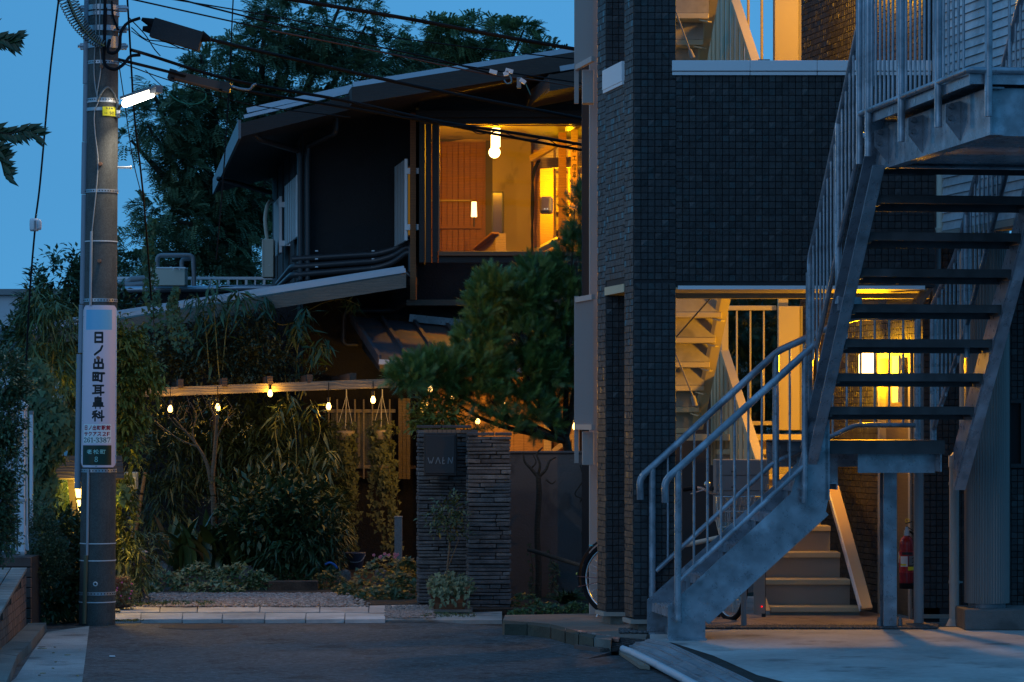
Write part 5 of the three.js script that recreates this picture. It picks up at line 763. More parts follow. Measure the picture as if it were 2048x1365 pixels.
{ // long advertising sign wrapped on the pole
  const cv = document.createElement('canvas'), W = cv.width = 512, H = cv.height = 2048, x = cv.getContext('2d'), sx = W / 63, sy = H / 323, X = (p) => (p - 165) * sx, Y = (p) => (p - 612) * sy;
  x.fillStyle = '#e6d3de'; x.fillRect(0, 0, W, H);
  x.fillStyle = '#7cbfe2'; x.fillRect(X(171), Y(621), 50 * sx, 40 * sy);
  x.fillStyle = '#f2f0f0'; x.fillRect(X(169), Y(848.5), 52 * sx, 38.5 * sy);
  x.fillStyle = '#0c3327'; x.fillRect(X(168), Y(891), 53.5 * sx, 39.5 * sy);
  x.lineCap = 'round'; x.lineJoin = 'round';
  const K = { // strokes on a 100 x 100 field
    日: [[20, 8, 20, 94], [20, 8, 80, 8, 80, 94], [20, 50, 80, 50], [20, 92, 80, 92]],
    ノ: [[80, 8, 66, 48, 18, 92]],
    出: [[50, 4, 50, 92], [20, 16, 20, 46, 80, 46], [80, 16, 80, 46], [12, 58, 12, 94, 88, 94], [88, 58, 88, 94]],
    町: [[6, 14, 6, 84], [6, 14, 48, 14, 48, 84], [6, 48, 48, 48], [6, 82, 48, 82], [27, 14, 27, 82], [56, 18, 98, 18], [78, 18, 78, 92, 62, 88]],
    耳: [[8, 10, 92, 10], [26, 10, 26, 76], [26, 32, 72, 32], [26, 54, 72, 54], [4, 80, 96, 72], [72, 10, 72, 96]],
    鼻: [[50, 0, 42, 8], [24, 8, 76, 8, 76, 42, 24, 42, 24, 8], [24, 19, 76, 19], [24, 31, 76, 31], [12, 50, 88, 50, 88, 70, 12, 70, 12, 50], [12, 60, 88, 60], [50, 50, 50, 70], [4, 80, 96, 80], [34, 72, 30, 98], [68, 72, 68, 98]],
    科: [[40, 6, 10, 16], [6, 34, 48, 34], [27, 14, 27, 96], [27, 38, 6, 68], [29, 44, 46, 60], [58, 16, 68, 26], [56, 38, 66, 48], [52, 68, 98, 60], [82, 4, 82, 96]],
    駅: [[10, 8, 10, 58], [10, 8, 46, 8], [10, 24, 42, 24], [10, 40, 42, 40], [27, 8, 27, 58], [10, 58, 48, 58, 44, 92, 36, 88], [10, 72, 6, 88], [20, 72, 20, 84], [30, 70, 32, 82], [58, 10, 90, 10, 90, 42, 58, 42], [58, 10, 58, 50, 50, 94], [70, 42, 96, 94]],
    前: [[28, 4, 36, 18], [72, 4, 64, 18], [4, 22, 96, 22], [14, 36, 14, 94], [14, 36, 46, 36, 46, 92, 36, 90], [14, 54, 46, 54], [14, 70, 46, 70], [64, 38, 64, 74], [86, 32, 86, 94, 74, 90]],
    サ: [[6, 34, 94, 34], [30, 10, 30, 62], [70, 10, 70, 50, 62, 76, 38, 94]],
    ク: [[40, 6, 12, 46], [34, 22, 84, 22, 70, 62, 26, 94]],
    ア: [[10, 14, 90, 14, 80, 32, 58, 50], [52, 34, 48, 64, 22, 94]],
    ス: [[16, 14, 80, 14, 64, 50, 10, 92], [56, 58, 90, 92]],
    老: [[20, 18, 76, 18], [48, 4, 48, 38], [6, 38, 94, 38], [86, 8, 54, 50, 8, 70], [34, 60, 34, 90, 88, 90, 90, 76], [80, 54, 36, 72]],
    松: [[4, 30, 48, 30], [26, 6, 26, 96], [26, 34, 4, 70], [28, 42, 46, 58], [66, 10, 50, 50], [76, 8, 98, 48], [70, 46, 54, 88, 88, 84], [80, 66, 96, 94]],
    西: [[6, 12, 94, 12], [12, 32, 88, 32, 88, 94, 12, 94, 12, 32], [38, 12, 38, 50, 22, 70], [62, 12, 62, 64, 84, 64]],
    区: [[8, 10, 92, 10], [14, 10, 14, 92, 94, 92], [74, 24, 30, 78], [32, 30, 78, 78]],
  };
  glyph = (c, ch, x0, y0, w, h, lw, col) => { c.strokeStyle = col; c.lineWidth = lw; c.lineCap = 'round'; c.lineJoin = 'round'; for (const s of K[ch]) { c.beginPath(); c.moveTo(x0 + s[0] * w / 100, y0 + s[1] * h / 100); for (let i = 2; i < s.length; i += 2) c.lineTo(x0 + s[i] * w / 100, y0 + s[i + 1] * h / 100); c.stroke(); } };
  [['日', 665.5, 687], ['ノ', 692, 712], ['出', 717, 738.5], ['町', 744, 765], ['耳', 770, 792], ['鼻', 794.5, 818], ['科', 821.5, 843]].forEach(([ch, a, b]) => glyph(x, ch, X(185.8), Y(a), 22.6 * sx, (b - a) * sy, (ch === '鼻' ? 2.1 : ch === '耳' || ch === '科' ? 3.0 : 3.6) * sx, '#0b0b0d'));
  [...'日ノ出町駅前'].forEach((ch, i) => glyph(x, ch, X(170.6 + i * 8.35), Y(851.5), 7.3 * sx, 9 * sy, 1.25 * sx, '#a01428'));
  [...'サクアス'].forEach((ch, i) => glyph(x, ch, X(170.6 + i * 8.6), Y(864), 7.6 * sx, 8.4 * sy, 1.25 * sx, '#a01428'));
  const text = (s, font, cx, cy, w, h, col) => { x.save(); x.font = font; x.fillStyle = col; x.textAlign = 'center'; x.textBaseline = 'middle'; const m = x.measureText(s).width; x.translate(X(cx), Y(cy)); x.scale(w * sx / m, h); x.fillText(s, 0, 0); x.restore(); };
  text('2F', 'bold 70px sans-serif', 212.5, 868.6, 14, 1, '#a01428'); text('261-3387', 'bold 92px serif', 195, 880.6, 50.5, 0.95, '#0d4a3c');
  [...'老松町'].forEach((ch, i) => glyph(x, ch, X(176.6 + i * 12.6), Y(899), 10 * sx, 9.4 * sy, 1.05 * sx, '#9fd8cf')); text('8', '96px sans-serif', 195, 919, 7.4, 0.95, '#9fd8cf');
  x.fillStyle = '#3b7a5e'; x.fillRect(X(193), Y(932), 4 * sx, 1 * sy);
  const tx = new THREE.CanvasTexture(cv); tx.colorSpace = THREE.SRGBColorSpace;
  const t = thing('pole_sign', 'tall lilac clinic advertisement sign wrapped round the concrete pole', 'sign'), rows = 60, cols = 20, pos = [], uv = [], idx = [], halfA = 1.18, cor = 0.03;
  const surf = (o) => { const at = pos.length / 3; for (let j = 0; j <= rows; j++) { const v = j / rows, y = 612 + v * 323, h = 1.3135, e = Math.min(v, 1 - v) * h, k = e < cor ? 1 - (1 - Math.sqrt(Math.max(0, 1 - (1 - e / cor) ** 2))) * cor / 0.17 : 1, c = P(poleX(y) + 1.4, y, PO), r = poleR(y) + 0.009 + o; for (let i = 0; i <= cols; i++) { const u = i / cols * 2 - 1, a = u * halfA * k; pos.push(c.x + Math.sin(a) * r, c.y, c.z + Math.cos(a) * r); uv.push(0.5 + Math.sin(a) / Math.sin(halfA) / 2, 1 - v); } } return at; };
  const f0 = surf(0), f1 = surf(-0.004); for (let j = 0; j < rows; j++) for (let i = 0; i < cols; i++) { const a = j * (cols + 1) + i, b = a + cols + 1; idx.push(f0 + a, f0 + b, f0 + a + 1, f0 + b, f0 + b + 1, f0 + a + 1, f1 + a, f1 + a + 1, f1 + b, f1 + b, f1 + a + 1, f1 + b + 1); }
  const g = new THREE.BufferGeometry(); g.setAttribute('position', new THREE.Float32BufferAttribute(pos, 3)); g.setAttribute('uv', new THREE.Float32BufferAttribute(uv, 2)); g.setIndex(idx); g.computeVertexNormals();
  mesh('panel', g, new THREE.MeshStandardMaterial({ map: tx, roughness: 0.45 }), t, true);
  const edge = (u, y) => { const c = P(poleX(y) + 1.4, y, PO), r = poleR(y) + 0.0105; return V(c.x + Math.sin(u * halfA * 0.985) * r, c.y, c.z + Math.cos(u * halfA * 0.985) * r); };
  for (const s of [-1, 1]) { mesh('edge_trim', pipe([edge(s, 620), edge(s, 770), edge(s, 927)], 0.004, 6), M.white, t); for (const y of [634, 703, 773, 842, 912]) mesh('rivet', rbox(0.014, 0.008, 0.01, edge(s, y).x, edge(s, y).y, edge(s, y).z, 0.002), M.band, t); }
  // yellow number plate
  const c2 = document.createElement('canvas'); c2.width = 256; c2.height = 192; const q = c2.getContext('2d'); q.fillStyle = '#e8de1e'; q.fillRect(0, 0, 256, 192); q.strokeStyle = '#55500a'; q.lineWidth = 4; q.strokeRect(5, 5, 246, 182);
  glyph(q, '西', 62, 18, 34, 34, 6, '#23230a'); glyph(q, '区', 110, 18, 34, 34, 6, '#23230a'); glyph(q, '町', 160, 18, 34, 34, 6, '#23230a');
  q.fillStyle = '#23230a'; q.font = 'bold 48px sans-serif'; q.fillText('13', 34, 156); q.save(); q.translate(124, 168); q.scale(0.8, 1.25); q.font = 'bold 78px sans-serif'; q.fillText('141', 0, 0); q.restore();
  const t2 = new THREE.CanvasTexture(c2); t2.colorSpace = THREE.SRGBColorSpace; const n = thing('number_plate', 'small yellow number plate strapped to the pole below the street lamp', 'plate');
  const pc = P(220.5, 226, PO), pp = [], pu = [], pi = []; for (let i = 0; i <= 8; i++) { const a = 0.12 + i / 8 * 0.86, c = P(poleX(226), 226, PO), r = poleR(226) + 0.014; for (const v of [0, 1]) { pp.push(c.x + Math.sin(a) * r, pc.y - 0.036 + v * 0.074, c.z + Math.cos(a) * r); pu.push(i / 8, v); } if (i < 8) { const k = i * 2; pi.push(k, k + 2, k + 1, k + 1, k + 2, k + 3); } }
  const pg = new THREE.BufferGeometry(); pg.setAttribute('position', new THREE.Float32BufferAttribute(pp, 3)); pg.setAttribute('uv', new THREE.Float32BufferAttribute(pu, 2)); pg.setIndex(pi); pg.computeVertexNormals(); mesh('face', pg, new THREE.MeshStandardMaterial({ map: t2, roughness: 0.5, side: THREE.DoubleSide }), n, true);
  mesh('clip', rbox(0.03, 0.03, 0.01, P(235, 225, PO - 0.1).x, pc.y, -PO + 0.08), M.white, n);
}
{ // street lamp: bright tube on a short arm
  const t = thing('street_lamp', 'lit white tube street lamp on a short arm from the concrete pole', 'street lamp'), a = P(249, 208, PO - 0.12), b = P(303, 188, PO - 0.42), e = P(318, 182, PO - 0.5), col = new THREE.Color().setRGB(1, 0.9, 0.72);
  mesh('tube_bulb', rod(a, b, 0.028, 0.028, 14), new THREE.MeshStandardMaterial({ color: 0xffffff, emissive: col, emissiveIntensity: 16 }), t);
  mesh('housing', bar(a.clone().add(V(-0.01, 0.045, 0)), e.clone().add(V(0, 0.035, 0)), 0.07, 0.02), M.greyPipe, t); mesh('end_cap', bar(b.clone().add(V(0.005, 0.02, 0)), e.clone().add(V(0, 0.012, 0)), 0.06, 0.05), M.greyPipe, t);
  mesh('arm', tube([P(236, 236, PO - 0.06), P(237, 214, PO - 0.08), P(249, 206, PO - 0.12)], 0.012, 0.03), M.blackMetal, t); mesh('mount', rbox(0.03, 0.11, 0.04, P(237, 225, PO).x, P(237, 224, PO).y, -PO + 0.06), M.zincDark, t);
  const l = new THREE.RectAreaLight(col, 260, 0.3, 0.07); l.position.copy(a.clone().lerp(b, 0.5)).add(V(0, -0.04, 0.01)); l.lookAt(l.position.clone().add(V(0.7, -1, 0.05))); scene.add(l);   // a lamp of this kind throws its light downwards
}
{ // cables
  const cable = (label, pts, r, m = M.blackRubber, n = 28) => tag(mesh('cable', pipe(curve(pts, n), r, 6), m), label, 'cable');
  const D2 = 28.2, W = (x, y, d) => P(x, y, d);
  cable('thin cable leaving the top edge beside the pole, running to the house roof', [W(243, -6, PO), W(520, 55, 26), W(700, 92, 27), W(930, 132, 28), W(1230, 176, D2)], 0.007);
  cable('thin cable crossing high over the trees towards the flats', [W(335, -3, 25), W(520, 28, 26), W(750, 70, 27), W(1150, 118, D2), W(1230, 124, D2)], 0.006);
  cable('thin cable with connector clips hanging before the house eaves', [W(352, -3, 25), W(540, 45, 26), W(700, 82, 26.6), W(870, 118, 27), W(985, 148, 27.4)], 0.008);
  cable('rust brown thin cable running on from the connectors to the flats', [W(538, 60, 26), W(780, 108, 27), W(985, 150, 27.4), W(1070, 160, 27.6), W(1230, 188, D2)], 0.007, mat(0.09, 0.04, 0.03));
  cable('thick twisted cable at the upper edge passing above the house roof', [W(570, -3, 24), W(700, 18, 24.4), W(830, 40, 25), W(1000, 72, 25.6), W(1230, 112, 26.4)], 0.017);
  cable('heavy black cable from the splice sleeve to the flats across the house front', [W(404, 75, PO + 0.4), W(560, 112, 25.4), W(839, 174, 26.4), W(1010, 208, 27), W(1240, 252, 27.8)], 0.016);
  cable('upper strand of the laced cable pair crossing the lit window', [W(262, 100, PO), W(300, 111, 24.6), W(420, 149, 25), W(511, 170, 25.4), W(687, 201, 26), W(877, 243, 26.6), W(1040, 268, 27.2), W(1240, 303, 27.8)], 0.014);
  cable('lower strand of the laced cable pair crossing the lit window', [W(232, 118, PO), W(330, 142, 24.8), W(462, 176, 25.2), W(650, 208, 25.9), W(877, 247, 26.6), W(1030, 276, 27.2), W(1240, 314, 27.8)], 0.013);
  cable('zigzag lashing wire between the two laced cables', [W(700, 203, 26), W(722, 212, 26.1), W(760, 216, 26.2), W(800, 234, 26.3), W(855, 238, 26.5), W(890, 251, 26.6), W(925, 252, 26.7), W(960, 268, 26.9), W(1000, 262, 27), W(1020, 270, 27.1), W(1060, 283, 27.2), W(1090, 276, 27.3), W(1120, 292, 27.4), W(1160, 290, 27.5), W(1178, 304, 27.6)], 0.005, M.blackRubber, 60);
  cable('slender wire sloping under the long cable joint box to the pale roof edge', [W(238, 124, PO), W(330, 158, 24.9), W(480, 205, 25.3), W(700, 235, 26)], 0.005);
  cable('guy wire from the upper left edge to its insulator', [W(117, -4, 22.8), W(100, 140, 22.8), W(78, 380, 22.8), W(70, 440, 22.8)], 0.0075);
  cable('guy wire continuing below the insulator into the bamboo', [W(69, 462, 22.8), W(63, 530, 22.8), W(58, 600, 22.8), W(50, 760, 22.8)], 0.0075);
  cable('thin wire hanging straight down before the tall tree', [W(466, -4, 26), W(463, 60, 26), W(457, 190, 26), W(444, 380, 26), W(432, 520, 26)], 0.006);
  cable('dark drop cable falling beside the pole into the garden creeper', [W(254, -4, PO + 0.1), W(258, 60, PO + 0.1), W(261, 114, PO + 0.1), W(268, 229, PO + 0.3), W(281, 343, PO + 0.8), W(291, 450, 26), W(302, 600, 27)], 0.008);
  cable('fine pair of wires slanting behind the street lamp', [W(236, 120, PO + 0.1), W(248, 200, PO + 0.2), W(262, 300, PO + 0.6), W(285, 400, 26)], 0.004);
  { const t = thing('strain_insulator', 'pale egg shaped insulator in the guy wire', 'insulator'), c = P(70, 450, 22.8); mesh('body', [lathe([[0, -0.05], [0.03, -0.048], [0.036, -0.03], [0.036, 0.03], [0.03, 0.048], [0, 0.05]], 14).translate(c.x - 0.008, c.y, c.z), lathe([[0, -0.04], [0.022, -0.038], [0.026, -0.02], [0.026, 0.02], [0.022, 0.038], [0, 0.04]], 12).translate(c.x + 0.022, c.y, c.z)], M.white, t); mesh('groove', box(0.01, 0.06, 0.04, c.x + 0.004, c.y, c.z + 0.025), M.greyPipe, t); }
  { const t = thing('splice_sleeve', 'thick black splice sleeve on the heavy cable beside the pole', 'cable joint'), p = (x, y) => P(x, y, PO + 0.3); mesh('sleeve', bar(p(305, 55), p(402, 84), 0.12, 0.155), mat(0.03, 0.034, 0.04, 0.8, { map: T.plasterC, bumpMap: T.plasterB, bumpScale: 0.004 }), t); mesh('cone', rod(p(283, 38), p(308, 48), 0.014, 0.045, 10), M.blackRubber, t); mesh('cone', rod(p(285, 57), p(307, 60), 0.02, 0.04, 10), M.blackRubber, t); mesh('cone', rod(p(402, 73), p(420, 79), 0.05, 0.018, 10), M.blackRubber, t); mesh('tie_wire', [pipe(curve([p(262, 55), p(290, 78), p(330, 84), p(375, 100), p(380, 92)], 20), 0.005, 5), pipe(curve([p(262, 62), p(300, 85), p(350, 96), p(390, 96)], 20), 0.004, 5), pipe(curve([p(258, 36), p(290, 70), p(308, 98), p(320, 112)], 16), 0.005, 5)], M.blackRubber, t); }
  { const t = thing('joint_box', 'long brown cable joint box hanging before the trees', 'cable joint'), p = (x, y) => P(x, y, 25); mesh('box', bar(p(340, 149), p(447, 175), 0.11, 0.075), mat(0.11, 0.085, 0.075, 0.7, { map: T.plasterC }), t); mesh('end_cap', bar(p(338, 148), p(352, 152), 0.12, 0.085), M.blackMetal, t); mesh('end_cap', bar(p(440, 173), p(461, 176), 0.12, 0.08), M.blackMetal, t); mesh('drip_edge', bar(p(343, 157), p(446, 182), 0.12, 0.012), M.terracotta, t); mesh('hook', tube([p(461, 172), p(480, 178), p(500, 180), p(506, 170), p(512, 168)], 0.01, 0.04), M.zinc, t); }
  { const t = thing('cable_loop', 'green looped earth wire hanging under the joint box', 'cable'), p = (x, y) => P(x, y, 24.9); mesh('loop', pipe(curve([p(334, 182), p(350, 198), p(375, 208), p(398, 206), p(411, 196), p(411, 186)], 24), 0.004, 5), mat(0.02, 0.22, 0.16), t); mesh('tail', pipe(curve([p(290, 140), p(310, 160), p(334, 182)], 10), 0.004, 5), M.blackRubber, t); }
  { const t = thing('cable_connectors', 'cluster of small grey cable connectors with looped blue wire before the eaves', 'connectors'), p = (x, y) => P(x, y, 27.3); for (const [x0, y0, x1, y1] of [[979, 142, 994, 146], [1011, 140, 1026, 144], [1007, 149, 1017, 146], [1040, 159, 1051, 166]]) mesh('connector', bar(p(x0, y0), p(x1, y1), 0.05, 0.035), M.white, t); mesh('clamp', rbox(0.04, 0.1, 0.04, p(1038, 168).x, p(1038, 166).y, p(0, 0).z), M.greyPipe, t); mesh('loop', pipe(curve([p(1016, 146), p(1022, 156), p(1022, 165), p(1014, 167), p(1008, 160)], 16), 0.007, 6), mat(0.1, 0.22, 0.3), t); mesh('tail', pipe(curve([p(1050, 165), p(1056, 178), p(1061, 190)], 8), 0.005, 5), mat(0.05, 0.16, 0.14), t); }
  { // spiral guard on the cable that climbs to the upper left
    const t = thing('spiral_guard', 'springy wire spiral wrapped round the cable left of the pole', 'cable guard'), ax = new THREE.CatmullRomCurve3([P(206, 90, PO - 0.2), P(185, 78, PO - 0.2), P(166, 58, PO - 0.2), P(150, 34, PO - 0.2), P(138, 6, PO - 0.2), P(124, -30, PO - 0.2)]), pts = [], N = 520; for (let i = 0; i <= N; i++) { const k = i / N, p = ax.getPoint(k), q = ax.getTangent(k), n1 = V(0, 0, 1), n2 = V().crossVectors(q, n1).normalize(), a = k * Math.PI * 2 * 26, r = 0.035 + 0.05 * k; pts.push(p.addScaledVector(n1, Math.cos(a) * r).addScaledVector(n2, Math.sin(a) * r)); }
    mesh('spiral', pipe(pts, 0.0045, 5), mat(0.1, 0.15, 0.15, 0.4, { metalness: 0.3 }), t); mesh('inner_cable', pipe(ax.getPoints(20), 0.014, 7), M.blackRubber, t); mesh('inner_strand', pipe(ax.getPoints(20).map((p) => p.add(V(0.012, -0.01, 0.02))), 0.006, 6), mat(0.35, 0.3, 0.12), t); }
}
// ------------------------------------------------------------------ plants
class Leaves {                                                 // gathers small leaves into one crown mesh
  constructor(seed) { this.p = []; this.c = []; this.i = []; this.R = rng(seed); }
  put(pts, tris, col) { const o = this.p.length / 3; for (const q of pts) { this.p.push(q.x, q.y, q.z); this.c.push(col[0], col[1], col[2]); } for (const t of tris) this.i.push(t + o); }
  frame(dir, up) { const d = dir.clone().normalize(), s = V().crossVectors(d, up); if (s.lengthSq() < 1e-5) s.set(1, 0, 0); s.normalize(); return [d, s, V().crossVectors(s, d)]; }
  lance(p, dir, up, L, w, col, droop = 0.15) { const [d, s, n] = this.frame(dir, up), q = (t, a, h) => p.clone().addScaledVector(d, L * t).addScaledVector(s, a * w).addScaledVector(n, h).add(V(0, -droop * L * t * t, 0)); this.put([q(0, 0, 0), q(0.4, -0.5, w * 0.22), q(0.4, 0.5, w * 0.22), q(0.42, 0, 0), q(1, 0, 0)], [0, 3, 1, 0, 2, 3, 1, 3, 4, 3, 2, 4], col); }
  oval(p, dir, up, L, w, col) { const [d, s, n] = this.frame(dir, up), q = (t, a, h) => p.clone().addScaledVector(d, L * t).addScaledVector(s, a * w).addScaledVector(n, h); this.put([q(0, 0, 0), q(0.45, -0.5, w * 0.18), q(0.45, 0.5, w * 0.18), q(1, 0, -L * 0.06)], [0, 3, 1, 0, 2, 3], col); }
  ivy(p, dir, up, L, col) { const [d, s, n] = this.frame(dir, up), q = (t, a) => p.clone().addScaledVector(d, L * t).addScaledVector(s, a * L).addScaledVector(n, Math.abs(a) * L * 0.25); this.put([q(0.25, 0), q(0, 0.04), q(0.1, 0.52), q(0.45, 0.25), q(1, 0), q(0.45, -0.25), q(0.1, -0.52), q(0, -0.04)], [0, 1, 2, 0, 2, 3, 0, 3, 4, 0, 4, 5, 0, 5, 6, 0, 6, 7], col); }
  needle(p, dir, up, L, w, col) { const [d, s] = this.frame(dir, up); this.put([p.clone().addScaledVector(s, -w / 2), p.clone().addScaledVector(s, w / 2), p.clone().addScaledVector(d, L)], [0, 1, 2], col); }
  build(name, parent, m = M.leaf) { const g = new THREE.BufferGeometry(); g.setAttribute('position', new THREE.Float32BufferAttribute(this.p, 3)); g.setAttribute('color', new THREE.Float32BufferAttribute(this.c, 3)); g.setIndex(this.i); g.computeVertexNormals(); const o = new THREE.Mesh(g, m); o.name = name; o.castShadow = o.receiveShadow = true; parent.add(o); return o; }
}
const rdir = (R) => { const y = R() * 2 - 1, a = R() * 6.2832, r = Math.sqrt(1 - y * y); return V(Math.cos(a) * r, y, Math.sin(a) * r); };
const tint = (R, a, b, v = 0.35) => { const t = R(), k = 1 - v / 2 + R() * v; return [0, 1, 2].map((i) => (a[i] + (b[i] - a[i]) * t) * k); };
const nz = [vnoise(16, 901), vnoise(16, 902), vnoise(16, 903)], noise3 = (p, f) => { const w = (x) => ((x * f) % 1 + 1) % 1; return (nz[0](w(p.x), w(p.y)) + nz[1](w(p.y), w(p.z)) + nz[2](w(p.z), w(p.x))) / 3; };
// blob: [px, py, rx, ry, depth, share]; leaves grow as twigs of several leaves, more of them near the surface, with holes left between clumps
function blobs(L, list, n, opt, wood) {
  const R = L.R, tot = list.reduce((s, b) => s + (b[5] ?? 1) * b[2] * b[3], 0);
  for (const b of list) {
    const [px, py, rx, ry, d] = b, c = P(px, py, d), sx = rx / F * d, sy = ry / F * d, sz = opt.deep ? opt.deep * Math.min(sx, sy) : Math.min(sx, sy) * 0.9, k = Math.round(n * (b[5] ?? 1) * rx * ry / tot);
    for (let i = 0; i < k; i++) {
      const u = rdir(R), rad = 0.35 + 0.68 * Math.pow(R(), 0.45), p = V(c.x + u.x * sx * rad, c.y + u.y * sy * rad, c.z + u.z * sz * rad);
      if (noise3(p, opt.freq ?? 0.9) < (opt.gap ?? 0.42)) continue;
      const out = u.clone().multiply(V(1, 0.8, 1)).add(rdir(R).multiplyScalar(0.8)).add(V(0, opt.lift ?? 0, 0)).normalize();
      opt.twig(L, p, out, R, u);
    }
    if (wood && R() < 0.9) { const e = V(c.x + (R() - 0.5) * sx, c.y + (R() - 0.5) * sy * 0.6, c.z); wood.push(e); }
  }
}
const twigOval = (L0, w0, a, b, n = 5) => (L, p, out, R) => { const up = V(0, 1, 0).add(rdir(R).multiplyScalar(0.5)); for (let k = 0; k < n; k++) { const q = p.clone().addScaledVector(out, k * L0 * 0.55), side = rdir(R).multiplyScalar(0.9).add(out), l = L0 * (0.7 + R() * 0.6); L.oval(q, side, up, l, l * w0, tint(R, a, b)); } };
const twigPinnate = (L0, w0, a, b, n = 7) => (L, p, out, R) => { const o = out.clone().add(V(0, -0.25, 0)).normalize(), [d, s, nn] = L.frame(o, V(0, 1, 0).add(rdir(R).multiplyScalar(0.4))), col = tint(R, a, b); for (let k = 0; k < n; k++) { const q = p.clone().addScaledVector(d, k * L0 * 0.45).add(V(0, -k * k * L0 * 0.02, 0)); for (const e of [-1, 1]) L.oval(q, d.clone().multiplyScalar(0.55).addScaledVector(s, e), nn, L0 * (0.8 + R() * 0.4), L0 * w0, col); } };
const twigLance = (L0, w0, a, b, n = 4) => (L, p, out, R) => { for (let k = 0; k < n; k++) { const dir = out.clone().add(rdir(R).multiplyScalar(0.9)).add(V(0, -0.35, 0)), l = L0 * (0.65 + R() * 0.6); L.lance(p.clone().addScaledVector(out, k * 0.02), dir, V(0, 1, 0).add(rdir(R).multiplyScalar(0.4)), l, l * w0, tint(R, a, b), 0.25); } };
const twigNeedle = (S, a, b) => (L, p, out, R) => { const ax = out.clone().add(V(0, 0.35, 0)).normalize(), [d, s, n] = L.frame(ax, rdir(R)), col = tint(R, a, b, 0.4); for (let k = 0; k < 13; k++) { const t = k / 13, q = p.clone().addScaledVector(d, t * S), spread = (1 - t * 0.7) * 0.55; for (const e of [-1, 1]) { const dir = d.clone().addScaledVector(s, e * (0.9 + R() * 0.4)).addScaledVector(n, (R() - 0.5) * 0.9); L.needle(q, dir, n, S * spread * (0.8 + R() * 0.5), S * 0.05, col); } } L.needle(p.clone().addScaledVector(d, S * 0.8), d, n, S * 0.4, S * 0.06, col); };
const twigIvy = (S, a, b, n = 3) => (L, p, out, R) => { for (let k = 0; k < n; k++) L.ivy(p.clone().add(rdir(R).multiplyScalar(S * 0.8)), V((R() - 0.5) * 1.2, -0.9, 0.2 + (R() - 0.5) * 0.6), out.clone().add(V(0, 0.5, 0.6)), S * (0.6 + R() * 0.7), tint(R, a, b, 0.5)); };
function limbs(parent, m, base, tips, r0, fork, R) {           // tapered trunk with a limb to every clump
  const g = [pipe(curve([base, base.clone().lerp(fork, 0.5).add(V((R() - 0.5) * 0.2, 0, 0)), fork], 8), r0, 9, (t) => r0 * (1 - 0.35 * t))];
  for (const e of tips) { const mid = fork.clone().lerp(e, 0.5).add(V((R() - 0.5) * 0.3, -0.05 * fork.distanceTo(e), (R() - 0.5) * 0.3)); g.push(pipe(curve([fork.clone().add(V(0, -0.05, 0)), mid, e], 7), r0 * 0.5, 6, (t) => r0 * (0.5 - 0.42 * t))); }
  return g.map((q) => mesh(g.indexOf(q) ? 'limb' : 'trunk', q, m, parent));
}
function bushy(name, label, cat, list, n, opt, seed, trunk, group) {
  const t = thing(name, label, cat, V(0, 0, 0), group), L = new Leaves(seed), tips = []; blobs(L, list, n, opt, tips); L.build(opt.part ?? 'crown', t, opt.mat ?? M.leaf);
  if (trunk) limbs(t, trunk.m ?? M.bark, trunk.base, tips, trunk.r, trunk.fork, L.R); return t;
}
const DG = [[0.020, 0.042, 0.014], [0.036, 0.066, 0.020]], MG = [[0.035, 0.07, 0.02], [0.065, 0.11, 0.028]], YG = [[0.07, 0.10, 0.02], [0.13, 0.16, 0.035]], BG = [[0.022, 0.055, 0.030], [0.04, 0.085, 0.045]];
// far trees behind the house
bushy('tall_tree', 'tall dark feathery tree filling the sky behind the left roof', 'tree', [
  [600, 60, 110, 75, 50], [690, 70, 100, 70, 51], [520, 110, 85, 60, 49.5], [640, 160, 150, 70, 50], [430, 150, 65, 50, 49], [760, 130, 90, 60, 51], [345, 235, 75, 55, 48.5], [300, 250, 55, 45, 48], [420, 250, 100, 70, 49], [520, 240, 120, 80, 50], [640, 250, 140, 60, 51], [410, 345, 90, 80, 49], [360, 330, 60, 50, 48.5], [500, 380, 90, 90, 50], [340, 430, 75, 60, 48.5], [420, 460, 110, 80, 49.5], [290, 500, 60, 50, 48], [510, 500, 90, 80, 50], [270, 545, 60, 40, 48], [380, 545, 120, 40, 49], [256, 285, 25, 24, 48, 0.6], [300, 170, 34, 18, 48, 0.5], [410, 112, 34, 24, 48.5, 0.6], [560, 12, 60, 26, 49.5, 0.6], [700, 16, 70, 26, 50, 0.7], [845, 150, 46, 38, 51, 0.7], [600, 380, 60, 100, 51]],
  20000, { mat: M.leafSoft, twig: twigPinnate(0.068, 0.42, [0.08, 0.14, 0.075], [0.15, 0.21, 0.095], 7), freq: 0.33, gap: 0.44, deep: 1.2, lift: 0.1 }, 201, { base: P(470, 1040, 50), fork: P(480, 470, 50), r: 0.28 });
bushy('broad_tree', 'light green feathery tree showing above the middle of the roof', 'tree', [[880, 80, 80, 42, 56], [950, 78, 80, 46, 57], [1020, 82, 60, 42, 56], [900, 130, 90, 45, 57], [830, 108, 40, 30, 56, 0.7], [990, 125, 90, 40, 57], [1050, 62, 30, 20, 56, 0.6], [1075, 104, 26, 22, 56, 0.6]],
  6500, { mat: M.leafSoft, twig: twigPinnate(0.07, 0.42, [0.10, 0.16, 0.07], [0.18, 0.24, 0.085], 7), freq: 0.33, gap: 0.43, deep: 1.3 }, 202, { base: P(930, 1020, 57), fork: P(930, 240, 57), r: 0.22 });
bushy('young_tree', 'slim young tree top with separate leaflets right of the roof trees', 'tree', [[1100, 104, 12, 12, 52], [1090, 112, 14, 8, 52]], 26, { twig: twigPinnate(0.11, 0.4, DG[0], DG[1], 6), gap: 0.2 }, 203, { base: P(1100, 900, 52), fork: P(1098, 130, 52), r: 0.05 });
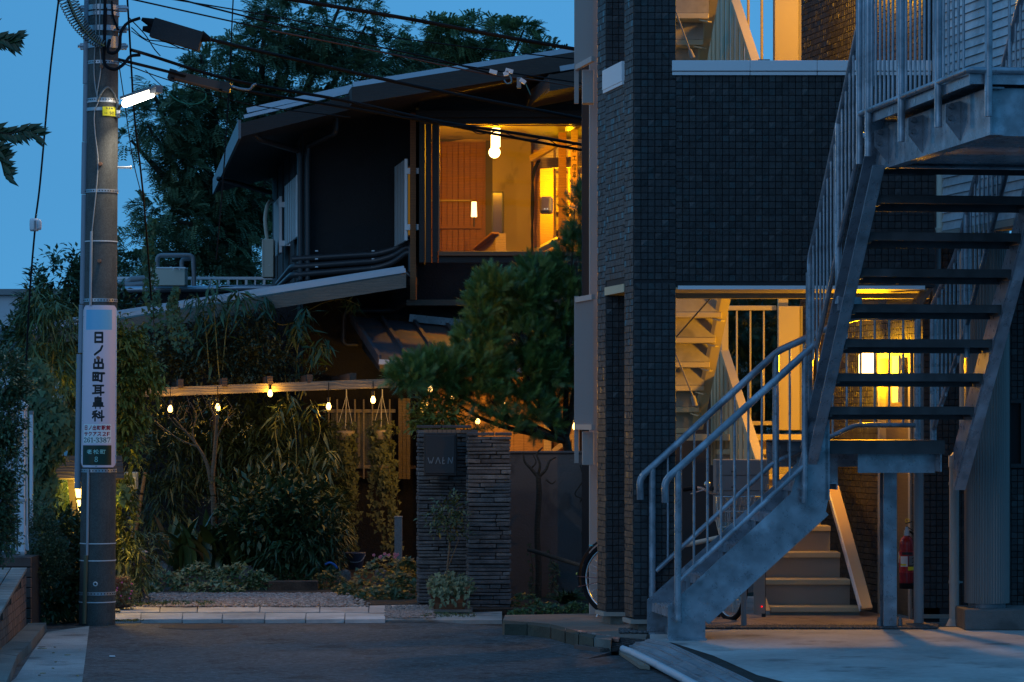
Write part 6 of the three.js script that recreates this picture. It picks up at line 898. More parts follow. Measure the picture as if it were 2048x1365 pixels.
bushy('evergreen_tree', 'dark broadleaf tree rising left of the utility pole', 'tree', [[125, 560, 42, 36, 33], [140, 610, 45, 50, 33], [105, 640, 50, 50, 33], [140, 690, 60, 60, 33], [70, 690, 50, 40, 33], [150, 530, 14, 22, 33, 0.6], [205, 640, 60, 50, 33, 0.5]],
  3000, { twig: twigOval(0.075, 0.5, [0.035, 0.07, 0.03], [0.06, 0.12, 0.055], 6), freq: 0.6, gap: 0.4 }, 204, { base: P(140, 1000, 33), fork: P(140, 760, 33), r: 0.09 });
bushy('passage_tree', 'dark conifer beyond the far railing of the stair passage', 'tree', [[1500, 640, 70, 60, 30], [1480, 740, 60, 80, 30], [1540, 760, 70, 90, 30], [1620, 620, 50, 50, 30], [1500, 850, 90, 60, 30], [1500, 620, 100, 80, 31], [1500, 760, 110, 110, 31], [1590, 700, 60, 90, 31]], 4200, { twig: twigNeedle(0.13, DG[0], DG[1]), freq: 0.7, gap: 0.22 }, 205, { base: P(1500, 1120, 30.4), fork: P(1505, 900, 30.4), r: 0.09 });
// conifer beside the slate pillar
bushy('garden_conifer', 'spreading green conifer leaning over the slate gate pillar', 'conifer', [
  [1160, 430, 22, 56, 27.6], [1150, 520, 36, 60, 27.6], [1070, 555, 34, 40, 27.6], [990, 580, 42, 40, 27.4], [1040, 600, 60, 44, 27.5], [960, 620, 26, 36, 27.2, 0.8], [1120, 610, 60, 60, 27.8], [960, 680, 44, 40, 27.2], [1030, 680, 80, 56, 27.5], [1120, 700, 60, 60, 27.9], [870, 742, 66, 34, 26.9], [820, 752, 42, 26, 26.7, 0.8], [940, 740, 80, 44, 27.1], [1040, 750, 90, 44, 27.4], [1120, 770, 60, 44, 27.8], [880, 785, 50, 22, 26.9, 0.7], [960, 795, 60, 28, 27.0, 0.7], [1050, 815, 60, 34, 27.2, 0.45], [1000, 850, 60, 26, 27.0, 0.3], [1090, 850, 40, 26, 27.3, 0.25], [1175, 375, 10, 16, 27.6, 0.6]],
  9500, { twig: twigNeedle(0.125, [0.05, 0.11, 0.022], [0.10, 0.19, 0.04]), freq: 1.7, gap: 0.44, deep: 1.2, lift: 0.25 }, 206, { m: M.bark, base: P(1210, 1190, 27.9), fork: P(1130, 872, 27.7), r: 0.06 });
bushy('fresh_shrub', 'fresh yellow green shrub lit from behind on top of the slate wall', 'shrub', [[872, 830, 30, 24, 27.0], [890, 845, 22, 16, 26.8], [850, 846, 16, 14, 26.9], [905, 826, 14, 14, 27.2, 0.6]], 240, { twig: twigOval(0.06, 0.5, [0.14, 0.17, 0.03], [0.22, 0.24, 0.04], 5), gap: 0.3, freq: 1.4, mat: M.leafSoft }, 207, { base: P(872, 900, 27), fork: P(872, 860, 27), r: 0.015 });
// left edge: hedge, creepers, shrubs
bushy('ivy_hedge', 'glossy small leaved hedge covering the fence at the far left edge', 'hedge', [[6, 760, 36, 50, 22.2], [0, 840, 32, 60, 22.2], [0, 920, 30, 60, 22.2], [-8, 1000, 28, 60, 22.2], [-6, 1070, 26, 44, 22.2], [38, 775, 16, 24, 22.3, 0.5]], 2300, { twig: twigOval(0.036, 0.55, [0.045, 0.095, 0.05], [0.08, 0.15, 0.07], 6), gap: 0.34, freq: 1.6 }, 208);
bushy('climbing_ivy', 'pale green ivy draping down the bank left of the pole', 'ivy', [[85, 810, 40, 30, 24.6], [110, 850, 44, 40, 24.6], [85, 890, 40, 50, 24.6], [95, 905, 12, 30, 24.7], [78, 960, 26, 40, 24.7], [82, 1000, 26, 40, 24.7], [75, 1010, 24, 40, 24.6], [110, 960, 36, 46, 26.1], [128, 1005, 28, 34, 26.1], [150, 1045, 30, 24, 26.0], [235, 990, 16, 30, 26.1, 0.7], [70, 760, 30, 34, 24.7]], 1500, { twig: twigIvy(0.06, [0.07, 0.14, 0.07], [0.13, 0.22, 0.10], 4), gap: 0.36, freq: 1.2, mat: M.leafSoft, lift: -0.2, part: 'foliage' }, 209);
bushy('heather_bush', 'soft fine leaved bush bulging over the brick plinth', 'bush', [[85, 1080, 36, 40, 23.8], [75, 1030, 24, 30, 23.8], [105, 1120, 34, 44, 23.8], [80, 1150, 22, 44, 23.7]], 1500, { twig: twigOval(0.02, 0.35, [0.035, 0.06, 0.02], [0.06, 0.09, 0.03], 7), gap: 0.25, freq: 1.5 }, 210);
bushy('bank_shrub', 'dark leafy shrub between the brick plinth and the base of the pole', 'shrub', [[130, 1080, 36, 50, 24.3], [140, 1140, 34, 40, 24.3], [110, 1180, 40, 40, 24.2], [95, 1215, 36, 22, 23.9], [140, 1205, 30, 34, 24.2]], 1300, { twig: twigOval(0.055, 0.5, [0.03, 0.055, 0.018], [0.06, 0.1, 0.03], 5), gap: 0.35, freq: 1.2 }, 211);
{ const t = thing('grass_tuft', 'long bladed weeds growing over the end of the left kerb', 'weeds'), L = new Leaves(212), R = L.R; for (let i = 0; i < 260; i++) { const b = G(95 + R() * 60, 1238 + R() * 12, ROAD); b.y += 0.01; const a = R() * 6.28, lean = 0.2 + R() * 0.9; L.lance(b, V(Math.cos(a) * lean, 1, Math.sin(a) * lean), V(Math.cos(a), 0.2, Math.sin(a)), 0.1 + R() * 0.14, 0.012, tint(R, MG[0], MG[1]), 0.35); } L.build('blades', t); t.userData.kind = 'stuff'; }
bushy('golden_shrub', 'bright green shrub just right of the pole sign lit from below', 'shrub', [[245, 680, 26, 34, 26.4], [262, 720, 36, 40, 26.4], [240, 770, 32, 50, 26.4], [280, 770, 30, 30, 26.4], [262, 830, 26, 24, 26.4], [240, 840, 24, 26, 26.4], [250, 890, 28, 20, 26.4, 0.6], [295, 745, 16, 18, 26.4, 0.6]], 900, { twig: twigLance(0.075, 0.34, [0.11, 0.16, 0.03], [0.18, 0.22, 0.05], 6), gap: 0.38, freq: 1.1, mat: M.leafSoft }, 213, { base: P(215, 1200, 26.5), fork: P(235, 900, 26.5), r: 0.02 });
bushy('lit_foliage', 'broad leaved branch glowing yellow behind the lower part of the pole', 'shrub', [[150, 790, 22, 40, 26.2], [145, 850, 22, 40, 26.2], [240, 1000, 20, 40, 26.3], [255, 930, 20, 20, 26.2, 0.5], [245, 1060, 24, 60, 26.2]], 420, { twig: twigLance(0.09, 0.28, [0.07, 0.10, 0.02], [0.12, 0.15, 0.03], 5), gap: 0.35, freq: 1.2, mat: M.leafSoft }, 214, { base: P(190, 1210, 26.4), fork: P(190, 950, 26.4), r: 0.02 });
bushy('drooping_bamboo', 'drooping narrow leaved bamboo rising behind the ivy at the left edge', 'bamboo', [[64, 618, 26, 26, 25.4], [92, 610, 26, 30, 25.4], [112, 650, 36, 34, 25.5], [72, 680, 36, 34, 25.4, 0.8], [130, 690, 36, 40, 25.6], [48, 735, 34, 24, 25.4, 0.8], [95, 740, 50, 36, 25.5], [72, 580, 20, 16, 25.4, 0.6]], 400, { twig: twigLance(0.15, 0.11, [0.05, 0.11, 0.045], [0.09, 0.16, 0.06], 6), gap: 0.34, freq: 1.1, part: 'foliage' }, 215, { m: M.bamboo, base: P(95, 1000, 25.6), fork: P(95, 780, 25.6), r: 0.016 });
// overhanging branch close to the viewer, upper left
{ const t = thing('overhanging_tree', 'tree whose dark leafy twigs poke in at the upper left edge', 'tree'), d = 12, L = new Leaves(300), R = L.R, tr = P(-420, 500, d), fk = P(-260, 150, d + 0.3);
  mesh('trunk', pipe(curve([V(tr.x, ROAD, tr.z), V(tr.x + 0.05, 1.6, tr.z), fk], 10), 0.07, 9, (k) => 0.08 - 0.04 * k), M.bark, t);
  for (const pts of [[[-200, 110], [-60, 92], [0, 78], [12, 86], [28, 72]], [[-200, 240], [-60, 258], [-8, 262], [20, 268], [48, 258], [70, 272]], [[-180, 280], [-50, 292], [-10, 300], [0, 318], [8, 352]]]) { const c = [fk, ...pts.map((p) => P(p[0], p[1], d))], cv = new THREE.CatmullRomCurve3(c); mesh('limb', pipe(cv.getPoints(16), 0.006, 5, (k) => 0.012 - 0.0105 * k), M.bark, t); for (let k = 0; k < 26; k++) { const p = cv.getPoint(0.45 + 0.55 * k / 25); for (const e of [-1, 1]) L.oval(p, V(0.8, e * 0.55 - 0.25 + (R() - 0.5) * 0.5, (R() - 0.5) * 0.8), V(0, 0.3, 1), 0.05 + R() * 0.03, 0.022, tint(R, DG[0], DG[1])); } }
  blobs(L, [[-300, 60, 220, 160, 12.2], [-420, 200, 180, 160, 12.4], [-330, -160, 260, 160, 12.6], [-520, -40, 200, 200, 12.6]], 900, { twig: twigOval(0.06, 0.42, DG[0], DG[1], 6), gap: 0.3, freq: 1 }); L.build('leaves', t); }
// planting in the garden
bushy('azalea_bush', 'rounded dark small leaved bush above the left half of the pergola', 'bush', [[400, 690, 90, 40, 30.4], [470, 680, 70, 44, 30.4], [340, 720, 60, 36, 30.4], [430, 730, 110, 34, 30.3], [510, 720, 60, 40, 30.4], [480, 655, 40, 22, 30.4, 0.7], [590, 745, 50, 24, 30.5, 0.7]], 2600, { twig: twigOval(0.04, 0.5, [0.035, 0.05, 0.025], [0.06, 0.08, 0.04], 6), gap: 0.36, freq: 1.0 }, 216, { base: P(430, 1100, 30.6), fork: P(430, 800, 30.6), r: 0.035 });
function bambooPlant(label, stems, seed, nLeaf, L0, cols, group) {  // culms with leaves that can be told apart, each a part
  const t = thing('bamboo_plant', label, 'bamboo', V(0, 0, 0), group), R = rng(seed), lf = [0, 1, 2].map((k) => { const L = new Leaves(seed + k); L.lance(V(0, 0, 0), V(0, 0, 1), V(0, 1, 0), 1, 0.13 + k * 0.02, [1, 1, 1], 0.12 + k * 0.12); const g = new THREE.BufferGeometry(); g.setAttribute('position', new THREE.Float32BufferAttribute(L.p, 3)); g.setIndex(L.i); g.computeVertexNormals(); return boxUV(strip(g)); }), ms = [0, 1, 2].map(() => { const c = tint(R, cols[0], cols[1], 0.3); return mat(...c, 0.5); });
  for (const s of stems) { const c = curve(s.map((q) => P(q[0], q[1], q[2])), 20); mesh('culm', pipe(c, 0.006, 6, (k) => 0.007 - 0.004 * k), M.bamboo, t);
    for (let k = 0; k < nLeaf / stems.length; k++) { const u = 1 - Math.pow(R(), 1.4) * 0.75, p = c[Math.min(20, Math.floor(u * 20))].clone().add(rdir(R).multiplyScalar(0.05 + 0.12 * (1 - u))), a = R() * 6.2832, m = share('leaf', lf[Math.floor(R() * 3)], ms[Math.floor(R() * 3)], t, p), l = L0 * (0.6 + R() * 0.6); m.scale.setScalar(l); m.lookAt(p.clone().add(V(Math.cos(a), -0.5 - R() * 0.7 + (R() < 0.25 ? 1 : 0), Math.sin(a)))); m.rotateZ((R() - 0.5) * 1.6); } }
  return t;
}
bambooPlant('bamboo with broad drooping leaves in front of the pale lean-to roof edge', [[[440, 780, 30.2], [432, 680, 30.1], [426, 600, 30], [425, 560, 30]], [[420, 760, 30.2], [408, 640, 30.1], [398, 600, 30], [378, 590, 29.9]], [[445, 740, 30.2], [455, 640, 30.1], [470, 600, 30], [490, 590, 29.9]]], 401, 165, 0.2, [[0.03, 0.075, 0.03], [0.055, 0.11, 0.04]]);
bambooPlant('bamboo clump against the black wall left of the porch roof', [[[590, 790, 30.6], [596, 690, 30.5], [606, 640, 30.4], [612, 620, 30.3]], [[600, 800, 30.6], [625, 720, 30.5], [640, 690, 30.4], [650, 690, 30.3]], [[575, 800, 30.6], [570, 720, 30.5], [590, 670, 30.4], [598, 640, 30.4]], [[520, 740, 30.6], [525, 650, 30.5], [528, 610, 30.4], [530, 600, 30.4]]], 402, 200, 0.2, [[0.025, 0.065, 0.03], [0.05, 0.1, 0.04]]);
bambooPlant('thin bamboo sprays hanging under the eave of the lean-to roof', [[[600, 630, 31.2], [650, 605, 31.1], [690, 600, 31], [720, 612, 31]], [[610, 640, 31.2], [560, 650, 31.1], [540, 640, 31], [520, 650, 31]]], 403, 70, 0.18, [[0.025, 0.06, 0.025], [0.045, 0.085, 0.03]]);
bambooPlant('bamboo with yellowing leaves standing under the pergola beside the barred window', [[[590, 1090, 29.6], [592, 960, 29.5], [590, 860, 29.4], [575, 790, 29.3]], [[600, 1080, 29.6], [615, 940, 29.5], [640, 860, 29.4], [620, 800, 29.3]], [[570, 1060, 29.7], [560, 930, 29.6], [550, 850, 29.5], [560, 810, 29.4]], [[610, 1080, 29.5], [630, 980, 29.4], [655, 930, 29.3], [664, 900, 29.3]]], 404, 210, 0.19, [[0.035, 0.06, 0.02], [0.08, 0.1, 0.03]]);
bushy('dark_bamboo_thicket', 'dense dark bamboo thicket behind the forked garden tree', 'bamboo', [[560, 880, 90, 60, 30.8], [500, 940, 100, 60, 30.6], [600, 960, 80, 70, 30.5], [430, 900, 80, 60, 30.8], [360, 930, 70, 60, 30.7], [560, 1030, 110, 60, 30.3], [330, 1000, 60, 50, 30.5], [640, 1040, 50, 60, 30.2], [500, 820, 90, 40, 31], [370, 850, 80, 40, 31]], 2100, { twig: twigLance(0.16, 0.12, [0.02, 0.04, 0.014], [0.04, 0.065, 0.02], 6), gap: 0.3, freq: 0.9, part: 'foliage' }, 217);
for (const [p, l, s] of [[[[303, 440], [297, 490], [300, 560], [306, 620], [308, 690]], 'green creeper climbing the drop cable beside the cream roof box', 218], [[[352, 575], [345, 610], [352, 650], [364, 690]], 'pale creeper strand left of the roof edge bamboo', 219]]) { const t = thing('creeper', l, 'creeper'), L = new Leaves(s), R = L.R, c = curve(p.map((q) => P(q[0], q[1], s === 218 ? 27.6 : 29.6)), 40); mesh('stem', pipe(c, 0.005, 5), M.bark, t); for (let k = 0; k < 420; k++) { const u = R(), q = c[Math.floor(u * 40)].clone().add(rdir(R).multiplyScalar(0.02 + 0.09 * u)); L.ivy(q, V(R() - 0.5, -0.7, R() - 0.3), V(R() - 0.5, 0.5, 1), 0.025 + R() * 0.03, tint(R, MG[0], MG[1])); } L.build('leaves', t); }
{ // forked garden tree
  const t = thing('forked_tree', 'slender pruned tree with forked pale trunk under the pergola bulbs', 'tree'), d = 29.2, m = M.barkPale, L = new Leaves(220), seg = (p, r0, r1, n = 'limb') => mesh(n, pipe(curve(p.map((q) => P(q[0], q[1], q[2] ?? d)), 14), r0, 8, (k) => r0 + (r1 - r0) * k), m, t);
  seg([[428, 1090], [427, 1010], [424, 960], [428, 920], [432, 870], [434, 830]], 0.03, 0.016, 'trunk'); seg([[424, 985], [414, 930], [396, 895], [372, 865], [345, 835]], 0.022, 0.006); seg([[396, 895], [360, 880], [318, 850], [300, 830]], 0.01, 0.003); seg([[410, 915], [385, 870], [392, 830], [380, 805]], 0.01, 0.003); seg([[432, 880], [450, 845], [470, 825]], 0.009, 0.003); seg([[372, 865], [350, 850], [330, 822]], 0.006, 0.002); seg([[434, 840], [420, 810], [425, 790]], 0.008, 0.003);
  for (let i = 0; i < 26; i++) { const R = L.R, x = 300 + R() * 170, y = 815 + R() * 70; seg([[x, y, d + R() * 0.4 - 0.2], [x + R() * 24 - 12, y - 14, d], [x + R() * 40 - 20, y - 30 - R() * 14, d + R() * 0.4 - 0.2]], 0.0028, 0.001, 'twig'); }
  blobs(L, [[340, 850, 60, 34, d], [420, 840, 60, 40, d], [470, 850, 40, 30, d], [440, 990, 50, 26, d], [480, 1000, 40, 24, d]], 330, { twig: twigOval(0.035, 0.45, [0.04, 0.055, 0.02], [0.07, 0.085, 0.03], 5), gap: 0.46, freq: 1.3 }); L.build('crown', t); }
{ // aspidistra: each broad blade is a leaf of its own
  const t = thing('aspidistra_clump', 'clump of long broad blade leaves at the foot of the forked tree', 'plant'), R = rng(221), ms = [mat(0.035, 0.065, 0.02, 0.35), mat(0.05, 0.085, 0.025, 0.35), mat(0.028, 0.055, 0.02, 0.35), mat(0.09, 0.09, 0.025, 0.5), mat(0.14, 0.085, 0.035, 0.7)], d = 28.7;
  for (let i = 0; i < 88; i++) { const bx = 335 + R() * 185, by = 1140 + R() * 12, b = P(bx, by, d + R() * 0.5), a = R() * 6.2832, H = 0.38 + R() * 0.34, lean = 0.1 + R() * 0.42, pos = [], idx = [], N = 7, w = 0.035 + R() * 0.025, dir = V(Math.cos(a), 0, Math.sin(a)), sd = V(-dir.z, 0, dir.x); for (let k = 0; k <= N; k++) { const u = k / N, q = b.clone().addScaledVector(dir, lean * H * u * u * 1.6).add(V(0, H * (u - 0.35 * u * u * lean * 2.2), 0)), ww = w * Math.sin(Math.PI * Math.min(1, 0.04 + u * 0.96)) ** 0.7; for (const e of [-1, 0, 1]) { const v = q.clone().addScaledVector(sd, e * ww).addScaledVector(dir, e ? -ww * 0.3 : 0); pos.push(v.x, v.y, v.z); } if (k < N) for (const e of [0, 1]) { const o = k * 3 + e; idx.push(o, o + 3, o + 1, o + 1, o + 3, o + 4); } } const g = new THREE.BufferGeometry(); g.setAttribute('position', new THREE.Float32BufferAttribute(pos, 3)); g.setIndex(idx); g.computeVertexNormals(); mesh('leaf', g, ms[R() < 0.84 ? Math.floor(R() * 3) : R() < 0.6 ? 3 : 4], t); } }
bushy('broadleaf_shrub', 'dark glossy broad leaved shrub in the middle of the garden', 'shrub', [[540, 1020, 60, 34, 29.0], [600, 1030, 44, 34, 29.0], [520, 1060, 50, 34, 28.9], [580, 1075, 60, 40, 28.9], [500, 1010, 30, 20, 29, 0.7]], 640, { twig: twigOval(0.095, 0.42, [0.022, 0.055, 0.02], [0.04, 0.085, 0.03], 6), gap: 0.3, freq: 1.2 }, 222, { base: P(545, 1150, 29.1), fork: P(545, 1100, 29.1), r: 0.02 });
bushy('nandina_shrub', 'narrow leaved shrub drooping at the right of the broad leaved one', 'shrub', [[610, 1090, 50, 40, 28.8], [650, 1070, 40, 40, 28.9], [560, 1110, 50, 26, 28.7], [640, 1120, 40, 22, 28.7]], 420, { twig: twigLance(0.12, 0.16, [0.02, 0.05, 0.02], [0.04, 0.08, 0.03], 6), gap: 0.3, freq: 1.2, part: 'foliage' }, 223);
function groundIvy(name, label, list, n, S, a, b, seed, vari) { const t = thing(name, label, 'ground cover'), L = new Leaves(seed), R = L.R; for (const [x, y, rx, ry, d] of list) { const c = P(x, y, d), sx = rx / F * d, sy = ry / F * d; for (let i = 0; i < n; i++) { const u = rdir(R); u.y = Math.abs(u.y); u.z = Math.abs(u.z); const p = V(c.x + u.x * sx * (0.85 + R() * 0.2), c.y - sy + u.y * sy * 2 * (0.8 + R() * 0.25), c.z + u.z * sx * 0.5); const edge = vari && R() < 0.45; L.ivy(p, V(R() - 0.5, -0.5 + R() * 0.5, 0.6), V(R() - 0.5, 0.9, 0.6 + R() * 0.5), S * (0.6 + R() * 0.8), edge ? tint(R, [0.16, 0.18, 0.07], [0.26, 0.27, 0.13], 0.4) : tint(R, a, b, 0.5)); } } L.build('foliage', t); t.userData.kind = 'stuff'; }
groundIvy('variegated_ivy', 'cream edged variegated ivy spilling over the left edging block', [[330, 1165, 50, 24, 28.1], [400, 1150, 60, 24, 28.2], [470, 1150, 50, 24, 28.2], [290, 1180, 30, 14, 27.8], [430, 1175, 60, 14, 27.9], [520, 1165, 40, 24, 28.2]], 230, 0.05, MG[0], MG[1], 224, true);
groundIvy('green_ground_cover', 'plain green ground cover between the rocks at the back of the gravel', [[560, 1135, 60, 24, 28.7], [620, 1140, 50, 24, 28.7], [660, 1160, 40, 20, 28.3], [690, 1180, 30, 12, 27.8]], 200, 0.04, DG[0], MG[0], 225, false);
groundIvy('ivy_mound', 'mound of dark ivy swelling beside the slate pillar', [[770, 1150, 70, 40, 27.3], [800, 1175, 44, 30, 26.8], [720, 1180, 50, 20, 27.2], [760, 1190, 60, 18, 26.7], [815, 1140, 24, 26, 27.0]], 330, 0.045, [0.028, 0.06, 0.024], [0.05, 0.095, 0.035], 226, false);
{ const t = thing('pink_flowers', 'few tiny pink blossoms on top of the ivy mound', 'flowers'), R = rng(227), m = mat(0.6, 0.2, 0.28, 0.6); for (let i = 0; i < 11; i++) { const c = P(732 + R() * 70, 1108 + R() * 10, 27.2); mesh('blossom', [0, 1, 2, 3, 4].map((k) => new THREE.SphereGeometry(0.006, 6, 4).translate(c.x + Math.cos(k * 1.257) * 0.009, c.y + Math.sin(k * 1.257) * 0.009, c.z)), m, t); } }
for (const [x, y, l, s] of [[690, 858, 'hanging basket with long trailing ivy, the left one before the barred window', 228], [762, 856, 'hanging basket with long trailing ivy, the right one before the barred window', 229]]) {
  const t = thing('hanging_basket', l, 'hanging basket'), d = 31.2, c = P(x, y, d), L = new Leaves(s), R = L.R;
  for (const k of [-1, 0, 1]) mesh('string', rod(P(x + k * 16, y, d + Math.abs(k) * 0.05 - 0.04), P(x + (s === 228 ? 3 : 2), 790, d), 0.0025, 0.0025, 5), M.white, t); mesh('hook', rod(P(x + 2.5, 795, d), P(x + 2.5, 779, d), 0.006), M.white, t);
  mesh('bowl', lathe([[0, -0.1], [0.06, -0.09], [0.1, -0.02], [0.105, 0.01], [0, 0.01]], 20).translate(c.x, c.y - 0.03, c.z), mat(0.35, 0.3, 0.24, 0.8), t);
  blobs(L, [[x, y + 4, 30, 20, d], [x - 2, y + 40, 24, 30, d], [x + 4, y + 80, 18, 34, d, 0.8], [x + 8, y + 118, 16, 30, d, 0.6]], 190, { twig: twigIvy(0.042, [0.06, 0.085, 0.035], [0.12, 0.14, 0.06], 5), gap: 0.33, freq: 1.6 });
  for (let k = 0; k < 13; k++) { const x0 = x - 20 + R() * 46, len = 150 + R() * (s === 228 ? 130 : 110), pts = [P(x0, y + 30, d + 0.05), P(x0 + R() * 16 - 6, y + 30 + len * 0.5, d + 0.06), P(x0 + R() * 30 - 8, y + 30 + len, d + 0.06)], cc = curve(pts, 30); mesh('trailing_stem', pipe(cc, 0.002, 4), M.bark, t); for (let i = 0; i < 34; i++) { const q = cc[Math.floor(R() * 30)].clone().add(rdir(R).multiplyScalar(0.03)); L.ivy(q, V(R() - 0.5, -0.9, 0.3), V(R() - 0.5, 0.3, 1), 0.03 + R() * 0.026, tint(R, [0.06, 0.085, 0.035], [0.13, 0.15, 0.06], 0.5)); } }
  L.build('ivy', t, M.leafSoft); }
{ // little tree and ivy in the terracotta planter
  const t = thing('planter_shrub', 'thin young shrub growing from the terracotta planter before the slate', 'shrub'), d = 25.15, L = new Leaves(230); const seg = (p, r) => mesh('stem', pipe(curve(p.map((q) => P(q[0], q[1], d)), 12), r, 6, (k) => r * (1 - 0.6 * k)), M.barkPale, t); seg([[896, 1180], [895, 1130], [899, 1090], [893, 1050], [902, 1020]], 0.009); seg([[896, 1135], [910, 1100], [918, 1075]], 0.006); seg([[897, 1070], [880, 1040], [862, 1028]], 0.005); seg([[900, 1040], [918, 1015]], 0.005);
  blobs(L, [[898, 1020, 22, 18, d], [868, 1028, 18, 12, d], [915, 1012, 16, 12, d], [888, 1050, 18, 14, d], [918, 1070, 14, 12, d, 0.7], [905, 1042, 18, 16, d, 0.7]], 130, { twig: twigOval(0.05, 0.42, [0.045, 0.075, 0.03], [0.08, 0.11, 0.04], 4), gap: 0.36, freq: 1.6 }); L.build('crown', t);
  const v = thing('planter_ivy', 'pale edged ivy spilling over the rim of the terracotta planter', 'ivy'), I = new Leaves(231), R = I.R; blobs(I, [[878, 1165, 24, 16, d - 0.1], [905, 1162, 26, 18, d - 0.05], [930, 1172, 16, 16, d - 0.1], [895, 1178, 34, 10, d - 0.2]], 210, { twig: twigIvy(0.036, [0.07, 0.11, 0.05], [0.15, 0.18, 0.09], 4), gap: 0.28, freq: 1.6 }); for (let k = 0; k < 9; k++) { const x0 = 858 + k * 10, c = curve([P(x0, 1176, d - 0.22), P(x0 + R() * 8 - 4, 1196, d - 0.26), P(x0 + R() * 10 - 5, 1212 + R() * 6, d - 0.24)], 12); mesh('trailing_stem', pipe(c, 0.0015, 4), M.bark, v); for (let i = 0; i < 9; i++) I.ivy(c[Math.floor(R() * 12)], V(R() - 0.5, -0.9, 0.4), V(0, 0.4, 1), 0.02 + R() * 0.018, tint(R, [0.07, 0.11, 0.05], [0.16, 0.2, 0.1])); } I.build('leaves', v); }
{ const t = thing('flowering_plant', 'grey green bushy plant with pink flowers in the round pot by the pole', 'plant'), L = new Leaves(232), d = 25.25; blobs(L, [[246, 1175, 20, 16, d], [238, 1190, 18, 20, d], [252, 1198, 16, 20, d], [240, 1165, 14, 10, d]], 560, { twig: twigOval(0.018, 0.35, [0.12, 0.15, 0.08], [0.2, 0.22, 0.13], 6), gap: 0.2, freq: 2 }); L.build('crown', t); const R = L.R; for (let i = 0; i < 8; i++) { const c = P(230 + R() * 34, 1166 + R() * 34, d - 0.1); mesh('flower', new THREE.SphereGeometry(0.008, 7, 5).scale(1, 1, 0.5).translate(c.x, c.y, c.z), mat(0.55, 0.12, 0.3, 0.6), t); } }
{ // old gnarled trunk before the plaster wall, weeds and a strappy plant
  const t = thing('bare_vine', 'bare gnarled vine trunk standing before the plaster wall', 'vine'), d = 26.5, seg = (p, a, b, n = 'limb') => mesh(n, pipe(curve(p.map((q) => P(q[0], q[1], d)), 14), a, 7, (k) => a + (b - a) * k), M.bark, t);
  seg([[1076, 1200], [1077, 1140], [1074, 1060], [1078, 990], [1076, 950]], 0.03, 0.024, 'trunk'); seg([[1076, 955], [1062, 938], [1050, 925], [1046, 905]], 0.018, 0.008); seg([[1077, 955], [1092, 940], [1100, 922], [1112, 915]], 0.016, 0.007); seg([[1076, 950], [1080, 930], [1074, 908], [1086, 895]], 0.014, 0.006); seg([[1062, 938], [1072, 925], [1066, 910]], 0.009, 0.004); seg([[1092, 960], [1104, 968], [1112, 962]], 0.01, 0.004);
  tag(mesh('wooden_pole', rod(P(1058, 1100, 26.4), P(1172, 1135, 25.5), 0.02, 0.018), M.bark), 'dark wooden pole leaning from the vine trunk towards the bicycle wheel', 'pole');
  const g = thing('strappy_plant', 'strap leaved plant at the foot of the plaster wall beside the wheel', 'plant'), L = new Leaves(233), R = L.R; for (let i = 0; i < 150; i++) { const b = P(1122 + R() * 26, 1206 + R() * 6, 26), a = R() * 6.28, k = 0.3 + R() * 1.1; L.lance(b, V(Math.cos(a) * k, 1, Math.sin(a) * k), V(Math.cos(a), 0.1, Math.sin(a)), 0.2 + R() * 0.16, 0.016, tint(R, DG[0], MG[1]), 0.5); } L.build('blades', g);
  groundIvy('wall_weeds', 'low weeds along the foot of the plaster wall right of the slate pillar', [[1050, 1200, 36, 14, 25.6], [1090, 1215, 40, 10, 25.0], [1040, 1225, 26, 8, 24.8], [1150, 1215, 34, 10, 25.2]], 130, 0.036, DG[0], MG[1], 234, false);
  const v = thing('wall_creeper', 'thin creepers climbing the plaster wall behind the vine trunk', 'creeper'), W = new Leaves(235); for (const [x0, y1] of [[1060, 1085], [1100, 1100], [1108, 1120]]) { const c = curve([P(x0, 1200, 26.7), P(x0 + 6, 1150, 26.7), P(x0 - 2, y1, 26.7)], 16); mesh('stem', pipe(c, 0.003, 4), M.bark, v); for (let i = 0; i < 40; i++) W.ivy(c[Math.floor(W.R() * 16)].clone().add(rdir(W.R).multiplyScalar(0.03)), V(W.R() - 0.5, -0.8, 0.3), V(0, 0.3, 1), 0.03, tint(W.R, DG[0], MG[0])); } W.build('leaves', v);
  const hc = thing('hanging_creeper', 'dry creeper hanging below the white meter box on the plaster wall', 'creeper'); for (const p of [[[1160, 930], [1166, 960], [1150, 990], [1168, 1000]], [[1172, 935], [1178, 970], [1160, 1005]]]) mesh('stem', pipe(curve(p.map((q) => P(q[0], q[1], 26.8)), 14), 0.006, 5), M.bark, hc); }
{ const t = thing('edge_grass', 'short grass and weeds growing along the back edge of the granite slabs', 'grass'), L = new Leaves(236), R = L.R; const tuft = (x, y, h) => { for (let i = 0; i < 8; i++) { const b = G(x + R() * 8 - 4, y, GARD), a = R() * 6.28; L.lance(b, V(Math.cos(a) * 0.6, 1, Math.sin(a) * 0.6), V(Math.cos(a), 0.1, Math.sin(a)), h * (0.5 + R()), 0.007, tint(R, MG[0], MG[1]), 0.4); } }; for (let i = 0; i < 150; i++) tuft(230 + R() * 200, 1206 + R() * 8, 0.05); for (let i = 0; i < 60; i++) tuft(430 + R() * 260, 1209 + R() * 4, 0.03); for (let i = 0; i < 40; i++) tuft(232 + R() * 50, 1242 + R() * 3, 0.03); for (let i = 0; i < 60; i++) tuft(840 + R() * 110, 1228 + R() * 8, 0.035); L.build('blades', t); t.userData.kind = 'stuff'; }
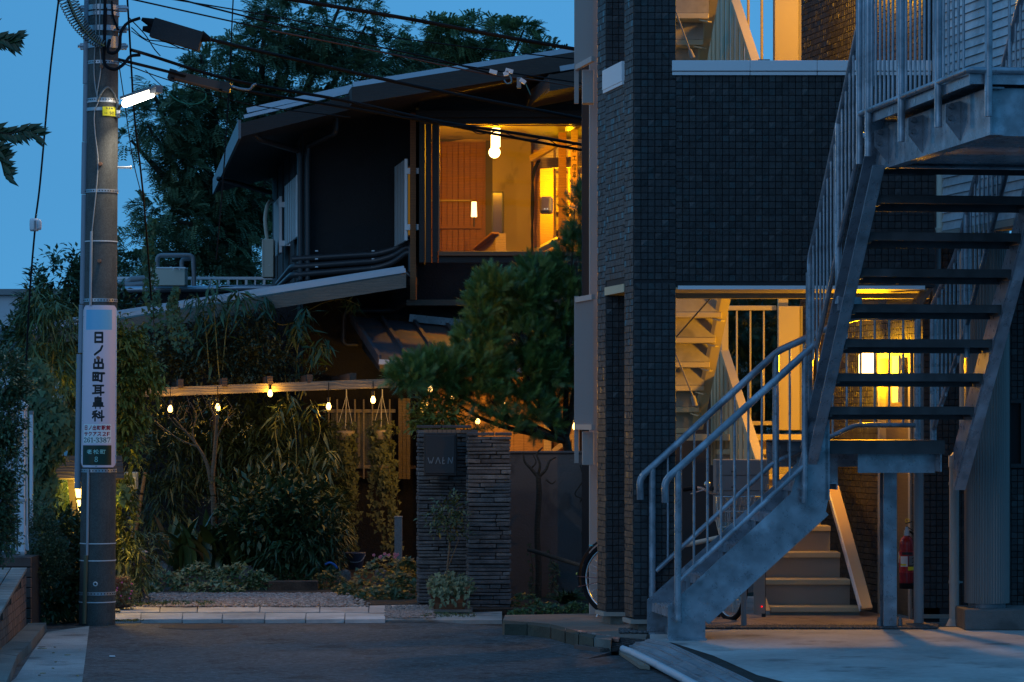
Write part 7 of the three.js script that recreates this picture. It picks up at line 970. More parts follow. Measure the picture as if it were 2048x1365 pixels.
bushy('sapling_leaves', 'fern like spray leaning out right of the pole at ground level', 'plant', [[250, 1120, 30, 30, 26.0], [270, 1150, 24, 24, 26.0], [300, 1100, 24, 30, 27.4, 0.7]], 170, { twig: twigLance(0.13, 0.13, [0.04, 0.07, 0.025], [0.08, 0.11, 0.035], 6), gap: 0.3, freq: 1.2, part: 'foliage' }, 237);
{ // pale building far behind the left foliage
  const t = thing('far_building', 'pale flat building glimpsed far behind the left foliage', 'building'), d = 75; mesh('wall', box(4, 9, 3, fx(-40, d), 2.2 - 2, -d - 1.5), mat(0.5, 0.52, 0.55, 0.8), t); mesh('roof', rbox(4.3, 0.15, 3.3, fx(-40, d), 4.78, -d - 1.5), M.greyPipe, t); for (let i = 0; i < 4; i++) { const w = mesh('window', box(0.5, 0.6, 0.04, fx(-60 + i * 34, d), 3.6, -d + 0.02), M.greyPipe, t); mesh('pane', box(0.42, 0.52, 0.04, fx(-60 + i * 34, d), 3.6, -d + 0.035), mat(0.1, 0.12, 0.15, 0.1), w); } }
// ------------------------------------------------------------------ stone gate pillar, plaster wall, small things of the garden
{
  const pil = thing('stone_pillar', 'gate wall of thin stacked dark slate with a taller left part', 'wall'), R = rng(31), mats = [M.slate, M.slate2, M.slate3], dL = 25.95, dR = 25.5;
  const course = (x0, x1, d, yTop, yBot, depth, leftRet) => {
    const g0 = fy(yBot, d), g1 = fy(yTop, d); let y = g0;
    mesh('core', box(fx(x1, d) - fx(x0, d) - 0.03, g1 - g0 - 0.02, depth - 0.03, (fx(x0, d) + fx(x1, d)) / 2, (g0 + g1) / 2, -d - depth / 2 - 0.006), M.grout, pil);
    while (y < g1 - 0.012) {
      const h = Math.min(g1 - y, 0.024 + R() * 0.018), X0 = fx(x0, d), X1 = fx(x1, d); let x = X0 + (R() - 0.5) * 0.012;
      while (x < X1 - 0.02) {
        let w = 0.09 + R() * 0.26; if (X1 - x - w < 0.07) w = X1 - x + (R() - 0.5) * 0.014;
        const dz = R() * 0.02, g = rbox(w - 0.005, h - 0.006, 0.09, 0, 0, 0, 0.006), p = g.attributes.position;
        for (let i = 0; i < p.count; i++) { const k = Math.sin(p.getX(i) * 40 + y * 90) * 0.0035 + Math.sin(p.getX(i) * 91 + y * 33) * 0.002; if (p.getZ(i) > 0) p.setZ(i, p.getZ(i) + k * 1.6); p.setY(i, p.getY(i) + k * 0.6); }
        g.computeVertexNormals();
        mesh('stone', g.translate(x + w / 2, y + h / 2, -d - 0.04 + dz), mats[R() < 0.6 ? 0 : R() < 0.5 ? 1 : 2], pil); x += w;
      }
      if (leftRet) { let z = -d - 0.09; while (z > -d - depth) { const w = 0.1 + R() * 0.16; mesh('stone', rbox(0.06, h - 0.006, w - 0.005, X0 + 0.025 - R() * 0.012, y + h / 2, z - w / 2, 0.006), mats[Math.floor(R() * 3)], pil); z -= w; } }
      y += h;
    }
  };
  course(835, 955, dL, 857, 1216, 0.34, true); course(935, 1022, dR, 872, 1224, 0.4, true);
  const c = (x0, x1, d, y, dp) => { let x = fx(x0, d) - 0.01; while (x < fx(x1, d)) { const w = Math.min(0.14 + R() * 0.2, fx(x1, d) + 0.01 - x); mesh('coping_stone', rbox(w - 0.006, 0.026, dp, x + w / 2, fy(y, d) + 0.013, -d - dp / 2 + 0.02, 0.006), M.slate3, pil); x += w; } };
  c(835, 940, dL, 857, 0.36); c(935, 1022, dR, 872, 0.42);
  // black metal name box with chalky letters
  const bx = thing('name_box', 'black metal box with faint hand painted letters hung on the slate wall', 'letter box'), d = 25.72, w = fx(914, d) - fx(848, d), h = fy(866, d) - fy(952, d), cx = fx(881, d), cy = fy(909, d);
  mesh('casing', rbox(w, h, 0.16, cx, cy, -d, 0.008), mat(0.012, 0.012, 0.013, 0.6), bx); mesh('door', rbox(w - 0.035, h - 0.04, 0.012, cx, cy, -d + 0.083, 0.004), mat(0.016, 0.016, 0.018, 0.5), bx);
  const lm = mat(0.13, 0.17, 0.2, 0.7), L = (u, v) => V(fx(853 + u * 55, d - 0.09), fy(929 - v * 15, d - 0.09), -d + 0.093), st = (...p) => { const g = []; for (let i = 0; i < p.length - 1; i++) g.push(bar(L(...p[i]), L(...p[i + 1]), 0.007, 0.004, V(0, 0, 1))); return g; };
  mesh('letter', st([0.05, 0.9], [0.12, 0.05], [0.15, 0.5], [0.18, 0.05], [0.26, 0.95]), lm, bx); mesh('letter', st([0.33, 0.05], [0.42, 0.95], [0.5, 0.05]), lm, bx); mesh('letter', [...st([0.6, 0.95], [0.58, 0.05], [0.66, 0.1]), ...st([0.6, 0.5], [0.65, 0.52])], lm, bx); mesh('letter', st([0.78, 0.05], [0.8, 0.92], [0.92, 0.1], [0.95, 0.95]), lm, bx);
  const rr = []; for (let i = 0; i < 8; i++) { const x = 848 + i * 9.2; rr.push(prism([P(x, 860, d - 0.02), P(x + 8, 860, d - 0.02), P(x + 8, 866, d - 0.02), P(x, 866, d - 0.02)], V(0, 0, -0.14))); } for (const g of rr) mesh('roof_slat', g, mat(0.16, 0.11, 0.07, 0.5), bx);
}
{ const w = thing('plaster_wall', 'low grey brown plastered garden wall beside the slate pillar', 'wall'), d = 27; mesh('wall', box(fx(1290, d) - fx(1018, d), fy(906, d) + 0.15, 0.16, (fx(1018, d) + fx(1290, d)) / 2, (fy(906, d) - 0.15) / 2, -d), M.plaster, w); mesh('coping', rbox(fx(1290, d) - fx(1016, d), 0.02, 0.2, (fx(1016, d) + fx(1290, d)) / 2, fy(905, d), -d), mat(0.12, 0.1, 0.095, 0.9), w); }
{ // lit timber shop front behind the conifer
  const s = thing('shop_front', 'warmly lit timber entrance glimpsed behind the conifer branches', 'building front'), d = 31.2, wd = mat(0.34, 0.17, 0.07, 0.7, { map: T.woodC });
  for (let i = 0; i < 19; i++) { const x = 868 + i * 20; mesh('wall_board', box(fx(x + 19.4, d) - fx(x, d), fy(752, d) - fy(1020, d), 0.03, (fx(x, d) + fx(x + 19.4, d)) / 2, fy(886, d), -d - (i % 2) * 0.006), wd, s); }
  for (const x of [1095, 1151]) mesh('door_post', rbox(0.08, 1.3, 0.09, fx(x, d), fy(870, d), -d + 0.08), M.paleWood, s);
  mesh('brace', bar(P(1104, 905, d - 0.1), P(1150, 868, d - 0.1), 0.03, 0.05), M.paleWood, s); mesh('lintel', rbox(2.0, 0.09, 0.1, fx(1050, d), fy(800, d), -d + 0.07), wd, s);
  mesh('ceiling', box(2.4, 0.04, 1.2, fx(1050, d), fy(752, d) + 0.03, -d + 0.62), wd, s);
  const it = [[860, 778, 29.6, 'small bare bulb glowing over the name box'], [1065, 785, 30.2, 'bare bulb half hidden in the conifer needles'], [1008, 812, 30.4, 'bare bulb shining low behind the conifer branches'], [1150, 853, 29.0, 'bare bulb glowing beside the white louvred screen'], [905, 800, 30.2, 'bare bulb behind the fresh green shrub on the wall'], [955, 842, 30.3, 'bare bulb low behind the slate pillar']];
  for (const [x, y, dd, l] of it) lampBulbs(x, y, dd, l, y - 60, y === 853 ? 0.4 : 1.0);
  const fr = thing('glass_lantern', 'small square framed lantern hanging left of the shrub above the wall', 'lantern'), c = P(848, 818, 30.3); mesh('frame', [box(0.09, 0.012, 0.09, c.x, c.y + 0.08, c.z), box(0.09, 0.012, 0.09, c.x, c.y - 0.08, c.z), ...[[-1, -1], [1, -1], [1, 1], [-1, 1]].map(([a, b]) => box(0.01, 0.15, 0.01, c.x + a * 0.04, c.y, c.z + b * 0.04))], M.brownWood, fr); mesh('lit_panel', box(0.066, 0.13, 0.066, c.x, c.y, c.z), new THREE.MeshStandardMaterial({ color: 0xffffff, emissive: WARM, emissiveIntensity: 0.9 }), fr);
  const orn = thing('red_ornament', 'little red hanging ornament with white strings above the shrub', 'ornament'), o = P(880, 816, 28.6); mesh('bead', lathe([[0, -0.03], [0.016, -0.02], [0.02, 0], [0.012, 0.025], [0, 0.03]], 12).translate(o.x, o.y, o.z), mat(0.5, 0.03, 0.03, 0.4), orn); for (const k of [-0.03, 0, 0.035]) mesh('string', rod(o.clone().add(V(k, -0.13, 0)), o.clone().add(V(k * 0.2, 0.1, 0)), 0.003, 0.003, 5), M.white, orn);
}
{ // lantern with a little board roof behind the pole
  const t = thing('paper_lantern', 'glowing paper lantern post with a dark board roof behind the pole', 'lantern'), d = 25.6, dark = M.blackWood, c = fx(178, d);
  for (let i = 0; i < 4; i++) mesh('roof_board', prism([P(114 - i * 1.3 + 1, 912 + i * 11.5, d - i * 0.03), P(243 + i * 1.2, 912 + i * 11.5, d - i * 0.03), P(244 + i * 1.2, 922.5 + i * 11.5, d - 0.03 - i * 0.03), P(113 - i * 1.3, 922.5 + i * 11.5, d - 0.03 - i * 0.03)], V(0, -0.012, -0.02)), mat(0.055, 0.052, 0.06, 0.6, { map: T.woodC, bumpMap: T.woodB, bumpScale: 0.003 }), t);
  for (let i = 0; i < 4; i++) mesh('roof_board', prism([P(114, 912 + i * 11.5, d + 0.3 + i * 0.08), P(243, 912 + i * 11.5, d + 0.3 + i * 0.08), P(243, 922.5 + i * 11.5, d + 0.38 + i * 0.08), P(114, 922.5 + i * 11.5, d + 0.38 + i * 0.08)], V(0, -0.012, 0.02)), dark, t);
  const glow = new THREE.MeshStandardMaterial({ color: 0xffffff, emissive: new THREE.Color().setRGB(1, 0.62, 0.24), emissiveIntensity: 1.8 });
  const pan = (x0, x1, y0, y1, k) => prism([P(x0, y0, d + 0.05), P(x1, y0, d + 0.05), P(x1, y1, d + 0.05), P(x0 + k, y1, d + 0.05)], V(0, 0, -0.012));
  mesh('lit_paper', pan(148, 205, 965, 996, 3), glow, t); mesh('lit_paper', pan(152, 205, 1001, 1026, 5), glow, t);
  for (const x of [140, 214]) mesh('side_board', prism([P(x - 6, 958, d + 0.03), P(x + 6, 958, d + 0.03), P(x + (x < 180 ? 14 : -2), 1036, d + 0.03), P(x + (x < 180 ? 2 : -14), 1036, d + 0.03)], V(0, 0, -0.2)), dark, t);
  mesh('side_board', [prism([P(140, 964, d + 0.05), P(147.5, 964, d + 0.05), P(157, 1030, d + 0.05), P(152, 1030, d + 0.05)], V(0, 0, -0.03)), prism([P(140, 996.5, d + 0.05), P(205, 996.5, d + 0.05), P(205, 1000.5, d + 0.05), P(140, 1000.5, d + 0.05)], V(0, 0, -0.03))], dark, t);
  mesh('post', rod(P(178, 1230, d + 0.1), P(178, 1030, d + 0.1), 0.04), dark, t);
  const l = new THREE.PointLight(new THREE.Color().setRGB(1, 0.55, 0.06), 2.0, 0, 2); l.position.copy(P(146, 985, d - 0.22)); l.shadow.radius = 4; l.castShadow = true; scene.add(l);
  const l2 = new THREE.PointLight(new THREE.Color().setRGB(1, 0.55, 0.06), 3.2, 0, 2); l2.position.copy(P(178, 990, d + 0.5)); l2.shadow.radius = 4; l2.castShadow = true; scene.add(l2);
}
{ // white fence post with bent top and wire mesh on the far left
  const t = thing('white_fence', 'white steel fence post with bent top and wire mesh beside the ivy hedge', 'fence'), d = 23.2, w = mat(0.62, 0.68, 0.74, 0.45);
  mesh('post', rbox(fx(49, d) - fx(36.5, d), fy(815, d) - fy(1112, d), 0.055, fx(42.7, d), fy(963, d), -d, 0.006), w, t); mesh('bent_top', bar(P(37, 801, d), P(54, 815, d), 0.05, 0.03), w, t); mesh('slim_post', rod(P(51.5, 812, d + 0.05), P(54, 1100, d + 0.05), 0.008), w, t); mesh('foot', tube([P(50, 1052, d + 0.03), P(51, 1098, d + 0.03), P(56, 1102, d + 0.03), P(53, 1070, d + 0.03)], 0.006, 0.03), w, t);
  for (const y of [1001, 1106]) mesh('clamp', rbox(0.085, 0.024, 0.07, fx(40, d), fy(y, d), -d, 0.004), M.band, t);
  for (const [x, y0] of [[31, 905], [20, 1020], [9, 1060]]) mesh('mesh_wire', rod(P(x, y0, d), P(x, 1104, d), 0.005, 0.005, 6), w, t); for (const [y, x0] of [[1028, 21], [1054, 14], [1080, 18], [1087, 12], [1104, 3], [950, 24], [1002, 20]]) mesh('mesh_wire', rod(P(x0, y, d), P(37, y, d), 0.005, 0.005, 6), w, t);
  const p2 = thing('fence_post', 'second slender pale fence post standing in the ivy behind the white one', 'post'); mesh('post', rbox(0.026, fy(826, 24) - fy(1060, 24), 0.03, fx(62, 24), fy(940, 24), -24, 0.004), w, p2); mesh('cap', rbox(0.034, 0.03, 0.036, fx(62, 24), fy(826, 24), -24, 0.004), M.greyPipe, p2);
}
{ // things half hidden in the garden
  const mb = thing('meter_box', 'small pale meter box on a stake beyond the pole', 'meter box'), d = 27.5, c = P(262, 962, d); mesh('casing', rbox(0.12, 0.16, 0.08, c.x, c.y, c.z, 0.012), mat(0.34, 0.36, 0.3, 0.5), mb); mesh('cover', rbox(0.08, 0.1, 0.02, c.x + 0.01, c.y - 0.01, c.z + 0.045, 0.006), mat(0.42, 0.44, 0.37, 0.4), mb); mesh('conduit', rod(c.clone().add(V(0, -0.9, 0)), c.clone().add(V(0, -0.08, 0)), 0.014), M.greyPipe, mb);
  const rd = thing('bamboo_cane', 'leaning bamboo cane propped in the dark plants behind the pole', 'cane'); mesh('cane', [rod(P(268, 1080, 27.3), P(279, 1010, 27.3), 0.018), rod(P(279, 1010, 27.3), P(290, 945, 27.3), 0.018, 0.016), rod(P(278, 1013, 27.3), P(280, 1008, 27.3), 0.021)], M.barkPale, rd); mesh('tie', rod(P(282, 990, 27.3), P(283, 986, 27.3), 0.021), M.blackRubber, rd);
  const bn = thing('water_bin', 'dark round bin with a bluish lid among the plants behind the pole', 'bin'), b = P(258, 1160, 26.8); mesh('body', lathe([[0, 0], [0.13, 0], [0.15, 0.4], [0, 0.4]], 24).translate(b.x, GARD, b.z), mat(0.03, 0.035, 0.045, 0.5), bn); mesh('lid', lathe([[0, 0.46], [0.1, 0.45], [0.165, 0.42], [0.17, 0.405], [0, 0.4]], 24).translate(b.x, GARD, b.z), mat(0.16, 0.24, 0.34, 0.35), bn);
  const br = thing('stone_basin', 'dark stone basin with pale wet rim low beside the flower pot', 'basin'), q = P(258, 1175, 26.4); mesh('bowl', lathe([[0, 0.0], [0.11, 0.0], [0.15, 0.1], [0.155, 0.12], [0.125, 0.12], [0.1, 0.05], [0, 0.04]], 24).translate(q.x, GARD + 0.08, q.z), mat(0.05, 0.05, 0.055, 0.5, { map: T.grit }), br); mesh('water', new THREE.CylinderGeometry(0.128, 0.128, 0.01, 24).translate(q.x, GARD + 0.19, q.z), mat(0.25, 0.28, 0.3, 0.08), br);
  for (const [i, [x0, x1, y0, y1, dd, l]] of [[370, 470, 1168, 1191, 28.0, 'reddish stone edging block half covered by variegated ivy'], [535, 635, 1163, 1187, 28.1, 'bare reddish stone edging block at the back of the gravel']].entries()) { const e = mesh('edging_block', rbox(fx(x1, dd) - fx(x0, dd), fy(y0, dd) - fy(y1, dd), 0.14, (fx(x0, dd) + fx(x1, dd)) / 2, (fy(y0, dd) + fy(y1, dd)) / 2, -dd - 0.07, 0.012), mat(0.17, 0.11, 0.085, 0.9, { map: T.dirtC, bumpMap: T.slateB, bumpScale: 0.006 })); tag(e, l, 'edging block'); }
  const rockAt = (x, y, dd, w, h, seed, label) => { const g = new THREE.IcosahedronGeometry(1, 3), p = g.attributes.position, n = vnoise(8, seed), r2 = vnoise(16, seed + 5); for (let i = 0; i < p.count; i++) { const v = V().fromBufferAttribute(p, i), k = 0.72 + 0.5 * n(v.x * 0.25 + 0.5 + v.z * 0.2, v.y * 0.3 + 0.5) + 0.14 * r2(v.x * 0.3 + 0.5, v.y * 0.3 + 0.5 + v.z * 0.3); v.multiplyScalar(k); p.setXYZ(i, v.x, v.y, v.z); } g.scale(w / 2, h, w / 2.6); g.translate(fx(x, dd), fy(y, dd), -dd); g.computeVertexNormals(); tag(mesh('rock', g, M.rock), label, 'rock'); };
  rockAt(802, 1165, 27.6, 0.24, 0.08, 3, 'pale angular rock lying in the ivy mound by the slate pillar'); rockAt(765, 1157, 27.9, 0.15, 0.08, 7, 'smaller mossy rock left of the pale angular one in the ivy mound'); rockAt(498, 1162, 28.6, 0.17, 0.13, 12, 'dark rock between the two stone edging blocks'); rockAt(325, 1150, 28.8, 0.2, 0.12, 15, 'dark mossy rock at the left end of the variegated ivy'); rockAt(688, 1158, 28.6, 0.14, 0.1, 19, 'brownish rock beside the bucket at the foot of the house');
  const bk = thing('plastic_bucket', 'dark blue grey bucket standing under the hanging ivy', 'bucket'), k = P(710, 1135, 29.3); mesh('body', lathe([[0, 0], [0.065, 0], [0.098, 0.15], [0.104, 0.15], [0.104, 0.165], [0.09, 0.165], [0.06, 0.012], [0, 0.012]], 28).translate(k.x, k.y - 0.02, k.z), mat(0.05, 0.055, 0.085, 0.45), bk); mesh('handle', tube([V(k.x - 0.1, k.y + 0.12, k.z), V(k.x - 0.06, k.y + 0.05, k.z + 0.09), V(k.x + 0.06, k.y + 0.05, k.z + 0.09), V(k.x + 0.1, k.y + 0.12, k.z)], 0.005, 0.05), M.greyPipe, bk);
  const sc = thing('blue_scoop', 'bright blue plastic hose end lying left of the bucket', 'hose'); mesh('hose', pipe(curve([P(650, 1130, 28.6), P(658, 1126, 28.6), P(668, 1130, 28.6), P(675, 1138, 28.6)], 12), 0.011, 8), mat(0.02, 0.12, 0.42, 0.4), sc);
  const pt = thing('terracotta_planter', 'square terracotta planter standing before the slate pillar', 'planter'), dd = 25.0, z = -dd; const T0 = [fx(858, dd), fx(936, dd)], B0 = [fx(868, dd), fx(928, dd)], yt = fy(1181, dd), yb = fy(1222, dd), D3 = 0.24;
  const cor = (x0, x1, y, o) => [V(x0, y, z + o), V(x1, y, z + o), V(x1, y, z - D3 - o), V(x0, y, z - D3 - o)], A = cor(B0[0], B0[1], yb, -0.02), C = cor(T0[0], T0[1], yt, 0); const fr2 = []; for (let i = 0; i < 4; i++) { const j = (i + 1) % 4; fr2.push(prism([A[i], A[j], C[j], C[i]], V((T0[0] + T0[1]) / 2, 0, z - D3 / 2).sub(A[i].clone().add(A[j]).multiplyScalar(0.5)).setY(0).normalize().multiplyScalar(0.02))); }
  mesh('body', fr2, M.terracotta, pt); mesh('soil', box(T0[1] - T0[0] - 0.05, 0.03, D3 - 0.05, (T0[0] + T0[1]) / 2, yt - 0.03, z - D3 / 2), M.earth, pt); const rim = []; for (const [a, b] of [[0, 1], [1, 2], [2, 3], [3, 0]]) rim.push(bar(C[a].clone().add(V(0, 0.012, 0)), C[b].clone().add(V(0, 0.012, 0)), 0.03, 0.03)); mesh('rim', rim, M.terracotta, pt);
  tag(mesh('flat_stone', rbox(0.4, 0.025, 0.32, fx(897, dd), GARD + 0.0, z - 0.12, 0.006), M.kerb), 'pale flat stone under the terracotta planter', 'stone slab');
  const fp = thing('flower_pot', 'round terracotta pot with a saucer partly hidden by the pole', 'flower pot'), f = P(232, 1220, 25.3); mesh('pot', lathe([[0, 0], [0.075, 0], [0.11, 0.2], [0.118, 0.2], [0.118, 0.235], [0.1, 0.235], [0.07, 0.02], [0, 0.02]], 28).translate(f.x, GARD + 0.03, f.z), M.terracotta, fp); mesh('saucer', lathe([[0, 0], [0.12, 0], [0.13, 0.03], [0.12, 0.03], [0.11, 0.012], [0, 0.012]], 28).translate(f.x, GARD + 0.012, f.z), mat(0.06, 0.04, 0.035, 0.8), fp);
}
// ------------------------------------------------------------------ passage: letter boxes, fire extinguisher, bicycles
{
  const d = 22.75, t = thing('letter_boxes', 'grey stacked letter box unit standing behind the stair rails', 'letter boxes'), g = mat(0.22, 0.225, 0.235, 0.4, { metalness: 0.3 }), x0 = fx(1432, d), x1 = fx(1539, d);
  mesh('casing', rbox(x1 - x0, fy(920, d) - fy(1045, d), 0.3, (x0 + x1) / 2, fy(982.5, d), -d - 0.16, 0.004), M.greyPipe, t);
  for (let i = 0; i < 4; i++) { const y = fy(936 + i * 31, d), b = mesh('box_door', rbox(x1 - x0 - 0.012, 0.113, 0.014, (x0 + x1) / 2, y, -d - 0.0, 0.003), g, t); mesh('latch', box(0.012, 0.012, 0.012, (x0 + x1) / 2 - 0.08, y - 0.03, -d + 0.01), M.blackMetal, b); }
  for (const x of [x0 + 0.03, x1 - 0.03]) mesh('leg', box(0.03, fy(1045, d), 0.03, x, fy(1045, d) / 2, -d - 0.16), M.blackMetal, t);
  const pn = thing('floor_post', 'low round steel post standing on the passage floor behind the stair', 'bollard'); mesh('shaft', rod(P(1488, 1256, 21.95), P(1488, 1130, 21.95), 0.021, 0.021, 14), M.greyPipe, pn); mesh('cap', new THREE.SphereGeometry(0.022, 12, 8).translate(P(1488, 1130, 21.95).x, P(1488, 1130, 21.95).y, -21.95), M.greyPipe, pn);
  const pn2 = thing('panel_post', 'slim beige end post with a tiny red light at the foot of the passage stair', 'post'); mesh('post', rbox(0.085, fy(1140, 22.9) - fy(1228, 22.9), 0.05, fx(1519, 22.9), fy(1184, 22.9), -22.9, 0.005), M.beigeDark, pn2); mesh('indicator_light', new THREE.SphereGeometry(0.006, 8, 6).translate(fx(1524, 22.87), fy(1214, 22.87), -22.87), new THREE.MeshStandardMaterial({ color: 0xff2020, emissive: 0xff1010, emissiveIntensity: 2 }), pn2);
  const ex = thing('fire_extinguisher', 'red fire extinguisher with printed label hanging beside the door', 'fire extinguisher'), e = P(1814, 1170, 22.3), H = 0.39, cv = document.createElement('canvas'); cv.width = 256; cv.height = 128; const q = cv.getContext('2d'); q.fillStyle = '#a80f14'; q.fillRect(0, 0, 256, 128); q.fillStyle = '#1a1416'; q.fillRect(96, 6, 64, 16); q.fillStyle = '#d9d3d0'; q.fillRect(84, 30, 44, 62); q.fillStyle = '#2c2426'; q.fillRect(132, 26, 40, 66); q.fillStyle = '#e8d21a'; q.fillRect(84, 76, 36, 10); q.fillRect(130, 92, 44, 22); q.fillStyle = '#c9c3c0'; for (let i = 0; i < 8; i++) q.fillRect(135, 30 + i * 7, 34 - (i % 3) * 8, 2);
  q.fillStyle = '#e8d21a'; q.fillRect(70, 26, 8, 20); const tx = new THREE.CanvasTexture(cv); tx.colorSpace = THREE.SRGBColorSpace;
  mesh('cylinder', lathe([[0, 0.0], [0.05, 0.002], [0.055, 0.015], [0.055, 0.3], [0.048, 0.335], [0.025, 0.36], [0.018, 0.365], [0, 0.365]], 32).translate(e.x, e.y, e.z), mat(0.26, 0.008, 0.014, 0.25), ex); mesh('foot_ring', lathe([[0.046, -0.03], [0.054, -0.03], [0.056, 0.012], [0.05, 0.012], [0.046, -0.03]], 32).translate(e.x, e.y, e.z), M.blackRubber, ex);
  mesh('label', new THREE.CylinderGeometry(0.0558, 0.0558, 0.16, 32, 1, true).rotateY(Math.PI).translate(e.x, e.y + 0.17, e.z), new THREE.MeshStandardMaterial({ map: tx, roughness: 0.35 }), ex, true);
  mesh('valve', [new THREE.CylinderGeometry(0.02, 0.022, 0.04, 16).translate(e.x, e.y + 0.385, e.z), new THREE.CylinderGeometry(0.012, 0.014, 0.03, 12).translate(e.x, e.y + 0.415, e.z)], M.band, ex); mesh('lever', [bar(V(e.x - 0.005, e.y + 0.435, e.z), V(e.x + 0.05, e.y + 0.40, e.z), 0.016, 0.008), bar(V(e.x - 0.01, e.y + 0.455, e.z), V(e.x + 0.045, e.y + 0.47, e.z), 0.016, 0.008)], M.blackMetal, ex); mesh('safety_pin', new THREE.TorusGeometry(0.014, 0.004, 8, 16).translate(e.x + 0.004, e.y + 0.475, e.z), mat(0.55, 0.45, 0.05, 0.4), ex); mesh('hose', pipe(curve([V(e.x + 0.015, e.y + 0.4, e.z), V(e.x + 0.05, e.y + 0.37, e.z + 0.01), V(e.x + 0.062, e.y + 0.25, e.z + 0.01), V(e.x + 0.06, e.y + 0.06, e.z)], 16), 0.008, 8), M.blackRubber, ex);
  mesh('wall_hook', box(0.06, 0.03, 0.1, e.x, e.y + 0.33, e.z - 0.06), M.blackMetal, ex);
}
function bicycle(label, origin, turn, wheelR, frameMat, opt = {}) {   // x forward, y up, rear hub above the origin
  const t = thing('bicycle', label, 'bicycle', origin); t.rotation.y = turn;
  const R = wheelR, wb = opt.base ?? 1.03, add = (n, g, m, p = t) => mesh(n, g, m, p), tyre = M.blackRubber, chrome = mat(0.6, 0.6, 0.6, 0.25, { metalness: 0.9 });
  const wheel = (x, steer = 0) => { const w = add('wheel', new THREE.TorusGeometry(R - 0.02, 0.019, 10, 44).rotateY(steer).translate(x, R, 0), tyre); mesh('rim', new THREE.TorusGeometry(R - 0.042, 0.009, 6, 44).rotateY(steer).translate(x, R, 0), chrome, w); const sp = []; for (let i = 0; i < 28; i++) { const a = i / 28 * Math.PI * 2; sp.push(rod(V(Math.cos(a + (i % 2 ? 0.25 : -0.25)) * 0.025, Math.sin(a + (i % 2 ? 0.25 : -0.25)) * 0.025, i % 2 ? 0.025 : -0.025), V(Math.cos(a) * (R - 0.045), Math.sin(a) * (R - 0.045), 0), 0.0013, 0.0013, 4)); } mesh('spokes', sp.map((g) => g.rotateY(steer).translate(x, R, 0)), chrome, w).userData.kind = 'stuff'; mesh('hub', new THREE.CylinderGeometry(0.02, 0.02, 0.09, 12).rotateX(Math.PI / 2).rotateY(steer).translate(x, R, 0), chrome, w); return w; };
  wheel(0); wheel(wb, opt.steer ?? 0);
  const fend = (x, a0, a1) => { const pts = []; for (let i = 0; i <= 20; i++) { const a = a0 + (a1 - a0) * i / 20; pts.push(V(x + Math.cos(a) * (R + 0.018), R + Math.sin(a) * (R + 0.018), 0)); } const g = []; for (let i = 0; i < 20; i++) g.push(prism([pts[i].clone().setZ(-0.026), pts[i + 1].clone().setZ(-0.026), pts[i + 1].clone().setZ(0.026), pts[i].clone().setZ(0.026)], V(0, 0.006, 0))); return g; };
  add('mudguard', fend(0, 0.5, 3.35), opt.guard ?? M.blackMetal); add('mudguard', fend(wb, 0.6, 2.9), opt.guard ?? M.blackMetal);
  const bb = V(0.43, 0.28, 0), seat = V(0.3, 0.72, 0), head = V(0.86, 0.78, 0), headLo = V(0.91, 0.58, 0);
  add('frame', [rod(bb, seat, 0.016), rod(bb, headLo, 0.026), rod(seat.clone().lerp(bb, 0.45), headLo.clone().lerp(head, 0.3), 0.018), rod(headLo, head, 0.02), rod(V(0, R, 0.05), bb, 0.01), rod(V(0, R, -0.05), bb, 0.01), rod(V(0, R, 0.05), seat.clone().lerp(bb, 0.25), 0.009), rod(V(0, R, -0.05), seat.clone().lerp(bb, 0.25), 0.009)], frameMat);
  add('fork', [rod(headLo, V(wb, R, 0.05), 0.011), rod(headLo, V(wb, R, -0.05), 0.011)], frameMat);
  add('handlebar', tube([V(0.7, 1.0, -0.27), V(0.82, 1.02, -0.22), V(0.86, 0.96, -0.06), V(0.86, 0.96, 0.06), V(0.82, 1.02, 0.22), V(0.7, 1.0, 0.27)], 0.011, 0.06), chrome); add('stem', rod(head, V(0.86, 0.97, 0), 0.013), chrome); for (const z of [-0.27, 0.27]) add('grip', rod(V(0.7, 1.0, z), V(0.8, 1.015, z * 0.85), 0.016), M.blackRubber);
  add('brake_lever', [rod(V(0.84, 1.0, 0.2), V(0.76, 0.97, 0.27), 0.006), rod(V(0.84, 1.0, -0.2), V(0.76, 0.97, -0.27), 0.006)], chrome); add('bell', new THREE.SphereGeometry(0.026, 14, 8).translate(0.84, 1.04, 0.14), chrome);
  add('saddle', prism([V(0.16, 0.8, -0.1), V(0.2, 0.8, -0.11), V(0.34, 0.81, -0.03), V(0.42, 0.81, 0), V(0.34, 0.81, 0.03), V(0.2, 0.8, 0.11), V(0.16, 0.8, 0.1)], V(0, 0.05, 0)), M.blackRubber); add('crank', [new THREE.CylinderGeometry(0.085, 0.085, 0.012, 24).rotateX(Math.PI / 2).translate(bb.x, bb.y, 0.05), rod(V(bb.x, bb.y, 0.07), V(bb.x + 0.1, bb.y - 0.13, 0.07), 0.011), rod(V(bb.x, bb.y, -0.07), V(bb.x - 0.1, bb.y + 0.13, -0.07), 0.011)], M.band); add('pedal', [rbox(0.09, 0.025, 0.08, bb.x + 0.1, bb.y - 0.13, 0.12), rbox(0.09, 0.025, 0.08, bb.x - 0.1, bb.y + 0.13, -0.12)], M.blackRubber);
  add('kickstand', [rod(V(0.0, R, 0.06), V(-0.1, 0.01, 0.13), 0.009), rod(V(0.0, R, -0.06), V(-0.1, 0.01, -0.13), 0.009)], M.band);
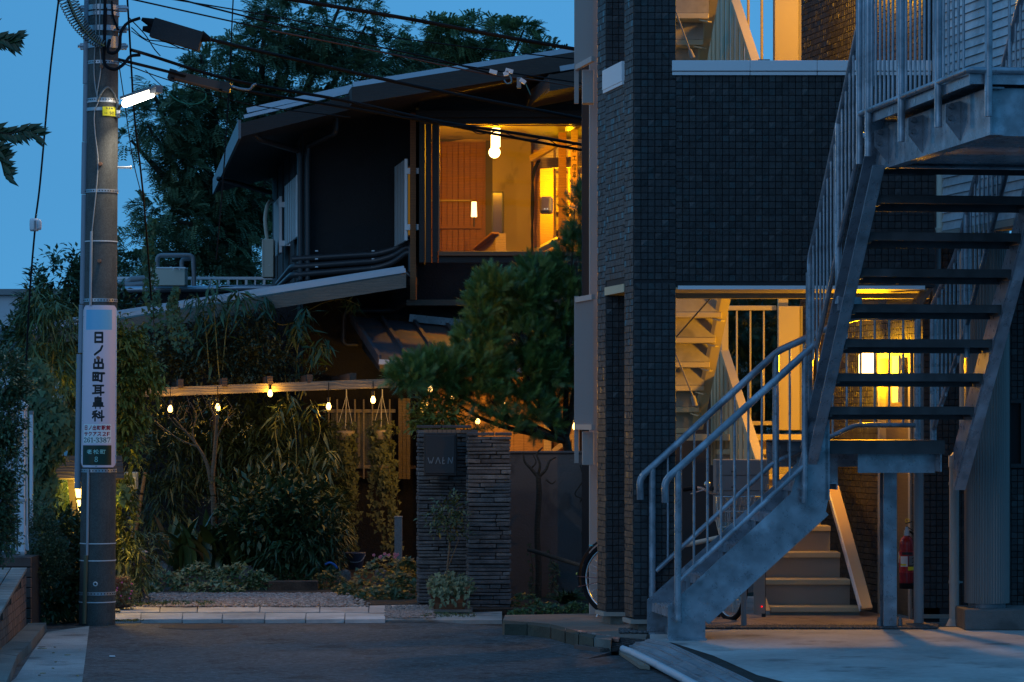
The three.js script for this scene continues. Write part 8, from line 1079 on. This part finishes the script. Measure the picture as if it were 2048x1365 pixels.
  if (opt.basket) { const bx0 = 0.92, wt = [], F0 = (x, y, z) => V(x, y, z); const ringAt = (y, k) => { const a = [F0(bx0, y, -0.15 * k), F0(bx0 + 0.28 * k, y, -0.15 * k), F0(bx0 + 0.28 * k, y, 0.15 * k), F0(bx0, y, 0.15 * k)]; for (let i = 0; i < 4; i++) wt.push(rod(a[i], a[(i + 1) % 4], 0.0035, 0.0035, 5)); return a; }; const top = ringAt(0.95, 1.15), bot = ringAt(0.72, 0.85); ringAt(0.84, 1.0); for (let s = 0; s < 4; s++) for (let i = 0; i < 9; i++) { const k = i / 9; wt.push(rod(bot[s].clone().lerp(bot[(s + 1) % 4], k), top[s].clone().lerp(top[(s + 1) % 4], k), 0.0022, 0.0022, 4)); } for (let i = 1; i < 8; i++) wt.push(rod(bot[0].clone().lerp(bot[1], i / 8), bot[3].clone().lerp(bot[2], i / 8), 0.0022, 0.0022, 4)); add('basket', wt, chrome).userData.kind = 'stuff'; add('front_lamp', lathe([[0, 0], [0.026, 0], [0.032, 0.045], [0, 0.05]], 14).rotateZ(-Math.PI / 2).translate(0.96, 0.68, 0.06), chrome); }
  if (opt.reflector) { add('reflector', rbox(0.012, 0.02, 0.03, Math.cos(2.98) * (R + 0.03), R + Math.sin(2.98) * (R + 0.03) - 0.02, 0.02), mat(0.5, 0.42, 0.08, 0.3)); add('guard_sticker', rbox(0.035, 0.012, 0.03, Math.cos(2.25) * (R + 0.026), R + Math.sin(2.25) * (R + 0.026), 0.012), mat(0.05, 0.4, 0.45, 0.4)); add('guard_stay', [rod(V(0, R, 0.05), V(Math.cos(3.1) * (R + 0.02), R + Math.sin(3.1) * (R + 0.02), 0.03), 0.003, 0.003, 5), rod(V(0, R, 0.05), V(Math.cos(3.35) * (R + 0.02), R + Math.sin(3.35) * (R + 0.02), 0.03), 0.003, 0.003, 5)], mat(0.16, 0.04, 0.04, 0.4)); }
  return t;
}
bicycle('white framed bicycle with wire basket, its rear wheel sticking out left of the tiled pillars', V(fx(1232, 23.1), 0.0, -23.1), -0.5, 0.30, mat(0.62, 0.56, 0.46, 0.4), { reflector: true, basket: true, base: 0.96, steer: -0.7 });
// ------------------------------------------------------------------ every thing gets its origin at its own base
scene.updateMatrixWorld(true);
for (const o of [...scene.children]) {
  if (o.isGroup && o.position.lengthSq() === 0 && o.children.length) { const b = new THREE.Box3().setFromObject(o); const c = V((b.min.x + b.max.x) / 2, b.min.y, (b.min.z + b.max.z) / 2); o.position.copy(c); for (const k of o.children) k.position.sub(c); }
  else if (o.isMesh && !o.isInstancedMesh && o.position.lengthSq() === 0 && o.userData.category) { o.geometry.computeBoundingBox(); const b = o.geometry.boundingBox, c = V((b.min.x + b.max.x) / 2, b.min.y, (b.min.z + b.max.z) / 2); o.geometry.translate(-c.x, -c.y, -c.z); o.position.copy(c); }
}
renderer.render(scene, camera);
